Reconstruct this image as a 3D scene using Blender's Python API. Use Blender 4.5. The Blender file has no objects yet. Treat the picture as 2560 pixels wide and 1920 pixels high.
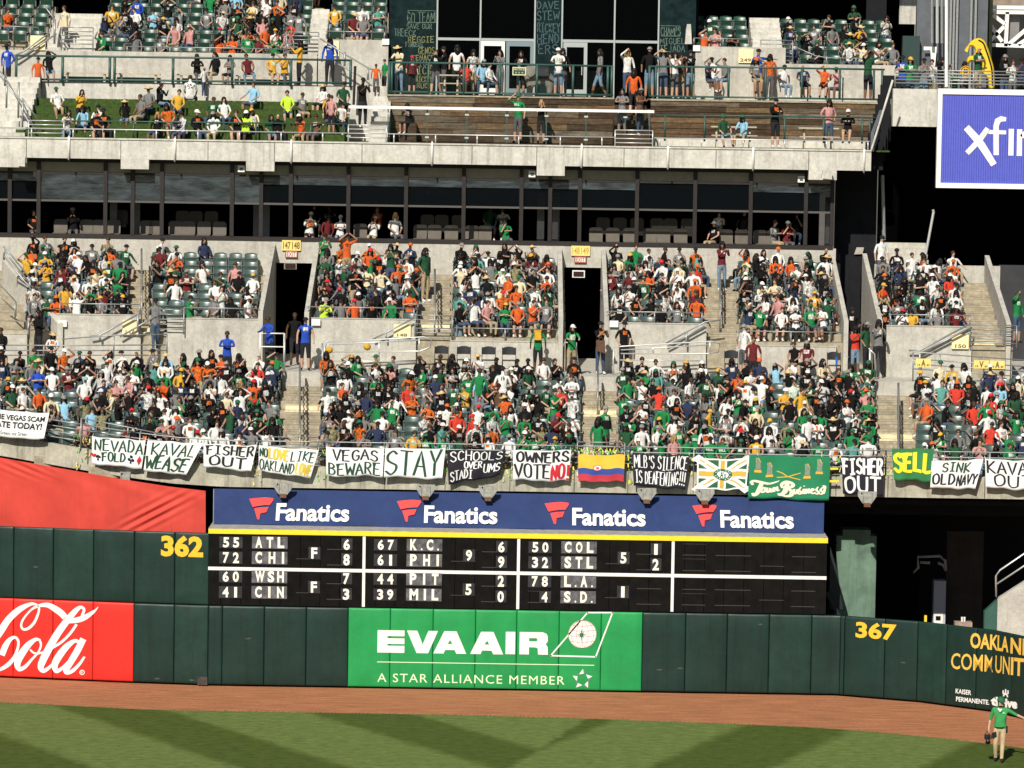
import bpy, math, random
import numpy as np
from mathutils import Vector, Matrix
from mathutils.geometry import tessellate_polygon
random.seed(11)
SC = bpy.context.scene
COL = SC.collection
# ------------------------------------------------------------------ camera, sky, sun, exposure
FPX = 10000.0
CAMZ = 19.0
ROLL = math.radians(0.9)
PITCH = math.atan((960 - 205) / FPX)
CF = Vector((0, math.cos(PITCH), -math.sin(PITCH)))
_u0 = Vector((0, math.sin(PITCH), math.cos(PITCH)))
CU = _u0 * math.cos(ROLL) - Vector((1, 0, 0)) * math.sin(ROLL)
CR = Vector((1, 0, 0)) * math.cos(ROLL) + _u0 * math.sin(ROLL)
cam_d = bpy.data.cameras.new('camera')
cam = bpy.data.objects.new('camera', cam_d)
COL.objects.link(cam)
cam_d.sensor_width = 36
cam_d.lens = 36 * FPX / 2560
cam_d.clip_end = 6000
cam_d.clip_start = 1
M = Matrix((CR, CU, -CF)).transposed().to_4x4()
M.translation = Vector((0, 0, CAMZ))
cam.matrix_world = M
SC.camera = cam
SUN_AZ, SUN_EL = math.radians(15.0), math.radians(38.0)   # direction the light travels to: az from +Y towards +X
w = bpy.data.worlds.new('World'); SC.world = w; w.use_nodes = True
nt = w.node_tree; nt.nodes.clear()
sky = nt.nodes.new('ShaderNodeTexSky'); sky.sky_type = 'NISHITA'; sky.sun_disc = False
sky.sun_elevation = SUN_EL; sky.sun_rotation = math.radians(180 + 15)
bg = nt.nodes.new('ShaderNodeBackground'); bg.inputs[1].default_value = 0.05
wo = nt.nodes.new('ShaderNodeOutputWorld')
nt.links.new(sky.outputs[0], bg.inputs[0]); nt.links.new(bg.outputs[0], wo.inputs[0])
sl = bpy.data.lights.new('sun', 'SUN'); sl.energy = 5.0; sl.angle = math.radians(0.53); sl.color = (1.0, 0.93, 0.82)
so = bpy.data.objects.new('sun', sl); COL.objects.link(so)
sd = Vector((math.sin(SUN_AZ) * math.cos(SUN_EL), math.cos(SUN_AZ) * math.cos(SUN_EL), -math.sin(SUN_EL)))
so.rotation_euler = sd.to_track_quat('-Z', 'Y').to_euler(); so.location = (-40, -60, 90)
SC.view_settings.view_transform = 'Standard'
SC.view_settings.look = 'None'
SC.view_settings.exposure = 0.15
SC.view_settings.gamma = 1
SC.view_settings.use_curve_mapping = False
SC.cycles.max_bounces = 5
SC.cycles.diffuse_bounces = 3

# ------------------------------------------------------------------ geometry helpers
def P(px, py, Y):
    d = CF + CR * ((px - 1280) / FPX) - CU * ((py - 960) / FPX)
    k = Y / d.y
    return Vector((d.x * k, Y, CAMZ + d.z * k))
def proj(x, y, z):
    d = Vector((x, y, z - CAMZ)); k = d.dot(CF)
    return 1280 + FPX * d.dot(CR) / k, 960 - FPX * d.dot(CU) / k
def X(px, z, Y):
    x = (px - 1280) * Y / FPX
    for _ in range(3):
        q = proj(x, Y, z)[0]; x += (px - q) * Y / FPX
    return x
def Z(py, Y, px=1280):
    return P(px, py, Y).z

class MB:
    def __init__(s): s.v = []; s.f = []; s.m = []
    def quad(s, a, b, c, d, m=0):
        n = len(s.v); s.v += [tuple(a), tuple(b), tuple(c), tuple(d)]; s.f.append((n, n+1, n+2, n+3)); s.m.append(m)
    def poly(s, pts, m=0):
        n = len(s.v); s.v += [tuple(p) for p in pts]; s.f.append(tuple(range(n, n+len(pts)))); s.m.append(m)
    def box(s, x0, y0, z0, x1, y1, z1, m=0):
        s.hexa([(x0,y0,z0),(x1,y0,z0),(x1,y1,z0),(x0,y1,z0),(x0,y0,z1),(x1,y0,z1),(x1,y1,z1),(x0,y1,z1)], m)
        return s
    def hexa(s, p, m=0):
        n = len(s.v); s.v += [tuple(q) for q in p]
        for f in ((0,3,2,1),(4,5,6,7),(0,1,5,4),(1,2,6,5),(2,3,7,6),(3,0,4,7)):
            s.f.append(tuple(n+i for i in f)); s.m.append(m)
        return s
    def beam(s, a, b, wd, ht=None, m=0):
        ht = ht or wd; a = Vector(a); b = Vector(b); d = (b - a).normalized()
        up = Vector((0,0,1)) if abs(d.z) < .95 else Vector((0,1,0))
        sx = d.cross(up).normalized() * wd / 2; sz = sx.normalized().cross(d).normalized() * ht / 2
        return s.hexa([a-sx-sz, a+sx-sz, b+sx-sz, b-sx-sz, a-sx+sz, a+sx+sz, b+sx+sz, b-sx+sz], m)
    def tube(s, pts, r, n=6, m=0):
        pts = [Vector(p) for p in pts]; rs = r if isinstance(r, (list, tuple)) else [r]*len(pts)
        base = len(s.v)
        for i, p in enumerate(pts):
            d = (pts[min(i+1, len(pts)-1)] - pts[max(i-1, 0)]).normalized()
            up = Vector((0,0,1)) if abs(d.z) < .9 else Vector((0,1,0))
            a = d.cross(up).normalized(); b = a.cross(d).normalized()
            for k in range(n):
                t = 2*math.pi*k/n
                s.v.append(tuple(p + (a*math.cos(t) + b*math.sin(t)) * rs[i]))
        for i in range(len(pts)-1):
            for k in range(n):
                k2 = (k+1) % n
                s.f.append((base+i*n+k, base+i*n+k2, base+(i+1)*n+k2, base+(i+1)*n+k)); s.m.append(m)
        s.f.append(tuple(base+k for k in reversed(range(n)))); s.m.append(m)
        s.f.append(tuple(base+(len(pts)-1)*n+k for k in range(n))); s.m.append(m)
        return s
    def add(s, vs, fs, m=0, T=None):
        n = len(s.v)
        s.v += [tuple(T @ Vector(v)) if T else tuple(v) for v in vs]
        for f in fs: s.f.append(tuple(n+i for i in f)); s.m.append(m)
        return s
    def build(s, name, mats, parent=None, smooth=False, **tg):
        me = bpy.data.meshes.new(name)
        off = Vector(parent['_o']) if parent is not None and '_o' in parent else Vector((0,0,0))
        me.from_pydata([(v[0]-off.x, v[1]-off.y, v[2]-off.z) for v in s.v], [], s.f)
        if not isinstance(mats, (list, tuple)): mats = [mats]
        for m in mats: me.materials.append(m)
        if len(mats) > 1: me.polygons.foreach_set('material_index', s.m)
        if smooth: me.polygons.foreach_set('use_smooth', [True]*len(me.polygons))
        me.update()
        o = bpy.data.objects.new(name, me); COL.objects.link(o)
        if parent is not None: o.parent = parent; o['_o'] = tuple(off)
        if tg: tag(o, **tg)
        return o

def tag(o, label=None, cat=None, group=None, kind=None):
    if label: o['label'] = label
    if cat: o['category'] = cat
    if group: o['group'] = group
    if kind: o['kind'] = kind
    return o
def T(name, label, cat, loc, group=None):
    o = bpy.data.objects.new(name, None); COL.objects.link(o)
    o.empty_display_size = .2; o.location = loc; o['_o'] = tuple(loc)
    return tag(o, label, cat, group)
def dup(root, loc, rz=0, label=None):
    r = root.copy(); COL.objects.link(r); r.location = loc; r.rotation_euler = (0, 0, rz)
    if label: r['label'] = label
    for ch in root.children:
        c = ch.copy(); COL.objects.link(c); c.parent = r
    return r

# ------------------------------------------------------------------ materials
MATS = {}
def mat(name, c, rough=.7, noise=0.0, nscale=3.0, streak=0.0, bump=0.0, bscale=40, metal=0.0, spec=0.5, c2=None, coat=0, stretch=(1,1,1), mottle=0):
    m = bpy.data.materials.new(name); m.use_nodes = True; t = m.node_tree; N = t.nodes; L = t.links
    b = N['Principled BSDF']; b.inputs['Base Color'].default_value = (*c, 1); b.inputs['Roughness'].default_value = rough
    b.inputs['Metallic'].default_value = metal; b.inputs['Specular IOR Level'].default_value = spec
    if coat: b.inputs['Coat Weight'].default_value = coat
    if noise or streak or bump:
        g = N.new('ShaderNodeNewGeometry'); mp = N.new('ShaderNodeMapping'); mp.inputs['Scale'].default_value = stretch
        L.new(g.outputs['Position'], mp.inputs[0])
        last = None
        if noise:
            n = N.new('ShaderNodeTexNoise'); n.inputs['Scale'].default_value = nscale; n.inputs['Detail'].default_value = 7; n.inputs['Roughness'].default_value = .65
            L.new(mp.outputs[0], n.inputs[0])
            r = N.new('ShaderNodeMapRange'); r.inputs[1].default_value = .3; r.inputs[2].default_value = .7
            L.new(n.outputs[0], r.inputs[0])
            mx = N.new('ShaderNodeMix'); mx.data_type = 'RGBA'
            k = c2 or tuple(x*(1-noise) for x in c)
            mx.inputs[6].default_value = (*k, 1); mx.inputs[7].default_value = (*[min(1, x*(1+noise*.4)) for x in c], 1)
            L.new(r.outputs[0], mx.inputs[0]); last = mx.outputs[2]
        if streak:
            mp2 = N.new('ShaderNodeMapping'); mp2.inputs['Scale'].default_value = (4.5, 4.5, .35); L.new(g.outputs['Position'], mp2.inputs[0])
            n2 = N.new('ShaderNodeTexNoise'); n2.inputs['Scale'].default_value = 1.0; n2.inputs['Detail'].default_value = 6; n2.inputs['Roughness'].default_value = .7
            L.new(mp2.outputs[0], n2.inputs[0])
            r2 = N.new('ShaderNodeMapRange'); r2.inputs[1].default_value = .5; r2.inputs[2].default_value = .75; r2.inputs[4].default_value = streak
            L.new(n2.outputs[0], r2.inputs[0])
            mx2 = N.new('ShaderNodeMix'); mx2.data_type = 'RGBA'; mx2.inputs[7].default_value = (c[0]*.28, c[1]*.27, c[2]*.24, 1)
            if last: L.new(last, mx2.inputs[6])
            else: mx2.inputs[6].default_value = (*c, 1)
            L.new(r2.outputs[0], mx2.inputs[0]); last = mx2.outputs[2]
        if mottle:
            n4 = N.new('ShaderNodeTexNoise'); n4.inputs['Scale'].default_value = 7; n4.inputs['Detail'].default_value = 8; n4.inputs['Roughness'].default_value = .8
            L.new(g.outputs['Position'], n4.inputs[0])
            r4 = N.new('ShaderNodeMapRange'); r4.inputs[1].default_value = .38; r4.inputs[2].default_value = .62; r4.inputs[3].default_value = 1-mottle; r4.inputs[4].default_value = 1+mottle*.5
            L.new(n4.outputs[0], r4.inputs[0])
            v4 = N.new('ShaderNodeVectorMath'); v4.operation = 'SCALE'; L.new(last, v4.inputs[0]); L.new(r4.outputs[0], v4.inputs['Scale']); last = v4.outputs[0]
        if last: L.new(last, b.inputs['Base Color'])
        if bump:
            n3 = N.new('ShaderNodeTexNoise'); n3.inputs['Scale'].default_value = bscale; n3.inputs['Detail'].default_value = 4
            L.new(mp.outputs[0], n3.inputs[0]); bp = N.new('ShaderNodeBump'); bp.inputs['Strength'].default_value = bump; bp.inputs['Distance'].default_value = .02
            L.new(n3.outputs[0], bp.inputs['Height']); L.new(bp.outputs[0], b.inputs['Normal'])
    MATS[name] = m
    return m
CONC = mat('concrete', (.50,.485,.43), .9, .22, 1.3, .4, .4, 14, mottle=.17, spec=.2)
CONCL = mat('pale_concrete', (.575,.565,.51), .9, .2, 1.6, .55, .3, 14, mottle=.17, spec=.2)
CONCF = mat('front_edge_concrete', (.45,.43,.35), .9, .35, 1.2, .8, .4, 12, mottle=.18, spec=.2)
STEPM = mat('worn_step_concrete', (.39,.345,.255), .9, .35, 3, 0, .4, 20, mottle=.25, spec=.2)
NOSE = mat('step_nosing_paint', (.72,.64,.42), .7, .3, 6)
DARKC = mat('shade_dark_concrete', (.014,.015,.018), .9, .3, 2, .3, spec=.15)  # dark tone paints in the shade on the tower wall and stand underside
VOID = mat('shade_and_joint_black', (.0015,.0015,.002), 1.0, spec=0)  # joints and backings; also painted as the darkness in tunnels and voids
GRASSGREEN = mat('artificial_turf', (.045,.085,.012), .95, .55, 9, 0, .8, 60)
GALV = mat('galvanised_steel', (.34,.36,.36), .45, .25, 12, 0, 0, 1, .55)
SILV = mat('bright_steel', (.62,.63,.62), .4, .1, 8, 0, 0, 1, .5)
GRN_ST = mat('green_painted_steel', (.03,.085,.072), .5, .2, 5)
BRONZE = mat('dark_bronze_frame', (.024,.020,.019), .6, .3, 5, spec=.3)
WHITE = mat('white_paint', (.8,.8,.77), .6, .12, 5)
TAN = mat('tan_soffit_panel', (.27,.25,.19), .8, .2, 3)
PADG = mat('dark_green_vinyl', (.0075,.0300,.0240), .45, .3, .9, .5, .5, 2.2, spec=.36)
PADR = mat('red_vinyl', (.70,.026,.018), .5, .18, 1.2, .12, .5, 2.2, spec=.35)
PADE = mat('bright_green_vinyl', (.013,.285,.075), .5, .2, 1.0, .15, .5, 2.2, spec=.35)
YEL = mat('yellow_paint', (.84,.48,.022), .65, .1, 6)
YELB = mat('bright_yellow_stripe', (.86,.64,.02), .55, .1, 5)
BOARD = mat('black_board', (.006,.0055,.005), .8, .6, 3, 0, .2, 20, spec=.12)
PLATE = mat('dark_grey_number_plate', (.035,.035,.042), .6, .6, 3, spec=.25)
PLATEL = mat('light_grey_number_plate', (.13,.13,.145), .6, .8, 4, spec=.3)
NUMW = mat('cream_white_lettering', (.82,.80,.70), .6)
BLUE = mat('navy_banner_vinyl', (.022,.042,.135), .55, .2, 1.0, .2, .6, 2.0, spec=.3)
REDT = mat('red_tarpaulin', (.58,.058,.040), .7, .2, .9, .15, .6, 1.6, spec=.3)
REDL = mat('red_logo_print', (.80,.06,.055), .6)
ORANGEL = mat('gold_lettering', (.80,.50,.08), .6, .2, 8)
TRK = None
SEATD = mat('dark_green_seat_plastic', (.014,.050,.034), .35, .2, 4, 0, 0, 1, 0, .6)
SEATG = mat('faded_grey_green_seat_plastic', (.055,.095,.082), .28, .35, 3, 0, 0, 1, 0, .8)
SEATM = mat('seat_bracket_metal', (.10,.12,.12), .5)
LOUNGE = mat('grey_lounge_seat', (.13,.115,.095), .8, .2, 5)
FOLDK = mat('black_folding_chair', (.02,.022,.025), .35)
CLOTHW = mat('white_cloth', (.80,.82,.82), .8, .06, 3, 0, .2, 6)
CLOTHK = mat('black_cloth', (.012,.011,.02), .85, .3, 6)
INKK = mat('black_marker_ink', (.012,.014,.02), .8)
INKG = mat('dark_green_marker_ink', (.012,.06,.035), .8)
INKY = mat('faded_yellow_paint', (.70,.52,.06), .8)
INKR = mat('crimson_paint', (.50,.015,.03), .8)
INKT = mat('chalk_teal', (.13,.20,.165), .9, .6, 9)
INKCH = mat('chalk_yellow', (.25,.26,.10), .9, .6, 9)
CHALK = mat('chalkboard_green', (.008,.022,.024), .9, .6, 3, spec=.1)
# ------------------------------------------------------------------ flat lettering
_TX = {}
def text_mesh(s, bold=0.0, shear=0.0, space=1.0):
    k = (s, bold, shear, space)
    if k in _TX: return _TX[k]
    c = bpy.data.curves.new('lettering', 'FONT'); c.body = s; c.offset = bold; c.shear = shear; c.space_character = space; c.resolution_u = 3; c.fill_mode = 'FRONT' if hasattr(c, 'fill_mode') else 'FRONT'
    o = bpy.data.objects.new('lettering', c); COL.objects.link(o)
    dg = bpy.context.evaluated_depsgraph_get(); me = o.evaluated_get(dg).to_mesh()
    vs = [v.co.copy() for v in me.vertices]; fs = [tuple(p.vertices) for p in me.polygons if p.normal.z > 0 or True]
    x0 = min(v.x for v in vs); x1 = max(v.x for v in vs); y0 = min(v.y for v in vs); y1 = max(v.y for v in vs)
    vs = [((v.x-x0)/(x1-x0), (v.y-y0)/(y1-y0)) for v in vs]
    bpy.data.objects.remove(o); bpy.data.curves.remove(c)
    _TX[k] = (vs, fs); return _TX[k]
def put_text(mb, S, s, u0, v0, u1, v1, m=0, **k):
    vs, fs = text_mesh(s, **k)
    mb.add([S(u0+(u1-u0)*a, v0+(v1-v0)*b) for a, b in vs], fs, m)
def smooth_pts(pts, n=5):
    if len(pts) < 3: return pts
    out = []
    for i in range(len(pts)-1):
        p0 = pts[max(i-1,0)]; p1 = pts[i]; p2 = pts[i+1]; p3 = pts[min(i+2, len(pts)-1)]
        for j in range(n):
            t = j/n
            out.append(tuple(.5*((2*b)+(-a+c)*t+(2*a-5*b+4*c-d)*t*t+(-a+3*b-3*c+d)*t**3) for a, b, c, d in zip(p0, p1, p2, p3)))
    out.append(tuple(pts[-1])); return out
def stroke(mb, S, pts, wd=None, m=0, curve=False):
    """pts (x,y) or (x,y,w) in the surface's own units; one ribbon with mitred joints"""
    if len(pts[0]) == 2: pts = [(p[0], p[1], wd) for p in pts]
    if curve: pts = smooth_pts(pts)
    n = len(pts); L = []; R_ = []
    for i, p in enumerate(pts):
        a = pts[max(i-1,0)]; b = pts[min(i+1, n-1)]
        dx, dy = b[0]-a[0], b[1]-a[1]; l = math.hypot(dx, dy) or 1e-6
        nx, ny = -dy/l, dx/l; h = p[2]/2
        if 0 < i < n-1:
            d1 = (p[0]-a[0], p[1]-a[1]); l1 = math.hypot(*d1) or 1e-6
            c = abs((-d1[1]/l1)*nx + (d1[0]/l1)*ny); h /= max(c, .5)
        ex = 0
        if i == 0: ex = -p[2]*.3
        if i == n-1: ex = p[2]*.3
        qx, qy = p[0]+dx/l*ex, p[1]+dy/l*ex
        L.append((qx+nx*h, qy+ny*h)); R_.append((qx-nx*h, qy-ny*h))
    base = len(mb.v)
    for a, b in zip(L, R_): mb.v.append(tuple(S(*a))); mb.v.append(tuple(S(*b)))
    for i in range(n-1):
        mb.f.append((base+2*i, base+2*i+1, base+2*i+3, base+2*i+2)); mb.m.append(m)
def fill(mb, S, loops, m=0):
    pts = [Vector((p[0], p[1], 0)) for l in loops for p in l]
    tr = tessellate_polygon([[Vector((p[0], p[1], 0)) for p in l] for l in loops])
    mb.add([S(p.x, p.y) for p in pts], [tuple(t) for t in tr], m)
# hand lettering, each glyph in a 1 x 1 cell (y up); 'c' prefix = curved stroke
def _c(*p): return ('c', list(p))
def _l(*p): return ('l', list(p))
GL = {
'A': [_l((0,0),(.42,1),(.85,0)), _l((.15,.36),(.7,.36))],
'B': [_l((.08,0),(.08,1)), _c((.08,1),(.45,1),(.66,.85),(.55,.62),(.08,.54)), _c((.08,.54),(.6,.5),(.78,.28),(.6,.05),(.08,0))],
'C': [_c((.78,.82),(.55,1),(.2,.86),(.06,.5),(.2,.12),(.55,0),(.8,.16))],
'D': [_l((.08,0),(.08,1)), _c((.08,1),(.5,.93),(.78,.5),(.5,.07),(.08,0))],
'E': [_l((.75,1),(.08,1),(.08,0),(.78,0)), _l((.08,.52),(.62,.52))],
'F': [_l((.75,1),(.08,1),(.08,0)), _l((.08,.54),(.6,.54))],
'G': [_c((.78,.82),(.55,1),(.2,.86),(.06,.5),(.2,.12),(.55,0),(.8,.2),(.8,.45)), _l((.8,.45),(.5,.45))],
'H': [_l((.06,0),(.06,1)), _l((.78,0),(.78,1)), _l((.06,.5),(.78,.5))],
'I': [_l((.42,0),(.42,1)), _l((.15,1),(.7,1)), _l((.15,0),(.7,0))],
'K': [_l((.08,0),(.08,1)), _l((.75,1),(.1,.45),(.8,0))],
'L': [_l((.1,1),(.1,0),(.75,0))],
'M': [_l((.02,0),(.12,1),(.45,.3),(.8,1),(.88,0))],
'N': [_l((.06,0),(.06,1),(.76,0),(.76,1))],
'O': [_c((.42,1),(.12,.85),(.04,.5),(.14,.12),(.42,0),(.74,.14),(.82,.5),(.72,.86),(.42,1))],
'P': [_l((.08,0),(.08,1)), _c((.08,1),(.5,1),(.72,.78),(.5,.52),(.08,.48))],
'R': [_l((.08,0),(.08,1)), _c((.08,1),(.5,1),(.72,.78),(.5,.54),(.08,.5)), _l((.35,.5),(.8,0))],
'S': [_c((.76,.84),(.5,1),(.16,.86),(.16,.62),(.45,.5),(.76,.36),(.74,.12),(.42,0),(.05,.14))],
'T': [_l((.42,0),(.42,1)), _l((.02,1),(.82,1))],
'U': [_c((.06,1),(.06,.3),(.2,.03),(.45,0),(.7,.06),(.78,.3),(.78,1))],
'V': [_l((0,1),(.42,0),(.84,1))],
'W': [_l((0,1),(.22,0),(.45,.7),(.68,0),(.9,1))],
'Y': [_l((.02,1),(.42,.5),(.82,1)), _l((.42,.5),(.42,0))],
'J': [_c((.6,1),(.6,.2),(.4,0),(.1,.15))],
'X': [_l((0,1),(.8,0)), _l((.8,1),(0,0))],
'!': [_l((.35,1),(.35,.3)), _l((.35,.1),(.35,.02))],
"'": [_l((.4,1),(.35,.75))],
'.': [_l((.4,.08),(.4,0))],
}
def hand(mb, S, s, u0, v0, u1, v1, wd, m=0, jit=.03, rnd=None, gap=.2):
    """write s in the box, on surface S(u,v); wd = pen width in surface units"""
    rnd = rnd or random.Random(sum(ord(q)*7 for q in s)); adv = []
    for c in s: adv.append(.45 if c in " !'." else (1.05 if c in 'MW' else .86))
    tot = sum(adv) + gap*(len(s)-1); k = (u1-u0)/tot; x = u0
    for c, a in zip(s, adv):
        if c in GL:
            dy = rnd.uniform(-jit, jit)*(v1-v0); sc = 1+rnd.uniform(-jit, jit)
            for kind, pts in GL[c]:
                q = [(x + px_*k*(a/.86 if c not in " !'." else 1)+rnd.uniform(-1,1)*jit*k*.5, v0+dy+py_*(v1-v0)*sc+rnd.uniform(-1,1)*jit*(v1-v0)*.5) for px_, py_ in pts]
                if kind == 'c': q = smooth_pts(q, 4)
                else:
                    qq = []
                    for i in range(len(q)-1):
                        for j in range(3): qq.append((q[i][0]+(q[i+1][0]-q[i][0])*j/3, q[i][1]+(q[i+1][1]-q[i][1])*j/3))
                    q = qq+[q[-1]]
                stroke(mb, S, q, wd, m)
        x += (a+gap)*k
# ================================================================== THE GROUND
def ground_mat():
    m = bpy.data.materials.new('mown_grass'); m.use_nodes = True; t = m.node_tree; N = t.nodes; L = t.links; b = N['Principled BSDF']
    g = N.new('ShaderNodeNewGeometry'); sp = N.new('ShaderNodeSeparateXYZ'); L.new(g.outputs['Position'], sp.inputs[0])
    nw = N.new('ShaderNodeTexNoise'); nw.inputs['Scale'].default_value = 1.5; L.new(g.outputs['Position'], nw.inputs[0])
    def mth(op, a, bb=None, c=None):
        n = N.new('ShaderNodeMath'); n.operation = op
        for i, q in enumerate((a, bb, c)):
            if q is None: continue
            if isinstance(q, (int, float)): n.inputs[i].default_value = q
            else: L.new(q, n.inputs[i])
        return n.outputs[0]
    wob = mth('MULTIPLY', mth('SUBTRACT', nw.outputs[0], .5), .5)
    def lin(a, b_, c0): return mth('ADD', mth('ADD', mth('MULTIPLY', sp.outputs[0], a), mth('MULTIPLY', sp.outputs[1], b_)), mth('ADD', wob, c0))
    def band(d, per, off, width):  # 1 inside the dark band, soft edges
        fr = mth('MODULO', mth('ADD', mth('SUBTRACT', d, off), per*200), per)
        a = N.new('ShaderNodeMapRange'); a.interpolation_type = 'SMOOTHSTEP'; a.inputs[1].default_value = 0; a.inputs[2].default_value = .6; L.new(fr, a.inputs[0])
        c = N.new('ShaderNodeMapRange'); c.interpolation_type = 'SMOOTHSTEP'; c.inputs[1].default_value = width; c.inputs[2].default_value = width+.6; c.inputs[3].default_value = 1; c.inputs[4].default_value = 0; L.new(fr, c.inputs[0])
        return mth('MULTIPLY', a.outputs[0], c.outputs[0])
    A = mth('MULTIPLY', band(lin(.853, .5225, 0), 6.3, 50.55, 2.75), mth('LESS_THAN', lin(.853, .5225, 0), 61.5))
    B = band(lin(.927, -.375, 0), 6.9, -38.05, 3.15)
    side = N.new('ShaderNodeMapRange'); side.inputs[1].default_value = -28.3; side.inputs[2].default_value = -28.1
    L.new(lin(.966, -.257, 0), side.inputs[0])
    mixf = N.new('ShaderNodeMix'); mixf.data_type = 'FLOAT'; L.new(side.outputs[0], mixf.inputs[0]); L.new(A, mixf.inputs[2]); L.new(B, mixf.inputs[3])
    # outermost lap along the track is mown one way
    n = N.new('ShaderNodeTexNoise'); n.inputs['Scale'].default_value = 2.2; n.inputs['Detail'].default_value = 9; n.inputs['Roughness'].default_value = .75
    mp = N.new('ShaderNodeMapping'); mp.inputs['Scale'].default_value = (1.1, 2.0, 1); L.new(g.outputs['Position'], mp.inputs[0]); L.new(mp.outputs[0], n.inputs[0])
    r = N.new('ShaderNodeMapRange'); r.inputs[1].default_value = .3; r.inputs[2].default_value = .7; r.inputs[3].default_value = .58; r.inputs[4].default_value = 1.44; L.new(n.outputs[0], r.inputs[0])
    mx = N.new('ShaderNodeMix'); mx.data_type = 'RGBA'; mx.inputs[6].default_value = (.120,.166,.044,1); mx.inputs[7].default_value = (.062,.092,.016,1); L.new(mixf.outputs[0], mx.inputs[0])
    vm = N.new('ShaderNodeVectorMath'); vm.operation = 'SCALE'; L.new(mx.outputs[2], vm.inputs[0]); L.new(r.outputs[0], vm.inputs['Scale'])
    L.new(vm.outputs[0], b.inputs['Base Color']); b.inputs['Roughness'].default_value = .9; b.inputs['Specular IOR Level'].default_value = .15
    n3 = N.new('ShaderNodeTexNoise'); n3.inputs['Scale'].default_value = 30; L.new(g.outputs['Position'], n3.inputs[0])
    bp = N.new('ShaderNodeBump'); bp.inputs['Strength'].default_value = .6; bp.inputs['Distance'].default_value = .03; L.new(n3.outputs[0], bp.inputs['Height']); L.new(bp.outputs[0], b.inputs['Normal'])
    return m
GRASS = ground_mat()
DIRT = mat('reddish_clay_track', (.47,.200,.098), .95, .34, 1.1, 0, 1.0, 18, c2=(.29,.125,.064), stretch=(.7,4.5,1), spec=.1, mottle=.14)
ASPH = mat('dusty_ground', (.12,.11,.09), .95, .3, .2)
MB().box(-3000,-1500,-1.0,3000,3000,-.06).build('ground', ASPH, kind='structure')
edge = [(-60,128),(-30,122.6),(-15.37,120.2),(-10.8,119.26),(-7.6,119.2),(0.16,119.05),(6.98,118.22),(9.66,117.67),(12.33,116.47),(14.19,115.3),(14.98,114.67),(16.4,113.5),(18,112.2),(20,110.5),(24,106.5),(30,100),(45,85),(60,70)]
edge = smooth_pts(edge, 5)
m_ = MB()
for a, b in zip(edge[:-1], edge[1:]): m_.quad((a[0],-20,0),(b[0],-20,0),(b[0],b[1],0),(a[0],a[1],0))
m_.build('outfield_grass', GRASS, kind='structure')
m_ = MB()
for a, b in zip(edge[:-1], edge[1:]): m_.quad((a[0],a[1]-.5,-.02),(b[0],b[1]-.5,-.02),(b[0],135,-.02),(a[0],135,-.02))
m_.build('warning_track', DIRT, kind='structure')
# a ragged lip of grass where the turf meets the track
LIPM = mat('long_edge_grass', (.085,.12,.028), .95, .4, 8)
rr = random.Random(4); m_ = MB()
for a, b in zip(edge[5:-5], edge[6:-4]):
    for k in range(int(abs(b[0]-a[0])*26)):
        t = rr.random(); x = a[0]+(b[0]-a[0])*t; y = a[1]+(b[1]-a[1])*t - rr.uniform(-.05,.12); h = rr.uniform(.02,.05); q = rr.uniform(-.03,.03)
        m_.poly([(x-.012,y,0),(x+.012,y,0),(x+q,y+rr.uniform(-.02,.02),h)])
m_.build('edge_grass', LIPM, kind='stuff', label='ragged fringe of grass blades along the clay warning track', cat='grass')

# ================================================================== OUTFIELD WALL
WY = 124.25; WH = 2.52; WH2 = 4.80
WPL = [(-24,127.2),(-16.03,125.28),(-11.78,124.55),(-9.37,WY),(10.30,WY),(12.82,123.1),(14.91,121.37),(15.66,120.1),(17.2,117.0),(20,111)]
WS = [0]
for a, b in zip(WPL[:-1], WPL[1:]): WS.append(WS[-1]+math.hypot(b[0]-a[0], b[1]-a[1]))
def wpt(s, off=0.0):
    i = 0
    while i < len(WS)-2 and s > WS[i+1]: i += 1
    t = (s-WS[i])/(WS[i+1]-WS[i]); a, b = WPL[i], WPL[i+1]; l = WS[i+1]-WS[i]
    nx, ny = (b[1]-a[1])/l, -(b[0]-a[0])/l
    return a[0]+(b[0]-a[0])*t+nx*off, a[1]+(b[1]-a[1])*t+ny*off
def s_of(px, z=1.2):
    lo, hi = 0, WS[-1]
    for _ in range(40):
        m = (lo+hi)/2; x, y = wpt(m)
        if proj(x, y, z)[0] < px: lo = m
        else: hi = m
    return lo
def wall_surf(off): return lambda s, z: (*wpt(s, off), z)
wall = T('outfield_wall', 'dark green padded outfield wall with advertising between clay track and stands', 'wall', (0, WY, 0))
seams = [-260,-170,-70,33,132,232,334,435,520,555,660,765,870,975,1082,1188,1291,1397,1502,1605,1713,1817,1922,2028,2100,2110,2211,2293,2365,2440,2527,2590,2640,2700,2770]
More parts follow.
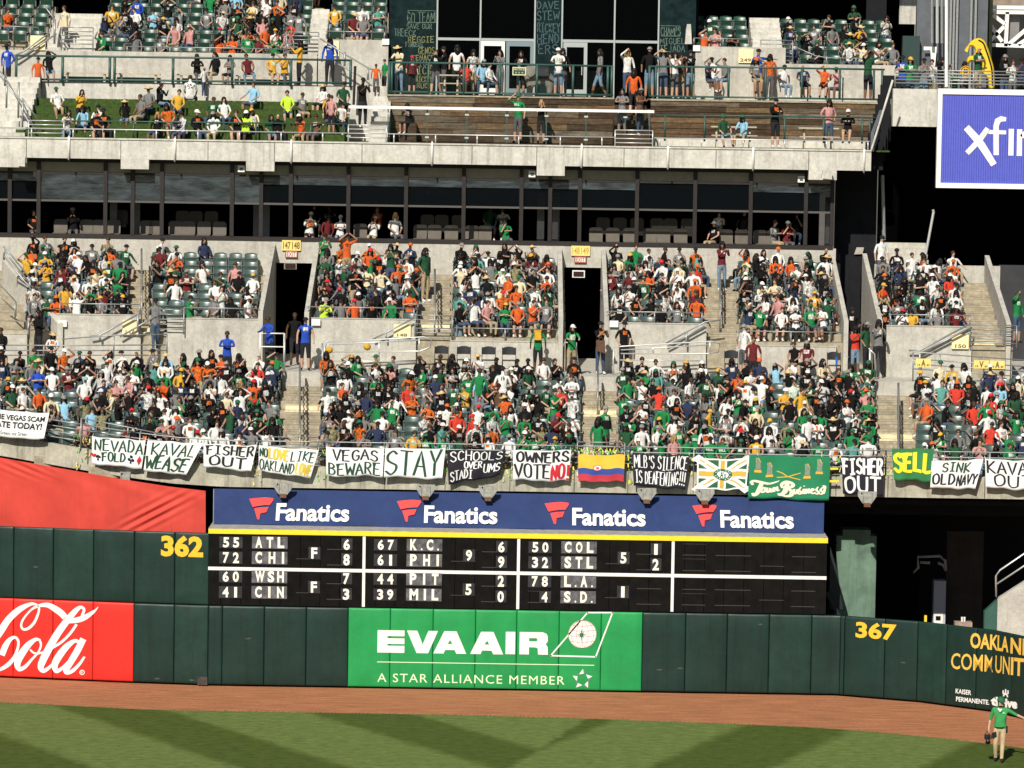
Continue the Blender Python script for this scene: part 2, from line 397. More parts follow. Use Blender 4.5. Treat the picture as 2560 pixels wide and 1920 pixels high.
def pad(s0, s1, z0, z1, matl, seed):
    r = random.Random(seed); mb = MB(); nu, nz = 10, 10; GU = [0,.012,.03,.2,.35,.5,.65,.8,.97,.988,1]
    g = {}
    for side, base in ((0, 0), ):
        for i in range(nu+1):
            for j in range(nz+1):
                u, v = GU[i], GU[j]
                e = min(1, min(u, 1-u)*40)**.5*min(1, min(v, 1-v)*40)**.5
                bulge = -.014 + .024*e + .0045*r.uniform(-1,1)*(e > .95)
                g[i,j] = len(mb.v); mb.v.append((*wpt(s0+.006+(s1-s0-.012)*u, bulge), z0+.004+(z1-z0-.008)*v))
    for i in range(nu):
        for j in range(nz):
            mb.f.append((g[i,j],g[i+1,j],g[i+1,j+1],g[i,j+1])); mb.m.append(0)
    # returns to the backing
    ring = [g[i,0] for i in range(nu+1)]+[g[nu,j] for j in range(1,nz+1)]+[g[i,nz] for i in range(nu-1,-1,-1)]+[g[0,j] for j in range(nz-1,0,-1)]
    back = []
    for q in ring:
        x, y, z = mb.v[q]; back.append(len(mb.v)); mb.v.append((x, y+.07, z))
    for k in range(len(ring)):
        k2 = (k+1) % len(ring); mb.f.append((ring[k], back[k], back[k2], ring[k2])); mb.m.append(0)
    return mb.build('wall_pad', matl, wall, smooth=True)
PADG2 = mat('patched_green_vinyl', (.010,.037,.028), .5, .35, 1.6, .45, .25, 3, spec=.32)
for i in range(len(seams)-1):
    s0, s1 = s_of(seams[i]), s_of(seams[i+1])
    red = seams[i+1] <= 334; ev = 870 <= seams[i] < 1605
    pad(s0, s1, .03, WH, PADR if red else PADE if ev else (PADG2 if i % 5 == 2 else PADG), i)
    if seams[i+1] <= 520: pad(s0, s1, WH+.015, WH2, PADG2 if i % 3 == 1 else PADG, 100+i)
mb = MB()
for (a, b) in zip(WPL[:-1], WPL[1:]): mb.hexa([(a[0],a[1]+.035,0),(b[0],b[1]+.035,0),(b[0],b[1]+.25,0),(a[0],a[1]+.25,0),(a[0],a[1]+.035,WH-.02),(b[0],b[1]+.035,WH-.02),(b[0],b[1]+.25,WH-.02),(a[0],a[1]+.25,WH-.02)])
for (a, b) in zip(WPL[:3], WPL[1:4]): mb.hexa([(a[0],a[1]+.035,WH),(b[0],b[1]+.035,WH),(b[0],b[1]+.25,WH),(a[0],a[1]+.25,WH),(a[0],a[1]+.035,WH2-.03),(b[0],b[1]+.035,WH2-.03),(b[0],b[1]+.25,WH2-.03),(a[0],a[1]+.25,WH2-.03)])
mb.build('backing', VOID, wall)
mb = MB()
for k in range(9):     # scuffs and small tears in the vinyl
    r = random.Random(k+50); px = [88,395,505,1650,1700,1900,480,2260,620][k]; z = [3.55,.16,.2,.72,.78,2.2,.15,1.2,1.5][k]; s = s_of(px); S = wall_surf(.0165)
    n = 7; fill(mb, S, [[(s+math.cos(6.283*i/n)*r.uniform(.05,.13), z+math.sin(6.283*i/n)*r.uniform(.015,.035)) for i in range(n)]])
mb.build('scuff_mark', mat('scuffed_vinyl', (.05,.06,.05), .8), wall)
m2 = MB(); S = wall_surf(.06); s = s_of(508); x, y = wpt(s, .03); m2.box(x-.16, y-.05, .02, x+.15, y+.02, .27).build('corner_patch', mat('rusty_patch', (.06,.045,.04), .8, .6, 9), wall)
# print surface on the pads, addressed by photo pixel -> (s, z)
def sz(px, py):
    z = 1.2
    for _ in range(3):
        s = s_of(px, z); x, y = wpt(s); z = Z(py, y, px)
    return s, z
WSF = wall_surf(.0165)
mb = MB()
s0, z1 = sz(403, 1337); s1, z0 = sz(508, 1394); put_text(mb, WSF, '362', s0, z0, s1, z1, bold=.045)
s0, z1 = sz(2140, 1553); s1, z0 = sz(2241, 1602); put_text(mb, WSF, '367', s0, z0, s1, z1, bold=.035)
mb.build('yellow_distance_number', YEL, wall)
# red advertising panel with white script
mb = MB()
CO = lambda x, y: WSF(*sz(x/5.53, 1480+y/5.53))
_cache = {}
sA, zA = sz(0, 1500); sB, zB = sz(334, 1500)
def CO(x, y):   # bilinear over the short span, through the wall surface
    px, py = x/5.53, 1480+y/5.53
    s = sA+(sB-sA)*px/334; X_, Y_ = wpt(s); return WSF(s, Z(py, Y_, px))
SCR = [
 [(-260,1080,60),(-220,900,90),(-140,740,100),(-60,640,100),(20,530,98),(120,380,92),(260,250,84),(400,175,52),(480,165,34),(540,205,30),(535,290,32),(480,420,38),(400,500,38),(330,515,32),(298,460,30),(330,370,28),(420,260,26),(500,205,36),(590,180,50),(680,185,70),(780,240,86),(850,290,88),(890,330,84)],
 [(975,400,62),(1080,385,76),(1180,350,72),(1280,285,48),(1325,250,26),(1362,205,6)],
 [(40,850,84),(80,750,84),(140,660,62),(215,625,36),(260,680,34),(252,780,36),(205,900,44),(140,985,60),(60,1045,52),(-40,1090,40)],
 [(560,665,30),(500,655,48),(400,730,84),(310,850,100),(250,975,94),(275,1065,60),(360,1030,50),(450,930,34),(540,830,28),(575,735,28),(558,668,28)],
 [(430,800,24),(480,842,26),(545,848,26),(610,828,24)],
 [(1142,322,36),(1168,245,38),(1120,208,42),(1040,270,74),(930,400,92),(800,580,100),(680,790,104),(600,950,100),(575,1040,84),(610,1090,56),(670,1060,48),(735,1000,34)],
 [(1060,455,36),(980,570,36),(860,690,36),(740,768,30)],
 [(1095,690,44),(1040,675,52),(940,745,84),(840,865,100),(770,995,92),(790,1090,60),(860,1060,46),(960,960,36),(1070,830,30)],
 [(1150,670,88),(1080,810,94),(980,980,88),(925,1075,80),(945,1115,52),(1020,1085,50),(1110,995,40),(1175,900,30)]]
for i, st in enumerate(SCR):
    off = .0165 + i*.0012
    def S_(x, y, o=off):
        p = CO(x, y); return (p[0], p[1]-(o-.0165), p[2])
    stroke(mb, S_, st, curve=True)
def ring(mb, S, cx, cy, r0, r1, n=28, m=0, a0=0, a1=6.2832):
    base = len(mb.v)
    for k in range(n+1):
        t = a0+(a1-a0)*k/n
        mb.v.append(tuple(S(cx+math.cos(t)*r0, cy+math.sin(t)*r0))); mb.v.append(tuple(S(cx+math.cos(t)*r1, cy+math.sin(t)*r1)))
    for k in range(n): mb.f.append((base+2*k,base+2*k+1,base+2*k+3,base+2*k+2)); mb.m.append(m)
ring(mb, CO, 1147, 1110, 26, 36)
put_text(mb, CO, 'R', 1132, 1128, 1163, 1092)
mb.build('white_script_lettering', WHITE, wall)
# bright green airline panel
s870 = s_of(870); k80 = lambda px: s870+(px-870)/80.5
def EV(px, py):
    return WSF(k80(px), Z(py, WY, px))
mb = MB()
t, b = 1575, 1631
def EVr(px, py): return EV(px, py+(px-944)*.0157)
def rect(x0, y0, x1, y1): fill(mb, EVr, [[(x0,y0),(x1,y0),(x1,y1),(x0,y1)]])
rect(944,t,969,b); rect(969,t,1012,t+14.5); rect(969,t+20,1012,t+34); rect(969,t+38.5,1012,b)
fill(mb, EVr, [[(1018,t),(1044,t),(1058,t+34),(1072,t),(1096,t),(1072,b),(1043,b)]])
for ox in (0, 93): fill(mb, EVr, [[(1112+ox,t),(1143+ox,t),(1168+ox,b),(1143+ox,b),(1139+ox,b-9),(1115+ox,b-9),(1111+ox,b),(1085+ox,b)],[(1121+ox,b-24),(1133+ox,b-24),(1127+ox,b-34)]])
rect(1267,t-1,1291,b-1)
fill(mb, EVr, [[(1302,t-1),(1360,t-1),(1370,t+3),(1373,t+10),(1373,t+22),(1368,t+29),(1373,t+36),(1374,b-1),(1349,b-1),(1348,t+39),(1342,t+37),(1326,t+37),(1326,b-1),(1302,b-1)],[(1326,t+14),(1344,t+14),(1347,t+17),(1347,t+20),(1344,t+22),(1326,t+22)]])
def rect2(S, x0, y0, x1, y1, m=0): fill(mb, S, [[(x0,y0),(x1,y0),(x1,y1),(x0,y1)]], m)
rect2(EVr, 944, 1653.5, 1491, 1655.5, 1)
put_text(mb, EVr, 'A STAR ALLIANCE MEMBER', 945, 1704.5, 1417, 1683, 1, bold=.0, space=1.15)
for a, b_ in (((1472,1531.5),(1535,1531.5)),((1535,1531.5),(1494.5,1642)),((1494.5,1642),(1381,1639)),((1381,1639),(1472,1531.5))):
    stroke(mb, EV, [a, b_], 3.6, 0)
ring(mb, EV, 1460, 1585.5, .01, 35.5, 36, 0)
GL_ = MB()
def EV2(px, py):
    p = EV(px, py); return (p[0], p[1]-.004, p[2])
for r0 in (35.2,): ring(GL_, EV2, 1460, 1585.5, r0-.9, r0, 36)
for fx in (-.82,-.42,0.02,.42,.82):
    stroke(GL_, EV2, [(1460+fx*35*math.cos(a), 1585.5+35*math.sin(a)) for a in [math.radians(q) for q in range(-90, 91, 15)]], .9)
for fy in (-.6,-.25,.15,.55):
    h = 35*math.sqrt(1-fy*fy); stroke(GL_, EV2, [(1460-h, 1585.5+fy*35-2), (1460, 1585.5+fy*35+2), (1460+h, 1585.5+fy*35-2)], .9)
GL_.build('globe_grid_lines', mat('thin_brown_print', (.45,.2,.12), .7), wall)
G3 = MB()
def EV3(px, py):
    p = EV(px, py); return (p[0], p[1]-.008, p[2])
fill(G3, EV3, [[(1458+ (15 if k % 2 == 0 and k % 4 == 0 else 9 if k % 2 == 0 else 4)*math.sin(math.radians(k*22.5)), 1587-(19 if k % 4 == 0 else 10 if k % 2 == 0 else 4)*math.cos(math.radians(k*22.5))) for k in range(16)]])
G3.build('compass_star', mat('deep_green_print', (.01,.14,.07), .7), wall)
sx, sy = 1462, 1698
for k in range(5):      # five-pointed pinwheel
    a = math.radians(-90+72*k); c, s_ = math.cos(a), math.sin(a)
    def rp(u, v): return (sx+c*u-s_*v, sy+s_*u+c*v)
    fill(mb, EV, [[rp(26,1), rp(12,-9), rp(14,3)]], 0)
    fill(mb, EV, [[rp(26,1.8), rp(14,3.8), rp(11,10)]], 2)
mb.build('airline_lettering', [WHITE, mat('pale_green_lettering', (.66,.80,.52), .7), mat('grey_green_facets', (.12,.2,.15), .6)], wall)
# lettering on the curving wall to the right
mb = MB()
def two(s, x0, y0t, y0b, x1, y1t, y1b, m=0, bold=.03):
    a0, z0t = sz(x0, y0t); _, z0b = sz(x0, y0b); a1, z1t = sz(x1, y1t); _, z1b = sz(x1, y1b)
    vs, fs = text_mesh(s, bold)
    mb.add([wpt(a0+(a1-a0)*u, .0175)+((z0b+(z1b-z0b)*u)*(1-v)+(z0t+(z1t-z0t)*u)*v,) for u, v in vs], fs, m)
two("OAKLA", 2427, 1581, 1620, 2523, 1592, 1632)
two("ND A'S", 2528, 1592, 1634, 2640, 1602, 1654)
two("COMMUN", 2379, 1632, 1672, 2526, 1642, 1688, bold=.01)
two("ITY FUND", 2529, 1643, 1688, 2690, 1662, 1712)
mb.build('gold_community_lettering', ORANGEL, wall)
mb = MB()
two('KAISER', 2390, 1721, 1733, 2429, 1726, 1738, bold=.02); two('PERMANENTE.', 2391, 1741, 1753, 2474, 1750, 1762, bold=.02); two('thrive', 2478, 1741, 1764, 2545, 1748, 1773, bold=.06)
for k, (q, h) in enumerate(((2509,9),(2515,12),(2521,9))):
    s, z = sz(q, 1735); x, y = wpt(s, .018)
    fill(mb, lambda u, v: (*wpt(u, .018), v), [[(s-.035,z),(s+.035,z),(s+.035,z+h/80),(s-.035,z+h/80)]])
s, z = sz(2515, 1742); ring(mb, lambda u, v: (*wpt(u, .019), v), s, z, .06, .13, 14, 0, 0, 3.1416)
mb.build('white_sponsor_lettering', WHITE, wall)

# ================================================================== SCOREBOARD
sb = T('scoreboard', 'black hand-operated out-of-town scoreboard with yellow top stripe and white grid lines', 'scoreboard', (0, WY, WH))
BX0, BX1 = X(522, 3.7, WY), X(2066, 3.7, WY); BT = 4.96; BB = WH+.03
MB().box(BX0, WY, BB, BX1, WY+1.3, BT-.18).build('board', BOARD, sb)
MB().box(BX0-.02, WY-.03, BT-.17, BX1+.02, WY+.12, BT-.02).build('yellow_stripe', YELB, sb)
MB().box(BX0-.02, WY-.025, BT-.018, BX1+.02, 126.15, BT).build('top_ledge', mat('weathered_ledge', (.36,.35,.33), .85, .4, 5), sb)
MB().box(BX0-.02, WY-.01, BT-1.32, BX1, WY-.002+.0, BT-1.215).build('white_line', WHITE, sb)
sx_ = [X(523,3.7,WY), X(909.5,3.7,WY), X(1295.6,3.7,WY), X(1681.5,3.7,WY), BX1]
for k in (1, 2, 3): MB().box(sx_[k]-.045, WY-.014, BB+.01, sx_[k]+.045, WY-.003, BT-.19).build('white_line', WHITE, sb)
rows = [(.26,.62),(.73,1.11),(1.33,1.70),(1.82,2.19)]
data = [[('55','ATL','F','6'),('72','CHI','','8'),('60','WSH','F','7'),('41','CIN','','3')],
        [('67','K.C.','9','6'),('61','PHI','','9'),('44','PIT','5','2'),('39','MIL','','0')],
        [('50','COL','5','1'),('32','STL','','2'),('78','L.A.','1',''),(' 4','S.D.','','')],
        [('','','','')]*4]
mk = None
def plate(x0, x1, t, b, light=False, dpt=.012):
    return MB().box(x0, WY-dpt, BT-b, x1, WY-.002, BT-t).build('number_plate', PLATEL if light else PLATE, sb)
slot = MB()
def put_num(S_, s_, *a_, **k_):
    mb_ = MB(); put_text(mb_, S_, s_, *a_, **k_); mb_.build('numeral' if s_.isdigit() else 'letter', NUMW, sb)
SF = lambda x, z: (x, WY-.018, z)
def glyphs(s, x0, x1, t, b, bold=.03):
    n = len(s.replace('.', '')) ; put_num(SF, s, x0, BT-b+.03, x1, BT-t-.03, bold=bold)
wd = .19
for p in range(4):
    x = sx_[p]
    for r, (t, b) in enumerate(rows):
        a, tm, inn, scr = data[p][r]
        for k in range(2):
            ch = a[k] if a else ''
            x0 = x+.31+.365*k
            if ch.strip():
                plate(x0, x0+.36, t, b, dpt=.012 + .002*k); w_ = .09 if ch == '1' else wd; put_num(SF, ch, x0+.18-w_/2+(-.02 if k else .03), BT-b+.02, x0+.18+w_/2+(-.02 if k else .03), BT-t-.02, bold=.035)
            else: slot.box(x0, WY-.004, BT-b, x0+.36, WY-.001, BT-b+.018); slot.box(x0, WY-.003, BT-t-.01, x0+.36, WY-.001, BT-t)
        if tm:
            plate(x+1.33, x+2.44, t-.02, b, True)
            wds = {'M': .27, 'W': .3, 'I': .07, '.': .055}; cx = {3: [1.42,1.75,2.08], 4: [1.45,1.74,1.98,2.3]}
            xs = x+1.44
            tot = sum(wds.get(c, .21) for c in tm); gap = (.9-tot)/(len(tm)-1)
            for c in tm:
                w_ = wds.get(c, .21)
                put_num(SF, c, xs, BT-b+.025, xs+w_, BT-t+.01 if c != '.' else BT-b+.09, bold=.045); xs += w_+gap
        else: slot.box(x+1.33, WY-.004, BT-b, x+2.44, WY-.001, BT-b+.018)
        if r % 2 == 0:
            it, ib = t+.28, t+.67
            slot.box(x+2.72, WY-.004, BT-ib, x+3.48, WY-.001, BT-ib+.015)
            if inn:
                plate(x+3.1, x+3.47, it, ib); w_ = .11 if inn == '1' else .19; put_num(SF, inn, x+3.28-w_/2, BT-ib+.02, x+3.28+w_/2, BT-it-.02, bold=.035)
        if scr:
            plate(x+4.13, x+4.47, t, b); w_ = .11 if scr == '1' else .2; put_num(SF, scr, x+4.29-w_/2, BT-b+.0, x+4.29+w_/2, BT-t-.02, bold=.035)
            slot.box(x+3.68, WY-.004, BT-b, x+4.12, WY-.001, BT-b+.018)
        else: slot.box(x+3.72, WY-.004, BT-b, x+4.47, WY-.001, BT-b+.018)
slot.build('slot_ledge', mat('slot_edge_grey', (.045,.045,.045), .6), sb)
for p in range(4):
    for q in range(7): MB().box(sx_[p]+.62*q+.36, WY-.0035, BB+.02, sx_[p]+.62*q+.375, WY-.001, BT-.2).build('panel_joint', VOID, sb)

# ================================================================== BLUE BANNER OVER THE SCOREBOARD
FY = 126.42; FSL = 1.12
fb = T('advertising_banner', 'long navy vinyl banner with four red flag logos above the scoreboard', 'banner', (0, FY, 5))
FX0, FX1 = X(535, 5.5, FY), X(2060, 5.5, FY)
mb = MB(); n = 200; nz = 8; rr = random.Random(3); off = [[0]*(nz+1) for _ in range(n+1)]
for i in range(n+1):
    for j in range(nz+1):
        x = FX0+(FX1-FX0)*i/n; e = (1-j/nz)**2
        y = FY-.012*math.sin(x*1.7)*e - .02*math.sin(x*3.1+j*.8)*e - .03*e*rr.uniform(0,1)
        y -= FSL*(1-j/nz); mb.v.append((x - x*.0088*(1-j/nz), y, 4.97+(5.975-4.97)*j/nz + (.012*math.sin(x*2.3) if j == 0 else 0)))
for i in range(n):
    for j in range(nz):
        a = i*(nz+1)+j; mb.f.append((a, a+nz+1, a+nz+2, a+1)); mb.m.append(0)
mb.build('vinyl_sheet', BLUE, fb, smooth=True)
MB().hexa([(FX0+.05,FY-1.02,4.98),(FX1-.12,FY-1.02,4.98),(FX1-.12,FY-.9,4.98),(FX0+.05,FY-.9,4.98),(FX0-.03,FY+.03,5.96),(FX1-.02,FY+.03,5.96),(FX1-.02,FY+.07,5.96),(FX0-.03,FY+.07,5.96)]).build('backing_frame', GALV, fb)
S = lambda x, z: (x, FY-.07-FSL*(5.975-z)/1.005, z)
for k in range(4):
    px = 625+368*k; x = X(px, 5.5, FY); tp = 5.975-.24
    lg = MB()
    def FL(u, v): return (x+u, FY-.07-FSL*(5.975-tp+v)/1.005, tp-v)
    fill(lg, FL, [[(0,.03),(.25,.0),(.5,-.02),(.755,.0),(.765,.06),(.66,.2),(.52,.2),(.33,.22),(.13,.26)]])
    fill(lg, FL, [[(.18,.30),(.36,.27),(.56,.26),(.63,.25),(.57,.40),(.47,.42),(.38,.44),(.36,.62),(.30,.60)]])
    lg.build('red_flag_logo', REDL, fb)
    tx = MB(); put_text(tx, S, 'Fanatics', X(694+368*k, 5.4, FY), tp-.64, X(876+368*k, 5.4, FY), tp-.14, bold=.03); tx.build('white_lettering', WHITE, fb)
# ================================================================== RED TARPAULIN LEFT
def RT(px, py): return P(px, py, 125.9 + max(0, (300-px))*.006)
rt = MB(); nx, nz = 190, 70
for i in range(nx+1):
    for j in range(nz+1):
        px = -160+(514+160)*i/nx
        top = np.interp(px, [-160,0,160,300,420,514], [1110,1144,1172,1197,1216,1227]); bot = np.interp(px, [-160,0,330,514], [1312,1318,1329,1338])
        v = j/nz; py = bot+(top-bot)*v
        p = RT(px, py); d = px-380; e1 = math.exp(-((px-385-(.5-v)*220)/36.0)**2)
        cc = (px-385)*.46+(py-1284)*.89; al = (px-385)*.89-(py-1284)*.46; wr = .05*math.exp(-(al/75)**2-(cc/24)**2)*math.sin(cc/3.1) + .02*math.exp(-((px-60)/60)**2-((v-.9)/.12)**2)*math.sin(v*60+px*.1) + .014*math.exp(-((v-.86)/.12)**2)*math.sin(px*.04+v*9) + .008*math.sin(px*.03+v*5)
        rt.v.append((p.x, p.y-wr, p.z))
for i in range(nx):
    for j in range(nz):
        a = i*(nz+1)+j; rt.f.append((a, a+nz+1, a+nz+2, a+1)); rt.m.append(0)
o = rt.build('red_tarpaulin', REDT, smooth=True, label='plain red tarpaulin stretched above the left wall pads, slightly wrinkled', cat='tarpaulin')
# ================================================================== LOWER STAND
FYB = 126.5
def recede(x):    # how far the front edge falls back, by world x
    px = 1280 + x/FYB*1e4
    return float(np.interp(px, [-500,-200,0,160,308,430,560], [4.4,3.0,2.15,1.35,.66,.2,0]))
ZB, ZF = 6.03, 6.72
LR = [(127.35+.85*i, 6.5+.25*i) for i in range(9)]      # row start, tread height
UR = [(137.25+.8*i, 10.22+.245*i) for i in range(8)]
LX = [(-360,700),(800,1455),(1545,2193),(2290,2800)]    # seating blocks, photo columns
UXB = [(55,318),(374,645),(790,1046),(1128,1392),(1520,1758),(1845,2085),(2190,2408)]
YA, YB_ = 135.0, 137.1       # cross aisle between the banks
# front edge beam
mb = MB(); xs = [x for x in np.linspace(X(-330,6.5,FYB), X(2900,6.5,FYB), 90)]
for a, b in zip(xs[:-1], xs[1:]):
    ra, rb = recede(a), recede(b)
    mb.hexa([(a,FYB+ra,ZB+.294*ra),(b,FYB+rb,ZB+.294*rb),(b,FYB+rb+.45,ZB+.294*rb),(a,FYB+ra+.45,ZB+.294*ra),
             (a,FYB+ra,ZF+.294*ra),(b,FYB+rb,ZF+.294*rb),(b,FYB+rb+.25,ZF+.294*rb),(a,FYB+ra+.25,ZF+.294*ra)])
fw_ = tag(mb.build('stand_front_wall', CONCF), 'stained concrete front edge beam of the lower stand behind the protest banners', 'wall')
JNT = mat('dark_joint_filler', (.05,.045,.04), .9)
for px_ in (655,815,962,1113,1275,1436,1570,1733,2090,2220,2462): x_ = X(px_,6.4,FYB); MB().box(x_-.012, FYB-.004, ZB+.01, x_+.012, FYB+.01, ZF-.01).build('expansion_joint', JNT, fw_)
# seating steps
mb = MB()
XL, XR = X(-330,7,130), X(2900,7,130)
for i, (y, z) in enumerate(LR):
    y1 = y+.85 if i < 8 else YA
    x0 = XL
    for a, b in zip(xs[:-1], xs[1:]):
        if FYB+recede((a+b)/2)+.2 <= y+.4:
            mb.hexa([(a,y,z-.32),(b,y,z-.32),(b,y1,z-.32),(a,y1,z-.32),(a,y,z),(b,y,z),(b,y1,z),(a,y1,z)])
    if i == 0: mb.box(X(560,7,FYB), FYB+.3, z-.32, XR, y, z-.004)
mb.build('lower_seating_steps', STEPM, kind='structure')
zA = 9.1
mb = MB(); mb.box(XL, YA, zA-.6, XR, YB_+.0, zA); mb.box(XL, YB_, zA-.3, XR, 160, zA-.004)
mb.build('cross_aisle_floor', CONC, kind='structure')
# upper bank built block by block so that the tunnels stay open
TUN = [(655,781,'left'),(1400,1516,'middle')]
mb = MB()
def bank(p0, p1, rows, x_at=141):
    a, b = X(p0,11,x_at), X(p1,11,x_at)
    for i, (y, z) in enumerate(rows):
        mb.box(a, y, z-.3 if i else zA, b, y+.8, z)
    mb.box(a, rows[-1][0]+.8, zA, b, 143.86, rows[-1][1])
XTl = [(X(672,11,140), X(775,11,140)), (X(1412,11,140), X(1508,11,140))]
bank(-330, 672, UR); bank(775, 1412, UR); bank(1508, 2092, UR); bank(2183, 2500, UR)
mb.build('upper_seating_steps', STEPM, kind='structure')
# cross wall in front of the upper bank
def cw(name, p0, p1, lab, ztop=10.8):
    mb = MB().box(X(p0,10,YB_), YB_-.05, zA, X(p1,10,YB_), YB_+.14, ztop)
    mb.box(X(p0,10,YB_)-.01, YB_-.07, ztop, X(p1,10,YB_)+.01, YB_+.16, ztop+.03)
    return tag(mb.build(name, CONC), lab, 'wall')
cw('cross_wall', 140, 352, 'low concrete wall below the upper seats at far left')
cw('cross_wall', 418, 650, 'low concrete wall behind the man in the blue jacket', 10.72)
cw('cross_wall', 778, 1040, 'low concrete wall with the 148 sign beside the gate')
cw('cross_wall', 1516, 1765, 'low concrete wall right of the second tunnel behind steel ramp rail')
cw('cross_wall', 2215, 2428, 'concrete wall with the 150 sign right of the dark passage', 10.85)
cw('cross_wall', 1125, 1398, 'short concrete wall behind the row of black folding chairs', 10.1)
cw('cross_wall', 1840, 2090, 'short concrete wall behind two folding chairs near the passage', 10.1)
cw('cross_wall', -330, 68, 'concrete wall below the seats at the left picture edge', 10.1)
# tunnels: side walls with sloping parapets, black inside
def parapet(px_, lab, ztf=11.0, y0=137.0, y1=143.85, zt1=13.05, th=.16):
    x = X(px_, 11, 140); mb = MB()
    mb.hexa([(x-th/2,y0,zA),(x+th/2,y0,zA),(x+th/2,y1,zA),(x-th/2,y1,zA),(x-th/2,y0,ztf),(x+th/2,y0,ztf),(x+th/2,y1,zt1),(x-th/2,y1,zt1)])
    t = tag(mb.build('tunnel_parapet', CONC), lab, 'wall')
    return t
parapet(665, 'sloping concrete parapet on the left side of the first tunnel')
parapet(778, 'sloping concrete parapet on the right side of the first tunnel')
parapet(1400, 'sloping concrete parapet on the left side of the second tunnel')
parapet(1512, 'sloping concrete parapet on the right side of the second tunnel')
parapet(2098, 'sloping concrete parapet at the right end of the middle upper seats')
parapet(2182, 'sloping concrete parapet right of the dark passage')
parapet(2496, 'sloping concrete parapet right of the far right stairs')
# far-left slanted parapet of the neighbouring bank, running down to the right
mb = MB(); a = P(12,650,141.5); b = P(150,800,136.9)
mb.hexa([(a.x-.1,a.y,zA),(b.x-.1,b.y,zA),(b.x+.1,b.y,zA),(a.x+.1,a.y,zA),(a.x-.1,a.y,a.z),(b.x-.1,b.y,b.z-.1),(b.x+.1,b.y,b.z-.1),(a.x+.1,a.y,a.z)])
tag(mb.build('slanted_wall', CONC), 'slanted concrete wall running down right below a grey handrail at far left', 'wall')
# back wall under the suites, with two tunnel openings
mb = MB(); y = 143.86; zt = 13.2; zl = 12.38
edges = [(X(-330,12,y), XTl[0][0]), (XTl[0][1], XTl[1][0]), (XTl[1][1], X(2088,12,y))]
for a, b in edges: mb.box(a, y, zA, b, y+.3, zt)
for a, b in XTl: mb.box(a, y+.002, zl, b, y+.3, zt)
tag(mb.build('suite_base_wall', CONC), 'long concrete wall under the suite windows with two tunnel openings', 'wall')
for i, (a, b) in enumerate(XTl):
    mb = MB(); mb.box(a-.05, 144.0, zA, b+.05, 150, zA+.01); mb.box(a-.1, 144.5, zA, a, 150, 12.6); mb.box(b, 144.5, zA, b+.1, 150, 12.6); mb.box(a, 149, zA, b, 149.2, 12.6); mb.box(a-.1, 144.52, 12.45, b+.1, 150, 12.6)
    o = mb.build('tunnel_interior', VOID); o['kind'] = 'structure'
    if i == 0: mb = MB().box(a+.3, 143.8, 12.16, a+.75, 143.85, 12.37); nm = 'dim exit lamp box with wooden frame inside the top of the first tunnel'
    else: mb = MB().box(b-1.05, 143.78, 12.02, b-.6, 143.84, 12.28); nm = 'small white framed exit lamp box below the 148 149 sign'
    t = T('exit_lamp', nm, 'lamp', (a, 144.1, 12.1)); mb.build('frame', [WHITE, TAN][i == 0], t)
    xx = (a+.34, a+.71) if i == 0 else (b-1.01, b-.64); zz = (12.2, 12.36) if i == 0 else (12.06, 12.24)
    MB().box(xx[0], 143.76, zz[0], xx[1], 143.79, zz[1]).build('lens', mat('dark_lens', (.03,.012,.01), .3), t)
# ------------------------------------------------------------------ stairways: every step a part
def stairs(name, lab, p0, p1, rows, dy, nose=(), X_at=None, last=None, mt=STEPM):
    y0, z0 = rows[0]
    t = T(name, lab, 'stairs', (X((p0+p1)/2, z0, y0), y0, z0))
    for i, (y, z) in enumerate(rows):
        nz = rows[i+1][1] if i+1 < len(rows) else (last or z+.24)
        a, b = X(p0, z, y), X(p1, z, y)
        mb = MB().box(a, y+dy*.5, z, b, y+dy, z+(nz-z)/2)          # half step on each tread
        mb.box(a, y-.012, z-.05, b, y+.05, z+.006)
        mb.build('step', [NOSE if i in nose else mt][0], t)
        if i in nose: MB().box(a, y+.05, z+.001, b, y+dy*.5, z+.006).build('step', NOSE, t)
    return t
stairs('stairway', 'lower concrete stairs between NO LOVE and VEGAS BEWARE banners', 712, 800, LR, .85, (6,))
stairs('stairway', 'lower concrete stairs above the yellow blue and red flag', 1458, 1542, LR, .85, (6,))
stairs('stairway', 'lower concrete stairs above the green SELL banner', 2198, 2284, LR, .85, (0,4))
stairs('stairway', 'upper stairs left of the first tunnel', 320, 372, UR, .8, (0,))
stairs('stairway', 'upper stairs behind the gate between the two tunnels', 1048, 1124, UR, .8, (1,))
stairs('stairway', 'upper stairs right of the second tunnel', 1762, 1842, UR, .8)
stairs('stairway', 'upper stairs at the far right below the blue sign', 2412, 2490, UR, .8, (0,))
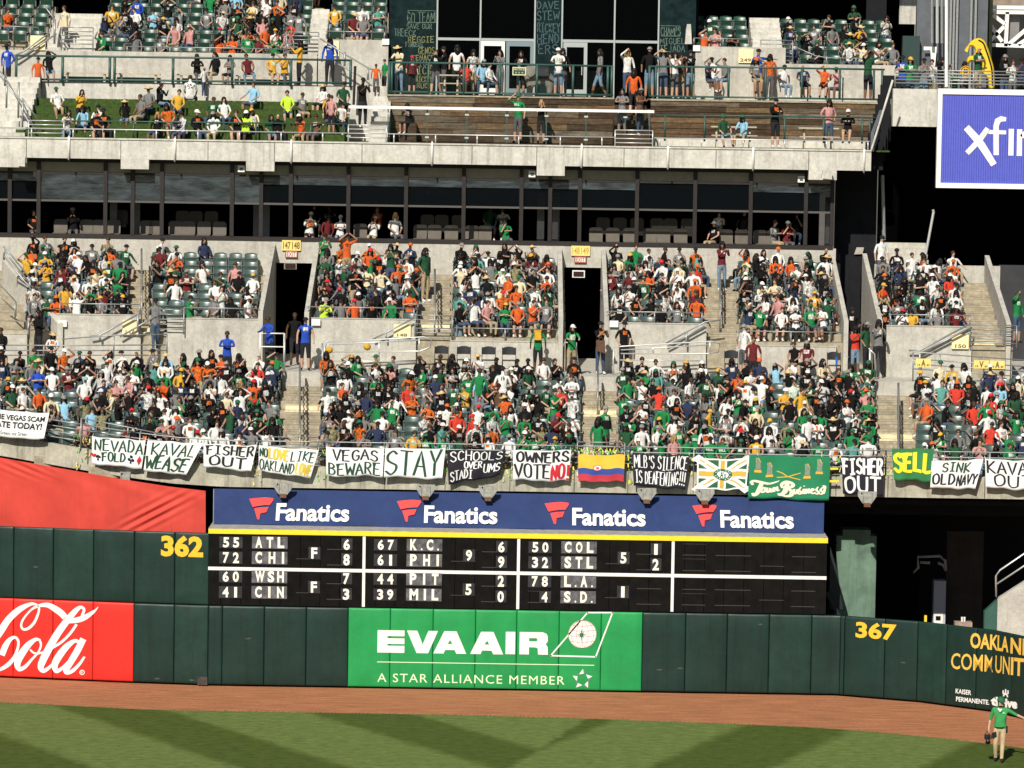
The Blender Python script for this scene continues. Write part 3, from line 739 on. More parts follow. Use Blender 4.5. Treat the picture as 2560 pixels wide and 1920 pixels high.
# ------------------------------------------------------------------ seats
def seat_proto(matl, lab):
    t = T('stadium_seat', lab, 'seat', (0,0,0))
    mb = MB(); n = 6      # back: curved shell
    for j, (z, y) in enumerate(((.40,.0),(.55,.03),(.72,.06),(.80,.09))):
        for i in range(n+1):
            u = -1+2*i/n; zz = z - (.035*u*u if j == 3 else 0)
            mb.v.append((u*(.23-.01*(j == 3)), y+.05-.045*u*u*1.0, zz))
            mb.v.append((u*(.23-.01*(j == 3)), y+.085-.045*u*u, zz))
    for j in range(3):
        for i in range(n):
            a = (j*(n+1)+i)*2; b = a+2; c = b+(n+1)*2; d = a+(n+1)*2
            mb.f.append((a,b,c,d)); mb.m.append(0); mb.f.append((a+1,d+1,c+1,b+1)); mb.m.append(0)
    j = 3
    for i in range(n):
        a = (j*(n+1)+i)*2; mb.f.append((a,a+2,a+3,a+1)); mb.m.append(0)
    mb.build('backrest', matl, t, smooth=True)
    mb = MB().hexa([(-.21,-.12,.36),(.21,-.12,.36),(.21,.02,.40),(-.21,.02,.40),(-.21,-.17,.60),(.21,-.17,.60),(.21,-.10,.62),(-.21,-.10,.62)])
    mb.build('folded_seat_pan', matl, t)
    for s in (-1, 1):
        mb = MB(); mb.box(s*.235-.018, -.16, .34, s*.235+.018, .08, .62); mb.box(s*.235-.02, .0, 0, s*.235+.02, .05, .4); mb.box(s*.235-.03, -.2, .60, s*.235+.03, .05, .635)
        mb.build('side_bracket', SEATM, t)
    return t
PG = seat_proto(SEATG, 'seat'); PD = seat_proto(SEATD, 'seat')
def banner_at(px):
    B = [(120,'the VEGAS TODAY banner'),(366,'the NEVADA FOLD banner'),(508,'the KAVAL WEASEL banner'),(644,'the first FISHER OUT banner'),(808,'the NO LOVE banner'),(960,'the VEGAS BEWARE banner'),(1115,'the STAY banner'),(1273,'the black SCHOOLS banner'),
         (1436,'the OWNERS VOTE NO banner'),(1570,'the yellow blue red flag'),(1732,'the SILENCE banner'),(1872,'the cross-striped emblem flag'),(2088,'the Town Business banner'),(2218,'the black FISHER OUT banner'),(2334,'the green SELL banner'),(2459,'the SINK banner'),(9999,'the last KAVAL OUT banner')]
    for e, n in B:
        if px < e: return n
def upper_at(px):
    for e, n in [(318,'far left upper block'),(370,'left upper stairs'),(660,'upper block left of the first tunnel'),(1046,'upper block right of the first tunnel'),(1128,'middle upper stairs'),(1400,'upper block left of the second tunnel'),(1760,'upper block right of the second tunnel'),(1845,'right upper stairs'),(2100,'upper block beside the dark passage'),(9999,'far right upper block under the blue sign')]:
        if px < e: return n
ORD = ['front','second','third','fourth','fifth','sixth','seventh','eighth','back']
# slots: every seat position in the house
SLOTS = []
def add_zone(zone, rows, blocks, dyseat, kindm, xat=None, pitch=.5):
    for i, (y, z) in enumerate(rows):
        for (a, b) in blocks:
            xa = X(a, z, xat or y)+.3; xb = X(b, z, xat or y)-.3
            n = int((xb-xa)/pitch); 
            for k in range(n+1):
                x = xa+(xb-xa)*k/max(n,1)
                if zone == 'L' and FYB+recede(x)+.25 > y+.2: continue
                px, py = proj(x, y+dyseat-.1, z+1.24)
                if px < -60 or px > 2625: continue
                SLOTS.append(dict(zone=zone, row=i, x=x, y=y+dyseat, z=z, px=px, py=py, m=kindm, who=None))
add_zone('L', LR, LX, .52, 'g')
add_zone('U', UR, UXB, .48, 'g')
UDL = [(151.9+.8*k, 19.35+.345*k) for k in range(8)]
UDL2 = [(152.3+.8*k, 20.2+.345*k) for k in range(5)]
UDR2 = [(152.3+.8*k, 19.85+.345*k) for k in range(4)]
UDR = [(151.9+.8*k, 19.45+.345*k) for k in range(5)]
add_zone('UL', UDL, [(238,768)], .5, 'd', 152)
add_zone('ULr', UDL2, [(816,962)], .5, 'd', 152)
add_zone('URm', UDR2, [(1735,1880)], .5, 'd', 152)
add_zone('URr', UDR, [(1962,2245)], .5, 'd', 152)
add_zone('ULl', [(151.9+.8*k, 19.9+.345*k) for k in range(5)], [(-60,108)], .5, 'd', 152)
LANDZ = {'UL': 'large top left stand', 'ULr': 'small stand left of chalkboard', 'URm': 'small stand right of pavilion', 'URr': 'top right stand', 'ULl': 'top left corner stand'}
# ------------------------------------------------------------------ railings
def px_poly(pts, Y): return [P(x, y, Y) for x, y in pts]
def railing(lab, bars, posts, Y, mt=GALV, r=.022, name='railing', cat='railing', n=6):
    """bars: lists of photo points; posts: (px, py_top, py_bottom)"""
    q = P(*bars[0][0], Y if not callable(Y) else Y(bars[0][0][0]))
    t = T(name, lab, cat, tuple(q))
    YY = (lambda px: Y) if not callable(Y) else Y
    for b in bars: MB().tube([P(x, y, YY(x)) for x, y in b], r, n).build('bar', mt, t, smooth=True)
    for p in posts: MB().tube([P(p[0], p[1], YY(p[0])), P(p[0]-(p[2]-p[1])*.016, p[2], YY(p[0]))], r*1.15, n).build('post', mt, t, smooth=True)
    return t
def gate(lab, x0, x1, y0, y1, Y, n=5, mt=GALV, r=.02):
    k = .0157*(x1-x0); bars = []
    for i in range(n):
        yy = y0+(y1-y0)*i/n; bars.append([(x0,yy),(x1,yy+k)])
    return railing(lab, bars, [(x0,y0,y1),(x1,y0+k,y1+k)], Y, mt, r, 'gate', 'gate')
# rail along the very front, behind the banners
Yr = lambda px: FYB+.12+recede(X(px,7,FYB))
def fpy(px, dz): # photo row of a height above the beam top
    x = X(px,7,FYB); rc = recede(x); return proj(x, FYB+.12+rc, ZF+.294*rc+dz)[1]
for a, b, lab in ((-120,205,'far left'),(205,640,'over the first cloth banners'),(640,812,'in front of the left stairs'),(812,1436,'over VEGAS BEWARE to OWNERS'),(1436,1575,'behind the striped flag'),(1575,2215,'over the black and green banners'),(2215,2330,'behind the SELL banner'),(2330,2620,'at the right end')):
    st = np.linspace(a, b, max(2, int((b-a)/50)+2))
    railing('front guard rail of the lower stand, section ' + lab, [[(p, fpy(p, h)) for p in st] for h in (.78,.6,.42,.24)], [(p, fpy(p,.8), fpy(p,-.05)) for p in np.arange(a, b+1, (b-a)/max(1, round((b-a)/155)))], Yr)
# rails over the upper bank wall and hand rails
def toprail(lab, x0, x1, Y, ztop, zb, n=1, step=90, mt=GALV):
    a = proj(X(x0,ztop,Y),Y,ztop)[1]; a2 = proj(X(x0,zb,Y),Y,zb)[1]; k = .0157
    bars = [[(x0, a+(a2-a)*i/max(n,1)*.9), (x1, a+(a2-a)*i/max(n,1)*.9+k*(x1-x0))] for i in range(n)]
    posts = [(p, a+k*(p-x0), a2+k*(p-x0)) for p in np.linspace(x0, x1, max(2, int((x1-x0)/step)+1))]
    return railing(lab, bars, posts, Y, mt)
toprail('thin steel rail on the wall left of the left upper stairs', 150, 350, 137.1, 11.18, 10.82)
toprail('thin steel rail on the wall left of the first tunnel', 460, 648, 137.1, 11.1, 10.74)
toprail('thin steel rail on the wall with sign 148', 770, 1035, 137.1, 11.2, 10.82)
toprail('thin steel rail left of the second tunnel', 1130, 1396, 137.1, 10.55, 10.12)
toprail('thin steel rail right of the second tunnel', 1518, 1755, 137.1, 11.2, 10.82)
toprail('thin steel rail beside the dark passage', 1845, 2110, 137.1, 10.6, 10.12)
toprail('thin steel rail at the far right upper seats', 2226, 2425, 137.1, 11.25, 10.87)
gate('steel gate at the foot of the left upper stairs', 390, 460, 773, 835, 136.9)
gate('steel gate at the foot of the middle upper stairs', 1038, 1131, 788, 842, 136.9)
gate('steel gate at the foot of the far right upper stairs', 2425, 2542, 812, 868, 136.9)
gate('steel gate at the foot of the left lower stairs', 672, 795, 1092, 1125, 127.2, 3)
gate('steel gate above the yellow blue red flag', 1444, 1562, 1105, 1140, 127.2, 3)
gate('wheeled white trolley rack held by the man in the blue jacket', 651, 711, 833, 900, 135.6, 2, WHITE, .025)
# stair hand rails (single heavy rail down the middle)
def midrail(lab, p, rows, dy, n0, n1, hgt=.9):
    t = T('handrail', lab, 'railing', (X(p, rows[n0][1], rows[n0][0]), rows[n0][0], rows[n0][1]))
    pts = [Vector((X(p, rows[i][1], rows[i][0]), rows[i][0]+.2, rows[i][1]+hgt)) for i in range(n0, n1+1)]
    MB().tube(pts, .035, 6).build('bar', GALV, t, smooth=True); MB().tube([q-Vector((0,0,.42)) for q in pts], .022, 6).build('bar', GALV, t, smooth=True)
    for q in pts[::2]+[pts[-1]]: MB().tube([q, q-Vector((0,0,hgt))], .028, 6).build('post', GALV, t, smooth=True)
midrail('centre handrail of the stairs left of the VEGAS BEWARE banner', 748, LR, .85, 1, 8)
midrail('centre handrail of the stairs above the yellow blue red flag', 1494, LR, .85, 6, 8)
midrail('centre handrail of the stairs above the green SELL banner', 2246, LR, .85, 0, 7)
midrail('centre handrail of the upper stairs left of the first tunnel', 352, UR, .8, 1, 7)
midrail('centre handrail of the upper stairs between the tunnels', 1086, UR, .8, 0, 5)
midrail('centre handrail of the upper stairs right of the tunnels', 1800, UR, .8, 1, 7)
# sloping rails in front of the cross walls
railing('dark sloping handrail beside the left upper stairs', [[(225,842),(250,838),(345,786)],[(300,842),(390,790)]], [(250,838,850),(345,786,830)], 136.8, r=.035)
railing('sloping handrail passing the 148 sign', [[(932,848),(965,832),(1035,795)]], [(965,832,850)], 136.8, r=.03)
railing('sloping handrail down to the ramp right of the second tunnel', [[(1665,858),(1762,805),(1800,800)],[(1668,866),(1762,815)]], [(1716,830,866)], 136.8, r=.03)
railing('dark sloping handrail passing the 150 sign', [[(2272,876),(2300,876),(2420,812)],[(2300,884),(2425,820)]], [(2300,876,925)], 136.8, r=.035)
railing('bright ramp railing left of the folding chairs', [[(812,872),(818,856),(1060,842),(1078,850),(1076,868),(1050,878),(815,880)],[(822,862),(1050,850)],[(815,902),(1040,905)]], [(812,856,960),(948,850,905),(1048,845,882)], 136.0, SILV, .024)
railing('bright ramp railing right of the second tunnel', [[(1546,868),(1552,866),(1780,853),(1800,860),(1796,880),(1770,884),(1552,884)],[(1552,875),(1778,862)],[(1550,900),(1750,902)]], [(1534,868,940),(1633,866,884),(1775,853,884)], 136.0, SILV, .024)
railing('short steel handrail above the KAVAL WEASEL banner', [[(203,1045),(320,1068),(430,1090),(433,1106)]], [(203,1045,1125),(320,1068,1090)], 127.0)
railing('steel railing with three bars in front of the left cross wall', [[(-60,862),(150,864),(418,862)],[(-60,876),(150,876),(418,876)],[(-60,888),(418,888)],[(155,848),(280,838),(418,836)]], [(110,862,892),(285,838,895),(418,836,890)], 135.4)
railing('steel railing with yellow cards at the far right', [[(2280,885),(2285,880),(2620,905)],[(2284,897),(2620,920)],[(2284,910),(2620,932)],[(2284,922),(2620,946)]], [(2283,880,960),(2350,884,930),(2460,893,938),(2575,902,948)], 135.2)
railing('steel handrail right of the blue guards by the first tunnel', [[(806,858),(806,950)]], [(712,836,950)], 135.6, r=.03)
railing('grey handrails leaning down on the slanted wall at far left', [[(10,618),(30,640),(150,790)],[(12,628),(28,650),(146,797)],[(10,640),(140,800)]], [(10,616,650),(75,700,730),(148,788,800)], 139, r=.03)
railing('second grey handrail at the left picture edge', [[(-20,700),(0,712),(40,755),(40,790)],[(-20,722),(35,775)]], [(72,800,842),(38,755,800)], 137.2, r=.025)
railing('steel handrail pair beside the 148 149 tunnel floor', [[(1408,868),(1412,855),(1440,860),(1446,925)]], [(1440,856,915),(1432,860,900)], 135.6, SILV, .03)
railing('steel handrail beside the passage stairs', [[(2172,870),(2186,885),(2190,950)]], [(2175,872,945)], 135.6, SILV, .03)
# pipe-shaped ramp-side boxes, folding chairs
def folding_chair(px_, lab):
    x = X(px_, 9.3, 135.9); t = T('folding_chair', lab, 'chair', (x, 135.9, zA), 'black folding chairs on the cross aisle')
    MB().box(x-.22, 135.7, zA+.43, x+.22, 136.1, zA+.46).build('seat', FOLDK, t)
    mb = MB(); 
    for i in range(6):
        u0, u1 = -1+i/3, -1+(i+1)/3
        mb.hexa([(x+u0*.22,136.13-.04*u0*u0,zA+.62),(x+u1*.22,136.13-.04*u1*u1,zA+.62),(x+u1*.22,136.16-.04*u1*u1,zA+.62),(x+u0*.22,136.16-.04*u0*u0,zA+.62),
                 (x+u0*.22,136.15-.04*u0*u0,zA+.9-.05*u0*u0),(x+u1*.22,136.15-.04*u1*u1,zA+.9-.05*u1*u1),(x+u1*.22,136.18-.04*u1*u1,zA+.9-.05*u1*u1),(x+u0*.22,136.18-.04*u0*u0,zA+.9-.05*u0*u0)])
    mb.build('backrest', FOLDK, t)
    for s in (-1, 1):
        MB().tube([(x+s*.23,135.66,zA),(x+s*.23,136.16,zA+.88)], .013, 5).build('leg', FOLDK, t); MB().tube([(x+s*.21,136.12,zA),(x+s*.21,135.8,zA+.45)], .013, 5).build('leg', FOLDK, t)
    MB().tube([(x-.21,136.05,zA+.15),(x+.21,136.05,zA+.15)], .01, 5).build('brace', FOLDK, t)
for px_, lb in ((1103,'black folding chair nearest the middle gate'),(1159,'second black folding chair from the middle gate'),(1221,'third black folding chair from the middle gate, behind the man in black'),(1272,'fourth black folding chair from the middle gate'),(1828,'black folding chair behind the standing man in white'),(2085,'black folding chair with a blue bottle beside the dark passage')): folding_chair(px_, lb)
tag(MB().tube([(X(2091,9.6,135.7),135.66,zA+.47),(X(2091,9.6,135.7),135.66,zA+.75)], .035, 8).build('water_bottle', mat('blue_plastic', (.02,.12,.5), .3)), 'blue drinking bottle on the folding chair by the passage', 'bottle')
# ------------------------------------------------------------------ signs
SIGNY = mat('pale_yellow_sign', (.85,.66,.20), .6, .12, 8); SIGNP = mat('cream_sign', (.86,.74,.42), .6, .1, 8); SIGNR = mat('dull_red_paint', (.36,.05,.04), .7, .3, 20); SIGNW = mat('off_white_sign', (.72,.66,.58), .7)
def sign(name, lab, x0, y0, x1, y1, Y, bgm, texts, cat='sign', border=None):
    a = P(x0, y1, Y); b = P(x1, y0, Y); t = T(name, lab, cat, tuple(a))
    za, zb = a.z, b.z
    MB().box(a.x, Y-.02, za, b.x, Y+.02, zb).build('panel', bgm, t)
    S = lambda u, v: (a.x+(b.x-a.x)*u, Y-.024, za+(zb-za)*v)
    if border:
        mb = MB(); w_ = .035; MB().build
        mb.box(a.x,Y-.026,za,b.x,Y-.021,za+w_); mb.box(a.x,Y-.026,zb-w_,b.x,Y-.021,zb); mb.box(a.x,Y-.026,za+w_,a.x+w_,Y-.021,zb-w_); mb.box(b.x-w_,Y-.026,za+w_,b.x,Y-.021,zb-w_); mb.build('border', border, t)
    for (s, u0, v0, u1, v1, mt, bold) in texts:
        mb = MB(); put_text(mb, S, s, u0, v0, u1, v1, bold=bold); mb.build('lettering', mt, t)
    return t
BRN = mat('brown_lettering', (.16,.11,.03), .7); GOLDT = mat('washed_gold_lettering', (.50,.30,.06), .7)
sign('section_sign', 'yellow sign reading 147 148 above the left tunnel', 705, 601, 752, 626, 143.8, SIGNY, [('147', .06,.14,.46,.86, BRN, .03), ('148', .54,.14,.95,.86, BRN, .03)])
sign('exit_sign', 'red bordered EXIT sign over the left tunnel, below 147 148', 713, 627, 744, 644, 143.8, SIGNW, [('EXIT', .14,.2,.86,.8, SIGNR, .01)], border=SIGNR)
sign('section_sign', 'faded yellow sign reading 148 149 above the second tunnel', 1428, 615, 1475, 639, 143.8, SIGNY, [('148', .06,.15,.45,.85, GOLDT, .02), ('149', .52,.15,.94,.85, GOLDT, .02)])
sign('exit_sign', 'red bordered EXIT sign below the 148 149 sign', 1436, 641, 1466, 657, 143.8, SIGNW, [('EXIT', .14,.2,.86,.8, SIGNR, .01)], border=SIGNR)
sign('section_sign', 'cream sign numbered 148 on the low wall beside the gate', 984, 811, 1027, 843, 136.98, SIGNP, [('148', .2,.06,.8,.3, BRN, .03)])
sign('section_sign', 'cream sign numbered 147 behind the dark sloping handrail', 306, 800, 346, 838, 136.98, SIGNP, [('147', .2,.1,.75,.35, BRN, .02)])
sign('section_sign', 'cream sign numbered 150 on the far right wall', 2379, 836, 2422, 872, 136.98, SIGNP, [('150', .2,.06,.85,.32, BRN, .03)])
for k, (x0, ch) in enumerate(((2289,'A'),(2434,'V'),(2474,'A'))):
    sign('yellow_card', f'small yellow card with letter {ch} tied to the right railing, {["left","middle","right"][k]} one of three', x0, [897,901,902][k], x0+38, [918,921,922][k], 135.15, SIGNY, [(ch, .36,.1,.66,.9, BRN, .05), ('19', .1,.12,.3,.4, BRN, .03), ('89', .72,.12,.92,.4, BRN, .03)])
for px_, py_, lab in ((145,802,'left of the 147 sign'),(779,799,'at the right corner of the first tunnel'),(1524,803,'at the right corner of the second tunnel'),):
    a = P(px_, py_, 136.95); tag(MB().box(a.x, 136.93, a.z-.2, a.x+.3, 136.99, a.z+.02).build('white_notice', WHITE), 'small white notice on the cross wall ' + lab, 'notice')
# brackets below the front edge
BRK = mat('rusty_galvanised_plate', (.33,.33,.30), .6, .5, 9, .2)
for k, px_ in enumerate((308,708,1064,1220,1617,1762,2168)):
    x = X(px_, 6, 125.9); rc = recede(x); zb = ZB+.294*rc+.17; y = FYB+rc
    t = T('steel_bracket', 'grey steel bracket under the stand edge below ' + banner_at(px_), 'bracket', (x, y, zb), 'brackets under the stand edge')
    s = .17 if k == 0 else .30
    pr = [(-s, .06), (s, .06), (s, -.08), (s*.45, -.33), (-s*.45, -.33), (-s, -.08)]
    mb = MB()
    n0 = len(mb.v)
    f = [(x+u, y-.62, zb+v) for u, v in pr]; bk = [(x+u, y-.54, zb+v) for u, v in pr]; mb.box(x-.08, y-.54, zb-.2, x+.08, y-.002, zb-.02)
    mb.poly(f); mb.poly(bk[::-1])
    for i in range(6): j = (i+1) % 6; mb.quad(f[i], bk[i], bk[j], f[j])
    mb.build('plate', BRK, t)
    MB().box(x-.1, y-.7, zb-.42, x+.1, y-.5, zb-.3).build('rusty_foot', mat('rust', (.16,.08,.04), .9, .4, 20), t)
    for sgn in (-1, 1): MB().box(x+sgn*.14-.012, y-.66, zb-.3, x+sgn*.14+.012, y-.62, zb+.04).build('fin', BRK, t)
    MB().tube([(x-s*.6, y-.64, zb+.0), (x-s*.6, y-.615, zb+.0)], .025, 6).build('bolt', VOID, t)
# ------------------------------------------------------------------ space under the lower stand
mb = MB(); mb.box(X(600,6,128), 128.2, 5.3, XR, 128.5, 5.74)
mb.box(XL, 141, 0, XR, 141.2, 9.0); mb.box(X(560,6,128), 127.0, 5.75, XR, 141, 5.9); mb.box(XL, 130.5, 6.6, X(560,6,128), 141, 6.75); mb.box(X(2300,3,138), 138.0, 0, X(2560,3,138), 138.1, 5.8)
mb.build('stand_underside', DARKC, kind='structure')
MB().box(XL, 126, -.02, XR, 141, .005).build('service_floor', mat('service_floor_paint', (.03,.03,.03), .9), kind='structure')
GCOL = mat('mottled_green_paint', (.13,.22,.16), .8, .45, 1.3, .5)
x0, x1 = X(2090,3.5,128.5), X(2190,3.5,128.5)
mb = MB().box(x0, 128.5, 0, x1, 129.4, 4.55); mb.box(x0+.2, 128.5, 4.55, x1-.2, 129.4, 4.75)
tag(mb.build('concrete_pier', GCOL), 'mottled pale green concrete pier right of the scoreboard', 'pillar')
mb = MB(); a = P(2066,1340,126.4)
mb.hexa([(x0-.35,126.6,2.4),(x0+.1,126.6,2.4),(x0+.1,126.9,2.4),(x0-.35,126.9,2.4),(x0-.35,126.6,4.4),(x0-.1,126.6,3.6),(x0-.1,126.9,3.6),(x0-.35,126.9,4.4)]); mb.beam(P(2068,1480,126.2), P(2102,1550,126.2), .12, .12)
tag(mb.build('dark_steel_frame', mat('near_black_green_steel', (.004,.012,.014), .5)), 'dark angled steel frame between the scoreboard and pale green pier', 'frame')
railing('white pipes bending over the dark service area', [[(2283,1432),(2296,1420),(2294,1392),(2350,1390),(2362,1402),(2364,1425)],[(2300,1406),(2325,1407)],[(2345,1407),(2358,1412),(2364,1428)]], [], 131, mat('dull_white_pipe', (.35,.33,.3), .6), .05, 'overhead_pipe', 'pipe')
tag(MB().box(X(2366,3,134),134,0,X(2458,3,134),134.2,4.15).build('service_wall', mat('dim_brown_plaster', (.05,.042,.035), .9, .4, 2, .5)), 'dim brown service wall right of the tall grey cabinet', 'wall')
t = T('cabinet', 'tall white and grey service cabinet behind the right wall, lower part sunlit', 'cabinet', (X(2350,2,132),132,0))
xa, xb = X(2334,2,132), X(2364,2,132); MB().box(xa,132,0,xb,132.5,Z(1452,132,2350)).build('body', mat('cabinet_grey', (.42,.44,.5), .5), t); MB().box(xa+.03,131.97,Z(1562,132,2350),xb-.08,132,Z(1535,132,2350)).build('door', WHITE, t)  # white door panel paints the sunlit lower part of the cabinet
MB().box(xa+.08,131.95,Z(1550,132,2350),xa+.24,131.972,Z(1540,132,2350)).build('label_plate', BOARD, t)
xa = X(2388,2,127.2); t = tag(MB().box(xa,127.2,0,xa+.55,127.6,Z(1556,127.2,2400)).build('crate', mat('weathered_wood', (.35,.26,.2), .9, .3, 9)), 'pale wooden crate just behind the right wall carrying two cups', 'crate')
for k in (0, 1): tag(MB().tube([(xa+.24+.08*k,127.4,Z(1556,127.2,2400)),(xa+.24+.08*k,127.4,Z(1556,127.2,2400)+.15)], [.028,.036], 8).build('cup', WHITE), ['left white cup on the wooden crate','right white cup on the wooden crate'][k], 'cup')
tag(MB().box(X(2311,2,127.6),127.6,1.5,X(2317,2,127.6),127.7,Z(1539,127.6,2314)).build('bollard', YELB), 'short yellow post behind the right wall', 'post')
# concrete stair wall at the right edge
mb = MB(); a = X(2470,3,126.8); b = X(2494,3,126.8); c = X(2680,3,126.8)
zt0 = Z(1498,126.8,2490); zt1 = Z(1430,126.8,2580)
mb.hexa([(b,126.8,0),(c,126.8,0),(c,127.1,0),(b,127.1,0),(b,126.8,zt0),(c,126.8,zt1+.7),(c,127.1,zt1+.7),(b,127.1,zt0)])
tag(mb.build('stair_side_wall', CONC), 'sunlit sloping concrete stair wall at the right edge behind the curved pads', 'wall')
tag(MB().hexa([(a-.1,126.75,0),(b-.004,126.75,0),(b-.004,127.1,0),(a-.1,127.1,0),(a-.1,126.75,Z(1530,126.8,2465)),(b-.004,126.75,zt0-.02),(b-.004,127.1,zt0-.02),(a-.1,127.1,Z(1530,126.8,2465))]).build('green_end_post', mat('mid_green_paint', (.03,.10,.075), .7, .2, 4)), 'dark green end post of the sloping concrete stair wall', 'post')
railing('pale handrail rising right on the sloping stair wall', [[(2490,1492),(2490,1440),(2500,1425),(2640,1330)],[(2492,1460),(2640,1362)]], [], 126.75, SILV, .03)
# ================================================================== SUITE WINDOWS
SY = 143.9; ZS0, ZS1 = 13.17, 16.05
GLASS = bpy.data.materials.new('dark_tinted_glass'); GLASS.use_nodes = True
_b = GLASS.node_tree.nodes['Principled BSDF']; _b.inputs['Base Color'].default_value = (.004,.006,.008,1); _b.inputs['Roughness'].default_value = .12; _b.inputs['Alpha'].default_value = .6; _b.inputs['Specular IOR Level'].default_value = .1
FILM = mat('crinkled_window_film', (.042,.055,.062), .18, .9, 1.3, 0, 1.0, 2.5, 0, .7, c2=(.004,.006,.008), stretch=(.8,1,2.5))  # pale streaks in the film's colour stand in for reflections
fr = T('suite_window_band', 'long band of dark framed suite windows under the upper deck', 'windows', (0, SY, ZS0))
mul = [-120,-45,25,97,264,332,405,580,653,727,871,1015,1159,1303,1375,1449,1592,1737,1876,2014,2080]
xm = [X(p, 14.5, SY) for p in mul]
MB().box(xm[0], SY-.08, ZS0, xm[-1]+.05, SY+.1, ZS0+.14).build('sill', BRONZE, fr)
MB().box(xm[0], SY-.05, ZS1-.17, xm[-1]+.05, SY+.1, ZS1+.02).build('head_frame', BRONZE, fr)
for k, x in enumerate(xm): MB().box(x-.07, SY-.10, ZS0+.14, x+.07, SY+.08, ZS1-.17).build('mullion', BRONZE, fr)
zt_ = Z(512+0, SY, 1280)-.10
r = random.Random(7)
MULL = mat('worn_transom', (.09,.085,.08), .4)
for a, b, p in zip(xm[:-1], xm[1:], mul):
    a_, b_ = a+.07, b-.07
    MB().box(a_, SY-.03, zt_-.035, b_, SY+.03, zt_+.035).build('transom', MULL, fr)
    MB().box(a_, SY+.0, ZS1-.52, b_, SY+.03, ZS1-.17).build('valance_panel', TAN, fr)
    MB().box(a_, SY-.02, ZS1-.60, b_, SY+.03, ZS1-.52).build('transom', BRONZE, fr)
    film = p in (97,25,264,332,405,580); h = (zt_+.04) if film and p != 25 else (ZS1-.86 if p != 1592 and p != 1737 else ZS1-.6)
    if h < ZS1-.62:
        mb = MB(); n = 10; m_ = 5
        for i in range(n+1):
            for j in range(m_+1): mb.v.append((a_+(b_-a_)*i/n, SY-.005+r.uniform(-.012,.012), h+(ZS1-.60-h)*j/m_))
        for i in range(n):
            for j in range(m_): q = i*(m_+1)+j; mb.f.append((q,q+m_+1,q+m_+2,q+1)); mb.m.append(0)
        mb.build('window_film', FILM, fr, smooth=True)
    mb = MB(); mb.box(a_, SY+.035, zt_+.035, b_, SY+.045, ZS1-.60); mb.build('upper_pane', GLASS, fr)
# interior room
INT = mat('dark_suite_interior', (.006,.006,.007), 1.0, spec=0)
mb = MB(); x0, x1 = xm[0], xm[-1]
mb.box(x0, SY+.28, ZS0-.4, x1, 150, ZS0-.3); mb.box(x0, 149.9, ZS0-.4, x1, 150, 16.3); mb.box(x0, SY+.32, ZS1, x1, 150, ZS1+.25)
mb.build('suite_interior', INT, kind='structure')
PCOL = mat('grey_partition', (.20,.20,.20), .8, .2, 3)
for k, p in enumerate((288,345,645,1352,1390,2070,668)):
    x = X(p,14.5,146); tag(MB().box(x-.13, 145.4, ZS0-.3, x+.13, 145.7, 15.0).build('suite_partition', PCOL), 'grey column inside the suites, %s' % ['third from the left, left one','fourth from the left','left of the first tunnel','above the second tunnel, left one','above the second tunnel, right one','at the right end of the band','above the 147 sign, right one'][k], 'column')
def lounge(px_, row, lab):
    y = 144.75+row*.9; z = ZS0-.3+.34*row; x = X(px_, z+.6, y)
    t = T('lounge_seat', lab, 'seat', (x, y, z), 'grey lounge seats inside the suites')
    mb = MB(); pr = [(-.24,0),(-.25,.4),(-.22,.47),(-.15,.5),(.15,.5),(.22,.47),(.25,.4),(.24,0)]
    f = [(x+u, y+.18+.1*v, z+.42+v) for u, v in pr]; b = [(p[0], p[1]+.1, p[2]) for p in f]
    mb.poly(f); mb.poly(b[::-1])
    for i in range(8): j = (i+1) % 8; mb.quad(f[i], b[i], b[j], f[j])
    mb.build('backrest', LOUNGE, t); MB().box(x-.24, y-.28, z+.3, x+.24, y+.17, z+.44).build('cushion', LOUNGE, t)
bays = {97:'second full bay from the left',405:'wide bay left of the first tunnel',264:'narrow bay near the left',332:'narrow bay left of the shiny film',871:'third bay right of the first tunnel',1015:'bay with the hanging screen',1159:'bay right of the hanging screen',1449:'first wide bay right of the second tunnel',1592:'second wide bay right of the second tunnel',1737:'third wide bay right of the second tunnel',1876:'fourth wide bay right of the second tunnel'}
LS = {97:[150,215,247],264:[283],332:[365,388],405:[437,470,509,548],871:[900,],1015:[1050,1086,1128],1159:[1180,1212],1449:[1490,1532,1575],1592:[1625,1659,1702],1737:[1816,1855],1876:[1901,1934]}
for k in LS:
    for j_, p in enumerate(LS[k]): lounge(p, 0, ['first','second','third','fourth'][j_]+' grey lounge seat, front row, ' + bays[k])
    for j_, p in enumerate(LS[k][:3]):
        if k in (405,1015,1449,1592,264): lounge(p+18, 1, ['first','second','third'][j_]+' grey lounge seat, second row, ' + bays[k])
a = P(1040,450,144.8)
t = T('television', 'thin tilted dark television hanging in a suite window', 'television', tuple(a)); MB().hexa([P(1035,485,145.2),P(1068,485,144.7),P(1068,485,144.75),P(1035,485,145.25),P(1045,450,145.2),P(1077,448,144.7),P(1077,448,144.75),P(1045,450,145.25)]).build('screen', BOARD, t); MB().beam(P(1067,485,144.66), P(1077,447,144.66), .03).build('edge', SILV, t)
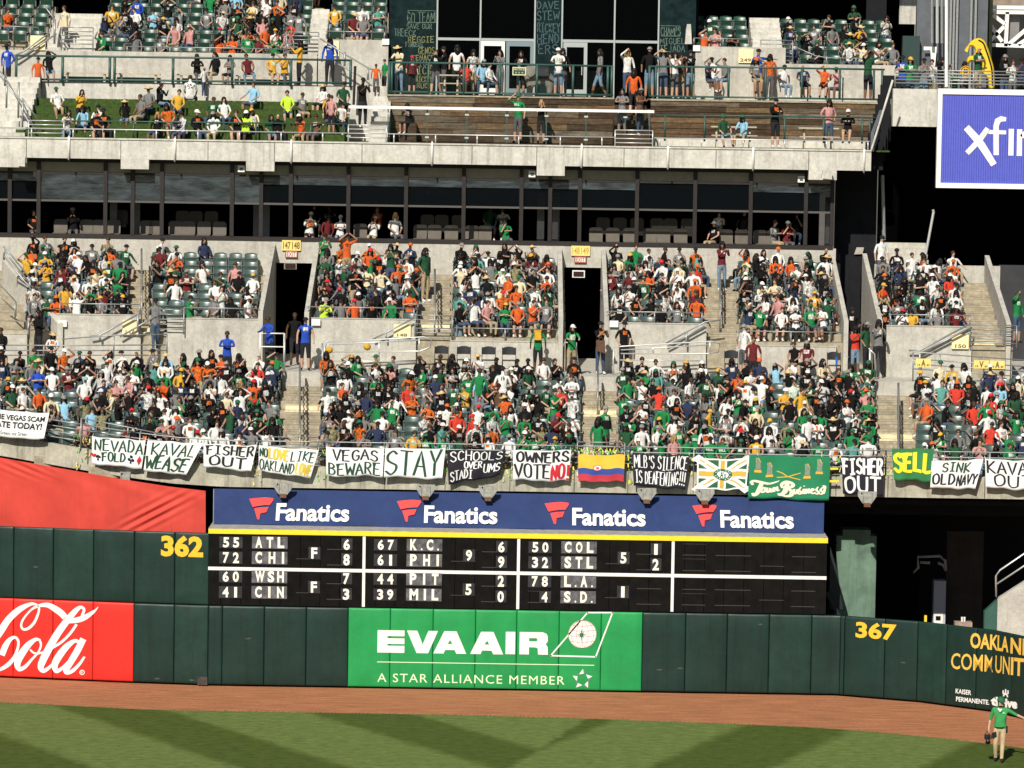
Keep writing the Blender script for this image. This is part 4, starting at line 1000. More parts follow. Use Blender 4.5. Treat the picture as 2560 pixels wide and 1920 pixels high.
# security lights on the fascia
for px_, py_, lab in ((603,421,'left of the first tunnel'),(1330,434,'above the second tunnel'),(2003,447,'near the right end')):
    a = P(px_, py_, SY-.22); t = T('floodlight', 'small white floodlight on the window frame ' + lab, 'lamp', tuple(a), 'floodlights on the window band')
    MB().box(a.x-.12, a.y, a.z-.13, a.x+.12, a.y+.1, a.z+.1).build('housing', WHITE, t); MB().box(a.x-.05, a.y-.03, a.z-.06, a.x+.06, a.y-.001, a.z+.03).build('lens', PLATEL, t); MB().box(a.x-.03, a.y+.1, a.z, a.x+.03, a.y+.2, a.z+.05).build('arm', WHITE, t)
for px_, py_, lab in ((50,405,'far left notch of the upper fascia'),(2068,437,'right end of the upper fascia')):
    a = P(px_, py_, 142.7); t = T('loudspeaker', 'pale grey loudspeaker box under the ' + lab, 'loudspeaker', tuple(a))
    MB().hexa([(a.x-.2,a.y,a.z-.13),(a.x+.17,a.y,a.z-.16),(a.x+.17,a.y+.3,a.z-.16),(a.x-.2,a.y+.3,a.z-.13),(a.x-.15,a.y,a.z+.16),(a.x+.18,a.y,a.z+.17),(a.x+.18,a.y+.3,a.z+.17),(a.x-.15,a.y+.3,a.z+.16)]).build('housing', CONCL, t)
# ================================================================== UPPER DECK FRONT
DY = 143.25; DZ = 16.72
xr = X(2178, 16.5, DY); xl = X(-200, 16.5, DY)
mb = MB(); zb = 16.03; zn = 15.68
mb.box(xl, DY, zb, xr, DY+.5, DZ)
mb.box(xl, DY-.04, DZ, xr, DY+.55, DZ+.05)
for a, b in ((-200,66),(302,372),(615,686),(1342,1412),(2022,2092)):
    mb.box(X(a,16,DY), DY+.003, zn, X(b,16,DY), DY+.5, zb)
uf_ = tag(mb.build('upper_deck_fascia', CONCL), 'long weathered pale concrete edge of the upper deck above the windows', 'wall')
for px_ in (66,302,520,686,905,1180,1342,1560,1790,2022): x_ = X(px_,16.4,DY); MB().box(x_-.011, DY-.004, zb+.01, x_+.011, DY+.01, DZ-.01).build('expansion_joint', JNT, uf_)
mb = MB(); mb.box(xl, DY+.5, DZ-.25, xr+.0, 153.5, DZ-.02); mb.build('upper_walkway', STEPM, kind='structure')
for k, px_ in enumerate((172,437,728,1080,1454,1670,1883,2160)):
    x = X(px_, 16.4, DY-.06); t = T('drain_pipe', 'white drain pipe down the upper fascia, number %s from the left' % ['one','two','three','four','five','six','seven','eight'][k], 'pipe', (x, DY-.06, DZ))
    MB().tube([(x,DY+.02,DZ+.1),(x,DY-.07,DZ+.08),(x,DY-.07,zb-.05)], .035, 8).build('pipe', WHITE, t, smooth=True); MB().tube([(x,DY-.07,zb-.055),(x+.02,DY-.07,zb-.12)], .018, 6).build('spout', BRONZE, t)
# rail right on the fascia
for a, b, lab in ((-40,870,'in front of the turf terrace'),(970,1535,'in front of the timber wall'),(1635,2175,'right of the two women on the steps')):
    z = DZ+.36; k = .0157; p0 = proj(X(a,z,DY+.2),DY+.2,z)[1]; p1 = proj(X(a,DZ+.05,DY+.2),DY+.2,DZ+.05)[1]
    railing('low pale rail along the upper deck edge ' + lab, [[(a,p0),(b,p0+k*(b-a))]], [(p, p0+k*(p-a), p1+k*(p-a)) for p in np.arange(a+15, b, 104)], DY+.2, SILV, .022)
gate('pale barred gate at the foot of the left terrace stairs', 72, 160, 301, 342, DY+.25, 4, SILV)
gate('pale barred gate left of the seated woman in black', 871, 966, 312, 354, DY+.25, 4, SILV)
gate('pale barred gate below the two women on the steps', 1538, 1632, 325, 367, DY+.25, 4, SILV)
# turf terrace
TS = [(144.6+.8*k, DZ+(18.13-DZ)/5*(k+1)) for k in range(5)]
mb = MB(); xa, xb = X(60,17.5,147), X(868,17.5,147)
mb.box(xa-.8, DY+.55, DZ, xb, 144.6, DZ+.05)
for i, (y, z) in enumerate(TS): mb.box(xa, y, DZ, xb, y+(.8 if i < 4 else .9), z)
mb.build('turf_terrace', GRASSGREEN, kind='structure')
rr = random.Random(12); mb = MB()
for i, (y, z) in enumerate(TS):
    for k in range(1300):
        x = rr.uniform(xa, xb); yy = y+rr.uniform(-.01,.12); h = rr.uniform(.01,.03)
        mb.poly([(x-.012,yy,z-.005),(x+.012,yy,z-.005),(x+rr.uniform(-.02,.02),yy-.02,z+h)])
mb.build('turf_fringe', mat('bright_turf_blades', (.07,.13,.02), .9, .4, 8), kind='stuff', label='fringe of bright turf blades on the terrace step edges', cat='turf')
xw0 = X(55,18.5,149.1)
tag(MB().box(xw0, 149.45, DZ, X(968,18.5,149.4), 149.7, 18.76).build('terrace_wall', CONCL), 'smooth white concrete wall behind the turf terrace', 'wall')
MB().box(xw0-.8, 149.7, 18.4, X(970,18.5,149.4), 151.8, 18.68).build('standing_platform', CONC, kind='structure')
tag(MB().box(X(-200,19,151.6), 151.5, 18.4, X(792,19,151.6), 151.75, 19.92).build('stand_wall', CONC), 'speckled concrete wall behind the benches at upper left', 'wall')
tag(MB().box(X(795,19,151.6), 151.5, 18.4, X(970,19,151.6), 151.75, 20.5).build('stand_wall', CONC), 'taller concrete wall left of the chalkboard', 'wall')
tag(MB().box(X(1737,19,151.6), 151.5, 18.2, X(1962,19,151.6), 151.75, 20.45).build('stand_wall', CONC), 'concrete wall with the 249 sign at upper right', 'wall')
tag(MB().box(X(1962,19,151.6)+.003, 151.5, 18.2, X(2245,19,151.6), 151.75, 19.85).build('stand_wall', CONC), 'concrete wall behind the bar stools at upper right', 'wall')
sign('section_sign', 'cream sign numbered 249 behind the man in blue', 1846, 122, 1884, 157, 151.45, SIGNP, [('249', .1,.08,.85,.32, BRN, .03)])
sign('section_sign', 'cream section sign half hidden behind the guard in blue', 813, 102, 848, 140, 151.45, SIGNP, [('24', .2,.08,.7,.3, BRN, .03)])
sign('section_sign', 'cream section sign behind the dark handrail at far left', 76, 89, 113, 125, 151.45, SIGNP, [('24', .2,.08,.7,.3, BRN, .03)])
for px_, py_, lab in ((955,97,'left of the chalkboard'),(1733,113,'right of the chalkboard')):
    a = P(px_, py_, 151.4); tag(MB().box(a.x, 151.42, a.z-.22, a.x+.27, 151.48, a.z).build('white_notice', WHITE), 'small white notice on the wall top ' + lab, 'notice')
# seat banks of the upper deck
def ubank(nm, p0, p1, rows):
    mb = MB(); a, b = X(p0,20,152), X(p1,20,152)
    for i, (y, z) in enumerate(rows): mb.box(a, y-.15, 18.4, b, y+.65, z)
    return mb.build(nm, STEPM, kind='structure')
ubank('upper_left_bank', 236, 792, UDL); ubank('upper_left_bank_far', -200, 110, [(151.9+.8*k, 19.9+.345*k) for k in range(6)])
ubank('upper_left_small_bank', 815, 968, UDL2); ubank('upper_right_small_bank', 1735, 1882, UDR2); ubank('upper_right_bank', 1962, 2250, UDR)
PL = [mat('plank_'+n, c, 1.0, .6, 2.2, 0, .5, 20, stretch=(.7,1,7), mottle=.3, spec=.1) for n, c in (('warm_brown',(.125,.082,.048)),('grey_brown',(.15,.118,.083)),('silver_grey',(.20,.168,.125)),('dark_brown',(.075,.052,.034)),('ochre',(.18,.122,.068)))]
def ustairs(lab, p0, p1, z0, n, Y=151.9, rise=.19, dy=.4, mt=CONCL):
    t = T('stairway', lab, 'stairs', (X((p0+p1)/2,z0,Y), Y, z0))
    for i in range(n): MB().box(X(p0,z0,Y), Y+dy*i, z0-.8, X(p1,z0,Y), Y+dy*i+dy, z0+rise*i).build('step', mt, t)
ustairs('pale upper stairs left of the first seat block', 112, 234, 19.85, 9)
ustairs('pale upper stairs with gate left of the small top stand', 770, 814, 20.35, 8)
ustairs('pale upper stairs between the two right seat blocks', 1884, 1960, 20.1, 9)
ustairs('pale concrete steps between turf and timber wall', 922, 968, 16.95, 9, 144.6, .18, .5)
ustairs('pale concrete steps at the left edge beside the turf', -60, 62, 16.9, 11, 144.3, .2, .45)
ustairs('dim steps behind the two seated women', 1537, 1625, 16.95, 8, 144.8, .18, .5, mt=PL[3])
gate('steel gate on the upper left stairs', 154, 233, 68, 130, 151.7, 6)
gate('steel gate below the man in the grey shirt', 716, 797, 80, 136, 151.7, 6)
gate('steel gate on the stairs left of the upper right seats', 1902, 1982, 100, 160, 151.7, 6)
railing('green railing around the benches above the turf', [[(40,139),(300,142),(600,146),(880,151)],[(40,198),(300,200),(600,204),(880,208)]], [(p, 139+(p-40)*.0147, 206+(p-40)*.0147) for p in (41,157,275,287,433,581,728,877)], 149.35, GRN_ST, .045)
railing('green railing with dark posts across the middle of the turf', [[(160,302),(430,305),(868,310)]], [(p, 303+(p-160)*.0115, 343+(p-160)*.0145) for p in (334,427,640,777)], 144.2, GRN_ST, .03)
railing('thin steel rail in front of the upper left seats', [[(316,116),(560,120),(715,123)]], [(p, 116+(p-316)*.016, 133+(p-316)*.016) for p in (318,425,525,640)], 151.6)
railing('thin steel rail in front of the small top stand', [[(816,78),(964,81)]], [(p, 78+(p-816)*.016, 95+(p-816)*.016) for p in (816,889,962)], 151.6)
railing('thin steel rail of the seats right of the doors', [[(1734,95),(1882,98)]], [(p, 95+(p-1734)*.016, 112+(p-1734)*.016) for p in (1735,1808,1880)], 151.6)
railing('thin steel rail in front of the top right seats', [[(1990,118),(2040,140),(2066,144),(2240,149)]], [(p, 140+(p-2040)*.03, 160+(p-2040)*.02) for p in (2066,2140,2238)], 151.6)
railing('steel rail at the top left corner', [[(-20,64),(95,68),(100,84)]], [(35,65,84)], 151.6)
railing('dark sloping handrails at the left of the benches', [[(30,142),(60,128),(122,83)],[(40,152),(140,85)],[(112,14),(137,50),(136,65)]], [(137,50,110)], 151.3, r=.035)
railing('tangle of grey stair rails left of the turf', [[(0,178),(20,205),(95,340)],[(0,190),(60,262),(95,342)],[(12,150),(16,215)],[(55,245),(96,300)]], [(17,205,270),(47,205,295),(57,250,318),(13,150,215)], 144.0, r=.03)
railing('sloping steel handrails right of the guard in blue', [[(800,96),(870,140),(925,172),(940,176)],[(845,160),(900,190),(935,220)]], [(862,130,165),(920,170,200)], 150.2, GALV, .035)
tag(MB().tube([P(888,165,149), P(884,262,149)], .05, 8).build('dark_post', BRONZE), 'dark steel post beside the man in the black shirt', 'post')
BEN = mat('bench_timber', (.45,.40,.30), .8, .3, 5); 
for px0, px1, lab in ((155,272,'left bench'),(290,400,'second bench'),(440,520,'bench beside the crossed-leg woman'),(585,725,'right bench')):
    a, b = X(px0,19,150), X(px1,19,150); t = T('bench', lab.capitalize() + ' with pale timber seat behind the green railing', 'bench', (a,150,18.68))
    MB().box(a, 149.9, 19.05, b, 150.25, 19.1).build('seat', BEN, t)
    for q in (a+.15, b-.2): MB().box(q, 149.95, 18.68, q+.08, 150.2, 19.05).build('leg', BEN, t)
    MB().box(a, 150.3, 18.75, b, 150.34, 18.95).build('green_board', GRN_ST, t)
# ------------------------------------------------------------------ timber wall
def timber(lab, p0, p1, z0, z1, Y, seed):
    t = T('timber_wall', lab, 'wall', (X((p0+p1)/2,z0,Y), Y, z0)); r = random.Random(seed); n = 7; h = (z1-z0)/n
    xa, xb = X(p0,z0,Y), X(p1,z0,Y)
    MB().box(xa, Y+.05, z0, xb, Y+.1, z1).build('backing', VOID, t)
    for i in range(n):
        x = xa
        while x < xb-.05:
            l = r.uniform(1.6, 3.4); x2 = min(xb, x+l)
            if xb-x2 < .6: x2 = xb
            d = r.uniform(0,.012)
            MB().box(x+.004, Y-d, z0+h*i+.012, x2-.004, Y+.045, z0+h*(i+1)-.006).build('plank', r.choice(PL), t)
            x = x2
timber('weathered grey timber wall below the glass doors, left of the narrow steps', 970, 1535, DZ+.03, 18.42, 148.3, 1)
timber('weathered timber wall below the bar stools, right of the narrow steps', 1625, 2198, DZ+.25, 18.40, 148.3, 2)
MB().box(X(970,17,148), DY+.5, DZ-.02, X(1535,17,148), 148.3, DZ+.02).build('lower_boardwalk', PL[3], kind='structure')
MB().box(X(1625,17,148), DY+.5, DZ-.02, X(2198,17,148), 146.5, DZ+.03).build('turf_strip', GRASSGREEN, kind='structure')
tag(MB().box(X(1625,17,148), 147.9, DZ, X(2198,17,148), 148.2, DZ+.28).build('low_kerb_wall', CONCL), 'low pale concrete ledge at the foot of the right timber wall', 'kerb')
MB().box(X(968,18.5,149), 148.25, 18.42, X(1535,18.5,149), 154, 18.47).build('balcony_floor', STEPM, kind='structure')
MB().box(X(1625,18.5,149), 148.25, 18.40, X(2222,18.5,149), 152, 18.46).build('balcony_floor_right', STEPM, kind='structure')
# counter bar
t = T('counter_bar', 'long narrow white counter on thin posts in front of the timber wall', 'table', (X(1250,17.8,145.6),145.6,DZ))
ca, cb = X(872,17.9,145.5), X(1635,17.9,145.5); zc = Z(273,145.5,1250)
MB().box(ca, 145.35, zc-.05, cb, 145.7, zc+.05).build('counter_top', WHITE, t)
GP = bpy.data.materials.new('clear_glass_panel'); GP.use_nodes = True
_b = GP.node_tree.nodes['Principled BSDF']; _b.inputs['Base Color'].default_value = (.03,.05,.04,1); _b.inputs['Roughness'].default_value = .02; _b.inputs['Alpha'].default_value = .045; _b.inputs['Specular IOR Level'].default_value = .1
pp = [872,970,1068,1167,1267,1366,1465,1563,1635]
for a, b in zip(pp[:-1], pp[1:]):
    xa = X(a,17.5,145.5); xb = X(b,17.5,145.5)
    MB().box(xa-.02, 145.5, DZ+.05, xa+.02, 145.55, zc-.05).build('post', GRN_ST, t); MB().box(xa+.06, 145.51, DZ+.15, xb-.06, 145.525, zc-.12).build('glass_panel', GP, t)
    for zz in (DZ+.2, zc-.25): MB().box(xa-.07, 145.48, zz, xa+.07, 145.5, zz+.06).build('clamp', SILV, t)
railing('green and glass railing right of the white counter', [[(1640,288),(1900,290),(2190,295)]], [(p, 288+(p-1640)*.013, 352+(p-1640)*.014) for p in (1663,1762,1860,1962,2060,2156,2175)], 145.4, GRN_ST, .03)
# balcony railing with glass
t = railing('green balcony railing with glass infill before the glass doors', [[(973,156),(1250,160),(1533,166)],[(973,229),(1533,238)]], [(p, 156+(p-973)*.0165, 233+(p-973)*.016) for p in (973,980,1072,1160,1250,1343,1433,1520,1530)], 148.45, GRN_ST, .045)
pp = [980,1072,1160,1250,1343,1433,1520]
for a, b in zip(pp[:-1], pp[1:]): MB().box(X(a,19,148.45)+.08, 148.45, 18.6, X(b,19,148.45)-.08, 148.465, 19.45).build('glass_panel', GP, t)
railing('green balcony railing in front of the bar stools', [[(1622,166),(1900,169),(2212,174)],[(1622,240),(2212,249)]], [(p, 166+(p-1622)*.014, 242+(p-1622)*.015) for p in (1624,1640,1730,1822,1914,2005,2100,2185,2206)], 148.45, GRN_ST, .04)
# ------------------------------------------------------------------ glass front and chalkboards
GFY = 153.4; gf = T('glazed_pavilion', 'dark glazed pavilion with pale mullions and double doors at top centre', 'building', (X(1350,19,GFY), GFY, 18.46))
BLK = mat('black_glass', (.001,.0012,.0015), .3, 0,1,0,0,1,0,.02)
MW = mat('pale_aluminium', (.34,.38,.38), .5); MWT = mat('white_door_frame', (.72,.74,.70), .5)
def gx(p, z=20): return X(p, z, GFY)
zd = Z(100, GFY, 1300)
MB().box(gx(970), GFY+.12, 18.46, gx(1745), GFY+.2, 24).build('dark_interior', VOID, gf)
for a, b in ((1092,1200),(1200,1336),(1404,1535),(1535,1645)):
    MB().box(gx(a)+.04, GFY+.04, zd+.05, gx(b)-.04, GFY+.06, 24).build('pane', BLK, gf); MB().box(gx(a)+.04, GFY+.04, 18.5, gx(b)-.04, GFY+.06, zd-.05).build('pane', BLK, gf)
    MB().box(gx(a)+.03, GFY-.0, zd-.05, gx(b)-.03, GFY+.07, zd+.05).build('transom', MW, gf)
for p in (1092,1200,1336,1404,1535,1645): MB().box(gx(p)-.03, GFY-.03, 18.46, gx(p)+.03, GFY+.1, 24).build('mullion', MW, gf)
def door(p0, p1, mt, lab):
    a, b = gx(p0), gx(p1); z1 = zd-.06; dr = MB()
    dr.box(a, GFY-.02, 18.5, a+.13, GFY+.03, z1); dr.box(b-.13, GFY-.02, 18.5, b, GFY+.03, z1); dr.box(a+.13, GFY-.02, z1-.18, b-.13, GFY+.03, z1); dr.box(a+.13, GFY-.02, 18.5, b-.13, GFY+.03, 18.75)
    d = dr.build('door', mt, gf, label=lab); h = MB().tube([(b-.2,GFY-.05,19.3),(b-.2,GFY-.05,19.7)], .02, 6).build('handle', SILV, None); h.parent = d; 
    for i in range(1): h['_o'] = (0,0,0)
    me = h.data
    o_ = Vector(gf['_o'])
    for v in me.vertices: v.co -= o_
door(1201, 1262, MWT, 'white door frame'); door(1265, 1334, mat('blue_grey_door', (.17,.23,.25), .5), 'blue grey door'); door(1408, 1468, MW, 'grey door')
for p0, p1, ns in ((972,1090,0),(1338,1402,1),(1648,1738,2)):
    MB().box(gx(p0), GFY-.01, 18.46, gx(p1), GFY+.1, 24).build('chalkboard', CHALK, gf)
r = random.Random(5)
SG = lambda px_, py_: (P(px_, py_, GFY-.02).x, GFY-.02, P(px_, py_, GFY-.02).z)
def chalk(lines, mt, wdt=1.5):
    mb = MB()
    for s, x0, y0, x1, y1 in lines: hand(mb, SG, s, x0, y1, x1, y0, wdt, jit=.05)
    o = mb.build('chalk_writing', mt, gf); return o
chalk([('GO TEAM', 1018,30,1087,56),('SAVE OUR', 1016,60,1080,72)], INKT, 1.5)
chalk([('REGGIE', 1020,92,1085,106),('GENOS', 1046,118,1086,134),('TENACE', 1030,138,1086,150),('ICS', 1044,168,1078,186),('RICKEY', 1040,190,1080,205),('RUDI', 1042,208,1080,220)], INKCH, 1.5)
chalk([('ECK', 1012,76,1040,90),('VIDA', 1034,150,1080,165),('FINGERS', 1014,106,1056,117),('THE', 986,72,1010,90)], INKT, 1.6)
chalk([('DAVE', 1342,4,1398,22),('STEW', 1342,28,1398,50),('RICKEY', 1343,58,1400,80),('HEND', 1343,86,1398,108),('ERS', 1345,112,1395,134)], mat('faint_chalk', (.05,.10,.11), .9), 2.2)
chalk([('CHAMPS', 1652,68,1702,88),('MIGUEL', 1650,96,1712,110),('TEJADA', 1650,114,1712,130)], INKT)
mb = MB(); stroke(mb, SG, [(1020,26),(1089,27),(1089,56),(1020,57),(1020,26)], 1.2); stroke(mb, SG, [(1640+12,64),(1700,65),(1700,90),(1652,90)], 1.2); mb.build('chalk_border', INKT, gf)
# side masonry of the pavilion and slanted stair wall right of it
tag(MB().hexa([P(1712,110,152),P(1730,110,152),P(1730,110,152.3),P(1712,110,152.3),P(1717,30,155),P(1724,4,155),P(1724,4,155.3),P(1717,30,155.3)]).build('slanted_partition', CONC), 'narrow slanted concrete fin right of the pavilion', 'wall')
# unseen roof above everything that shades the back; black wall behind paints shade
mb = MB(); mb.box(X(-300,24,152), 153, 25.6, X(2290,24,152), 175, 25.9); mb.box(X(-300,24,160), 160, 18, X(2290,24,160), 160.3, 26)
mb.build('upper_concourse_roof', VOID, kind='structure')
# back wall right of the last seats
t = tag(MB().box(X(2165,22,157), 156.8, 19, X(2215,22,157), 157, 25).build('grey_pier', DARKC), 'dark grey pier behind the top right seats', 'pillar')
tag(MB().box(X(2250,22,157), 157.2, 21.5, X(2300,22,157), 157.4, 25).build('sunlit_panel', CONCL), 'pale sunlit wall panel behind the top right seats', 'wall')
# picnic tables and bar tops
def picnic(px0, px1, z, Y, lab):
    a, b = X(px0,z,Y), X(px1,z,Y); t = T('picnic_table', lab, 'table', (a,Y,z))
    MB().box(a, Y-.3, z+.72, b, Y+.3, z+.77).build('table_top', BEN, t); MB().box(a, Y-.75, z+.42, b, Y-.5, z+.46).build('bench_seat', BEN, t)
    for q in (a+.2, b-.25): MB().beam((q,Y-.7,z), (q,Y+.1,z+.72), .06).build('leg', BEN, t); MB().beam((q+.02,Y+.4,z), (q+.02,Y-.2,z+.72), .06).build('leg', BEN, t)
picnic(1098,1160,18.47,150,'timber picnic table behind the balcony railing left of the elephant'); picnic(1776,1890,DZ+.03,145.9,'picnic table where two people in green lean together'); picnic(1995,2095,DZ+.03,145.9,'dark picnic table behind the woman in the crop top')
t = T('bar_table', 'long narrow bar table behind the seated group at upper right', 'table', (X(2050,19,149.5),149.5,18.46)); a, b = X(2005,19.4,149.5), X(2126,19.4,149.5)
MB().box(a,149.3,19.36,b,149.7,19.4).build('table_top', SILV, t); MB().box(a,149.1,18.9,b-.3,149.25,18.94).build('bench_seat', BEN, t)
for q in (a+.2,(a+b)/2,b-.3): MB().box(q,149.45,18.46,q+.05,149.5,19.36).build('leg', GRN_ST, t)
sign('notice_board', 'small framed dark green notice on a post left of the elephant', 1281, 168, 1315, 188, 148.3, mat('notice_green', (.01,.04,.025), .6), [('NOTICE', .1,.6,.9,.85, mat('pale_print', (.6,.62,.4), .8), .01), ('* * *', .2,.2,.8,.45, MATS['pale_print'], 0)], border=MATS['pale_print'])
tag(MB().box(X(1297,19,148.32),148.32,18.5,X(1301,19,148.32),148.36,19.05).build('sign_post', GRN_ST), 'thin green post under the small notice board', 'post')
# ------------------------------------------------------------------ far right: walkway, blue sign, dark void
RY = 145.0
tag(MB().box(X(2232,18,RY), RY, 17.62, X(2700,18,RY), RY+.4, 18.98).build('walkway_wall', CONCL), 'streaked concrete walkway wall left of the blue sign', 'wall')
MB().box(X(2232,18,RY), RY+.4, 17.62, X(2700,18,RY), 153, 18.6).build('right_walkway', CONC, kind='structure')
railing('galvanised five bar railing on the right walkway', [[(2236,175+8*i),(2640,181+8*i)] for i in range(5)], [(p, 174+(p-2236)*.016, 217+(p-2236)*.016) for p in (2238,2333,2434,2537,2630)], RY+.2, GALV, .025)
tag(MB().tube([P(2366,-20,145.1), P(2366,217,145.1)], .06, 8).build('flag_pole', WHITE), 'tall white pole rising from the right walkway', 'pole')
bs = T('corrugated_sign', 'huge blue corrugated sign with white frame and lettering at the right edge', 'sign', tuple(P(2400,300,144.3)))
SYB = 144.3; a = P(2352,232,SYB); x0, x1 = a.x, X(2760,17,SYB); z1_, z0_ = Z(224,SYB,2350), Z(468,SYB,2350)
FRW = .16
mb = MB(); mb.box(x0-.1, SYB-.06, z1_-FRW, x1, SYB+.2, z1_+.04); mb.box(x0-.1, SYB-.06, z0_-.02, x1, SYB+.2, z0_+FRW); mb.box(x0-.1, SYB-.06, z0_+FRW, x0+.06, SYB+.2, z1_-FRW)
mb.build('white_frame', WHITE, bs)
BLU = mat('periwinkle_blue_sheet', (.078,.098,.50), .5, .12, 6); mb = MB(); x = x0+.06; k = 0; pts = []
while x < x1: pts.append((x, SYB if k % 2 else SYB-.02)); x += (.065 if k % 2 else .02); k += 1
for (p, q), (p2, q2) in zip(pts[:-1], pts[1:]): mb.quad((p,q,z0_+FRW),(p2,q2,z0_+FRW),(p2,q2,z1_-FRW),(p,q,z1_-FRW))
mb.build('corrugated_panel', BLU, bs)
mb = MB(); SS = lambda px_, py_: (P(px_, py_, SYB).x, SYB-.028, P(px_, py_, SYB).z)
stroke(mb, SS, [(2419,322,17),(2450,358,19),(2482,408,16)], curve=True)
def SS2(px_, py_):
    p = SS(px_, py_); return (p[0], p[1]-.004, p[2])
stroke(mb, SS2, [(2467,324,13),(2448,350,14),(2420,380,13)], curve=True)
stroke(mb, SS, [(2512,298,10),(2503,297,13),(2494,302,14),(2490,315,13),(2490,384,13)]); stroke(mb, SS2, [(2474,330),(2512,331)], 10)
stroke(mb, SS, [(2528,326),(2527,385)], 13); stroke(mb, SS, [(2549,327),(2548,386)], 13); stroke(mb, SS, [(2556,340,11),(2566,330,13),(2578,331,14),(2585,345,14),(2585,386,13)])
mb.build('white_lettering', WHITE, bs)
# slanted stair parapet between deck and walkway, saw-tooth stair underside
mb = MB(); p = [P(2174,378,143.3), P(2223,197,149.5)]
def wallseg(a, b, h0, h1, th, mt, nm, lab):
    m_ = MB(); m_.hexa([(a.x,a.y,a.z),(a.x+th,a.y,a.z),(b.x+th,b.y,b.z),(b.x,b.y,b.z),(a.x,a.y,a.z+h0),(a.x+th,a.y,a.z+h0),(b.x+th,b.y,b.z+h1),(b.x,b.y,b.z+h1)])
    return tag(m_.build(nm, mt), lab, 'wall')
a = P(2176,378,143.4); b = P(2230,240,149.5)
SLT = mat('blue_grey_painted_wall', (.10,.11,.13), .8, .3, 2)
wallseg(a, b, .65, .75, .12, SLT, 'slanted_stair_parapet', 'blue grey slanted stair parapet right of the timber wall')
railing('pale rail along the slanted stair parapet', [[(2178,378),(2180,370),(2232,200)]], [], 143.35, CONCL, .04)
stp = T('stepped_stair_soffit', 'dark saw-tooth underside of the outer stairs', 'stairs', tuple(P(2200,420,145)))
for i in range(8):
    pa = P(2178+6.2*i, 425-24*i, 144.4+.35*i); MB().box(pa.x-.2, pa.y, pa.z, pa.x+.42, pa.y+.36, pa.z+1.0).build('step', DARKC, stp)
# dark walls of the void, their shade painted into the colour
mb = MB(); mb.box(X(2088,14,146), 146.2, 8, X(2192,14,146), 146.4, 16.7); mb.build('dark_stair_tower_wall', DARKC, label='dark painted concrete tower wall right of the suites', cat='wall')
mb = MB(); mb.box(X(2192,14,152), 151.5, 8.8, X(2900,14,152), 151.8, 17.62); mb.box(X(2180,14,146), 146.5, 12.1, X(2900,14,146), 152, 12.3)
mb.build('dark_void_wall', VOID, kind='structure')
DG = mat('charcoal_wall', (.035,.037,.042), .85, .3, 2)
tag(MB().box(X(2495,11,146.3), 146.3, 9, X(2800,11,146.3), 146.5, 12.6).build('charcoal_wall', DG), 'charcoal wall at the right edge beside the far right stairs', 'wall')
tag(MB().box(X(2186,12,143.9), 143.95, zA, X(2500,12,143.9), 144.15, 12.66).build('seat_back_wall', CONC), 'concrete wall top behind the far right upper seats', 'wall')
t = T('stairway', 'grey steps half in sun above the far right seats', 'stairs', tuple(P(2270,640,144.4)))
for i in range(4): MB().box(X(2215,12,144.6), 144.6+.35*i, 12.3, X(2320,12,144.6), 144.95+.35*i, 12.62+.19*(i+1)).build('step', CONC, t)
tag(MB().tube([P(2312,648,144.5), P(2334,530,144.5), P(2332,524,144.5)], .05, 8).build('leaning_pole', SILV), 'pale steel pole leaning right above the far right seats', 'pole')
tag(MB().tube([P(2206,438,146), P(2210,600,146)], .07, 8).build('vent_pipe', GALV), 'grey vertical conduit in the dark corner right of the suites', 'pipe')
a = P(2148,628,146.1); tag(MB().hexa([(a.x-.18,a.y,a.z-.12),(a.x+.12,a.y,a.z-.1),(a.x+.12,a.y+.05,a.z-.1),(a.x-.18,a.y+.05,a.z-.12),(a.x-.1,a.y-.12,a.z+.14),(a.x+.16,a.y-.12,a.z+.14),(a.x+.16,a.y,a.z+.14),(a.x-.1,a.y,a.z+.14)]).build('wall_lamp', SIGNW), 'small pale wall lamp on the dark tower wall', 'lamp')
tag(MB().box(X(2150,11,144.9), 144.8, 8.9, X(2178,11,144.9), 144.9, 12.2).build('passage_dark_panel', VOID), 'black opening of the passage beside the tower wall', 'door')  # solid black panel paints the darkness of the passage opening
# top right: grey tower, truss
tw = T('equipment_tower', 'blue grey equipment tower with pipes behind the right walkway', 'building', tuple(P(2400,100,151)))
def tb(p0, p1, py0, py1, Y, mt, nm, d=.4):
    a = P(p0, py1, Y); b = P(p1, py0, Y); return MB().box(a.x, Y, a.z, b.x, Y+d, b.z).build(nm, mt, tw)
tb(2288,2472,-60,216,151.5,SLT,'wall'); tb(2255,2300,90,216,151.0,mat('deep_green_panel', (.01,.035,.032), .6),'green_panel')
for k, p in enumerate((2330,2343,2355)): MB().tube([P(p,-20,150.8), P(p,108,150.8)], .06, 8).build('duct', [GALV, SILV, GALV][k], tw)
for k, p in enumerate((2374,2382,2390,2425,2436)): MB().box(X(p,20,151.3)-.04, 151.25, 18.6, X(p,20,151.3)+.04, 151.5, 25).build('rib', GALV, tw)
mb = MB(); SW = lambda px_, py_: P(px_, py_, 151.2); stroke(mb, SW, [(2312,121),(2334,121),(2333,163)], 9); mb.build('painted_mark', WHITE, tw)
tag(MB().box(X(2438,20,152), 151.9, 18.6, X(2478,20,152), 152, 24).build('dark_hedge_panel', mat('hanging_dark_net', (.012,.022,.006), .95, .5, 6, 0, .8, 20)), 'tall dark green net panel left of the white truss', 'panel')
tr = T('steel_truss', 'white welded steel truss in the top right corner', 'truss', tuple(P(2500,60,153)))
def bm(a, b, w_=.14): MB().beam(P(*a,153), P(*b,153), w_).build('member', WHITE, tr)
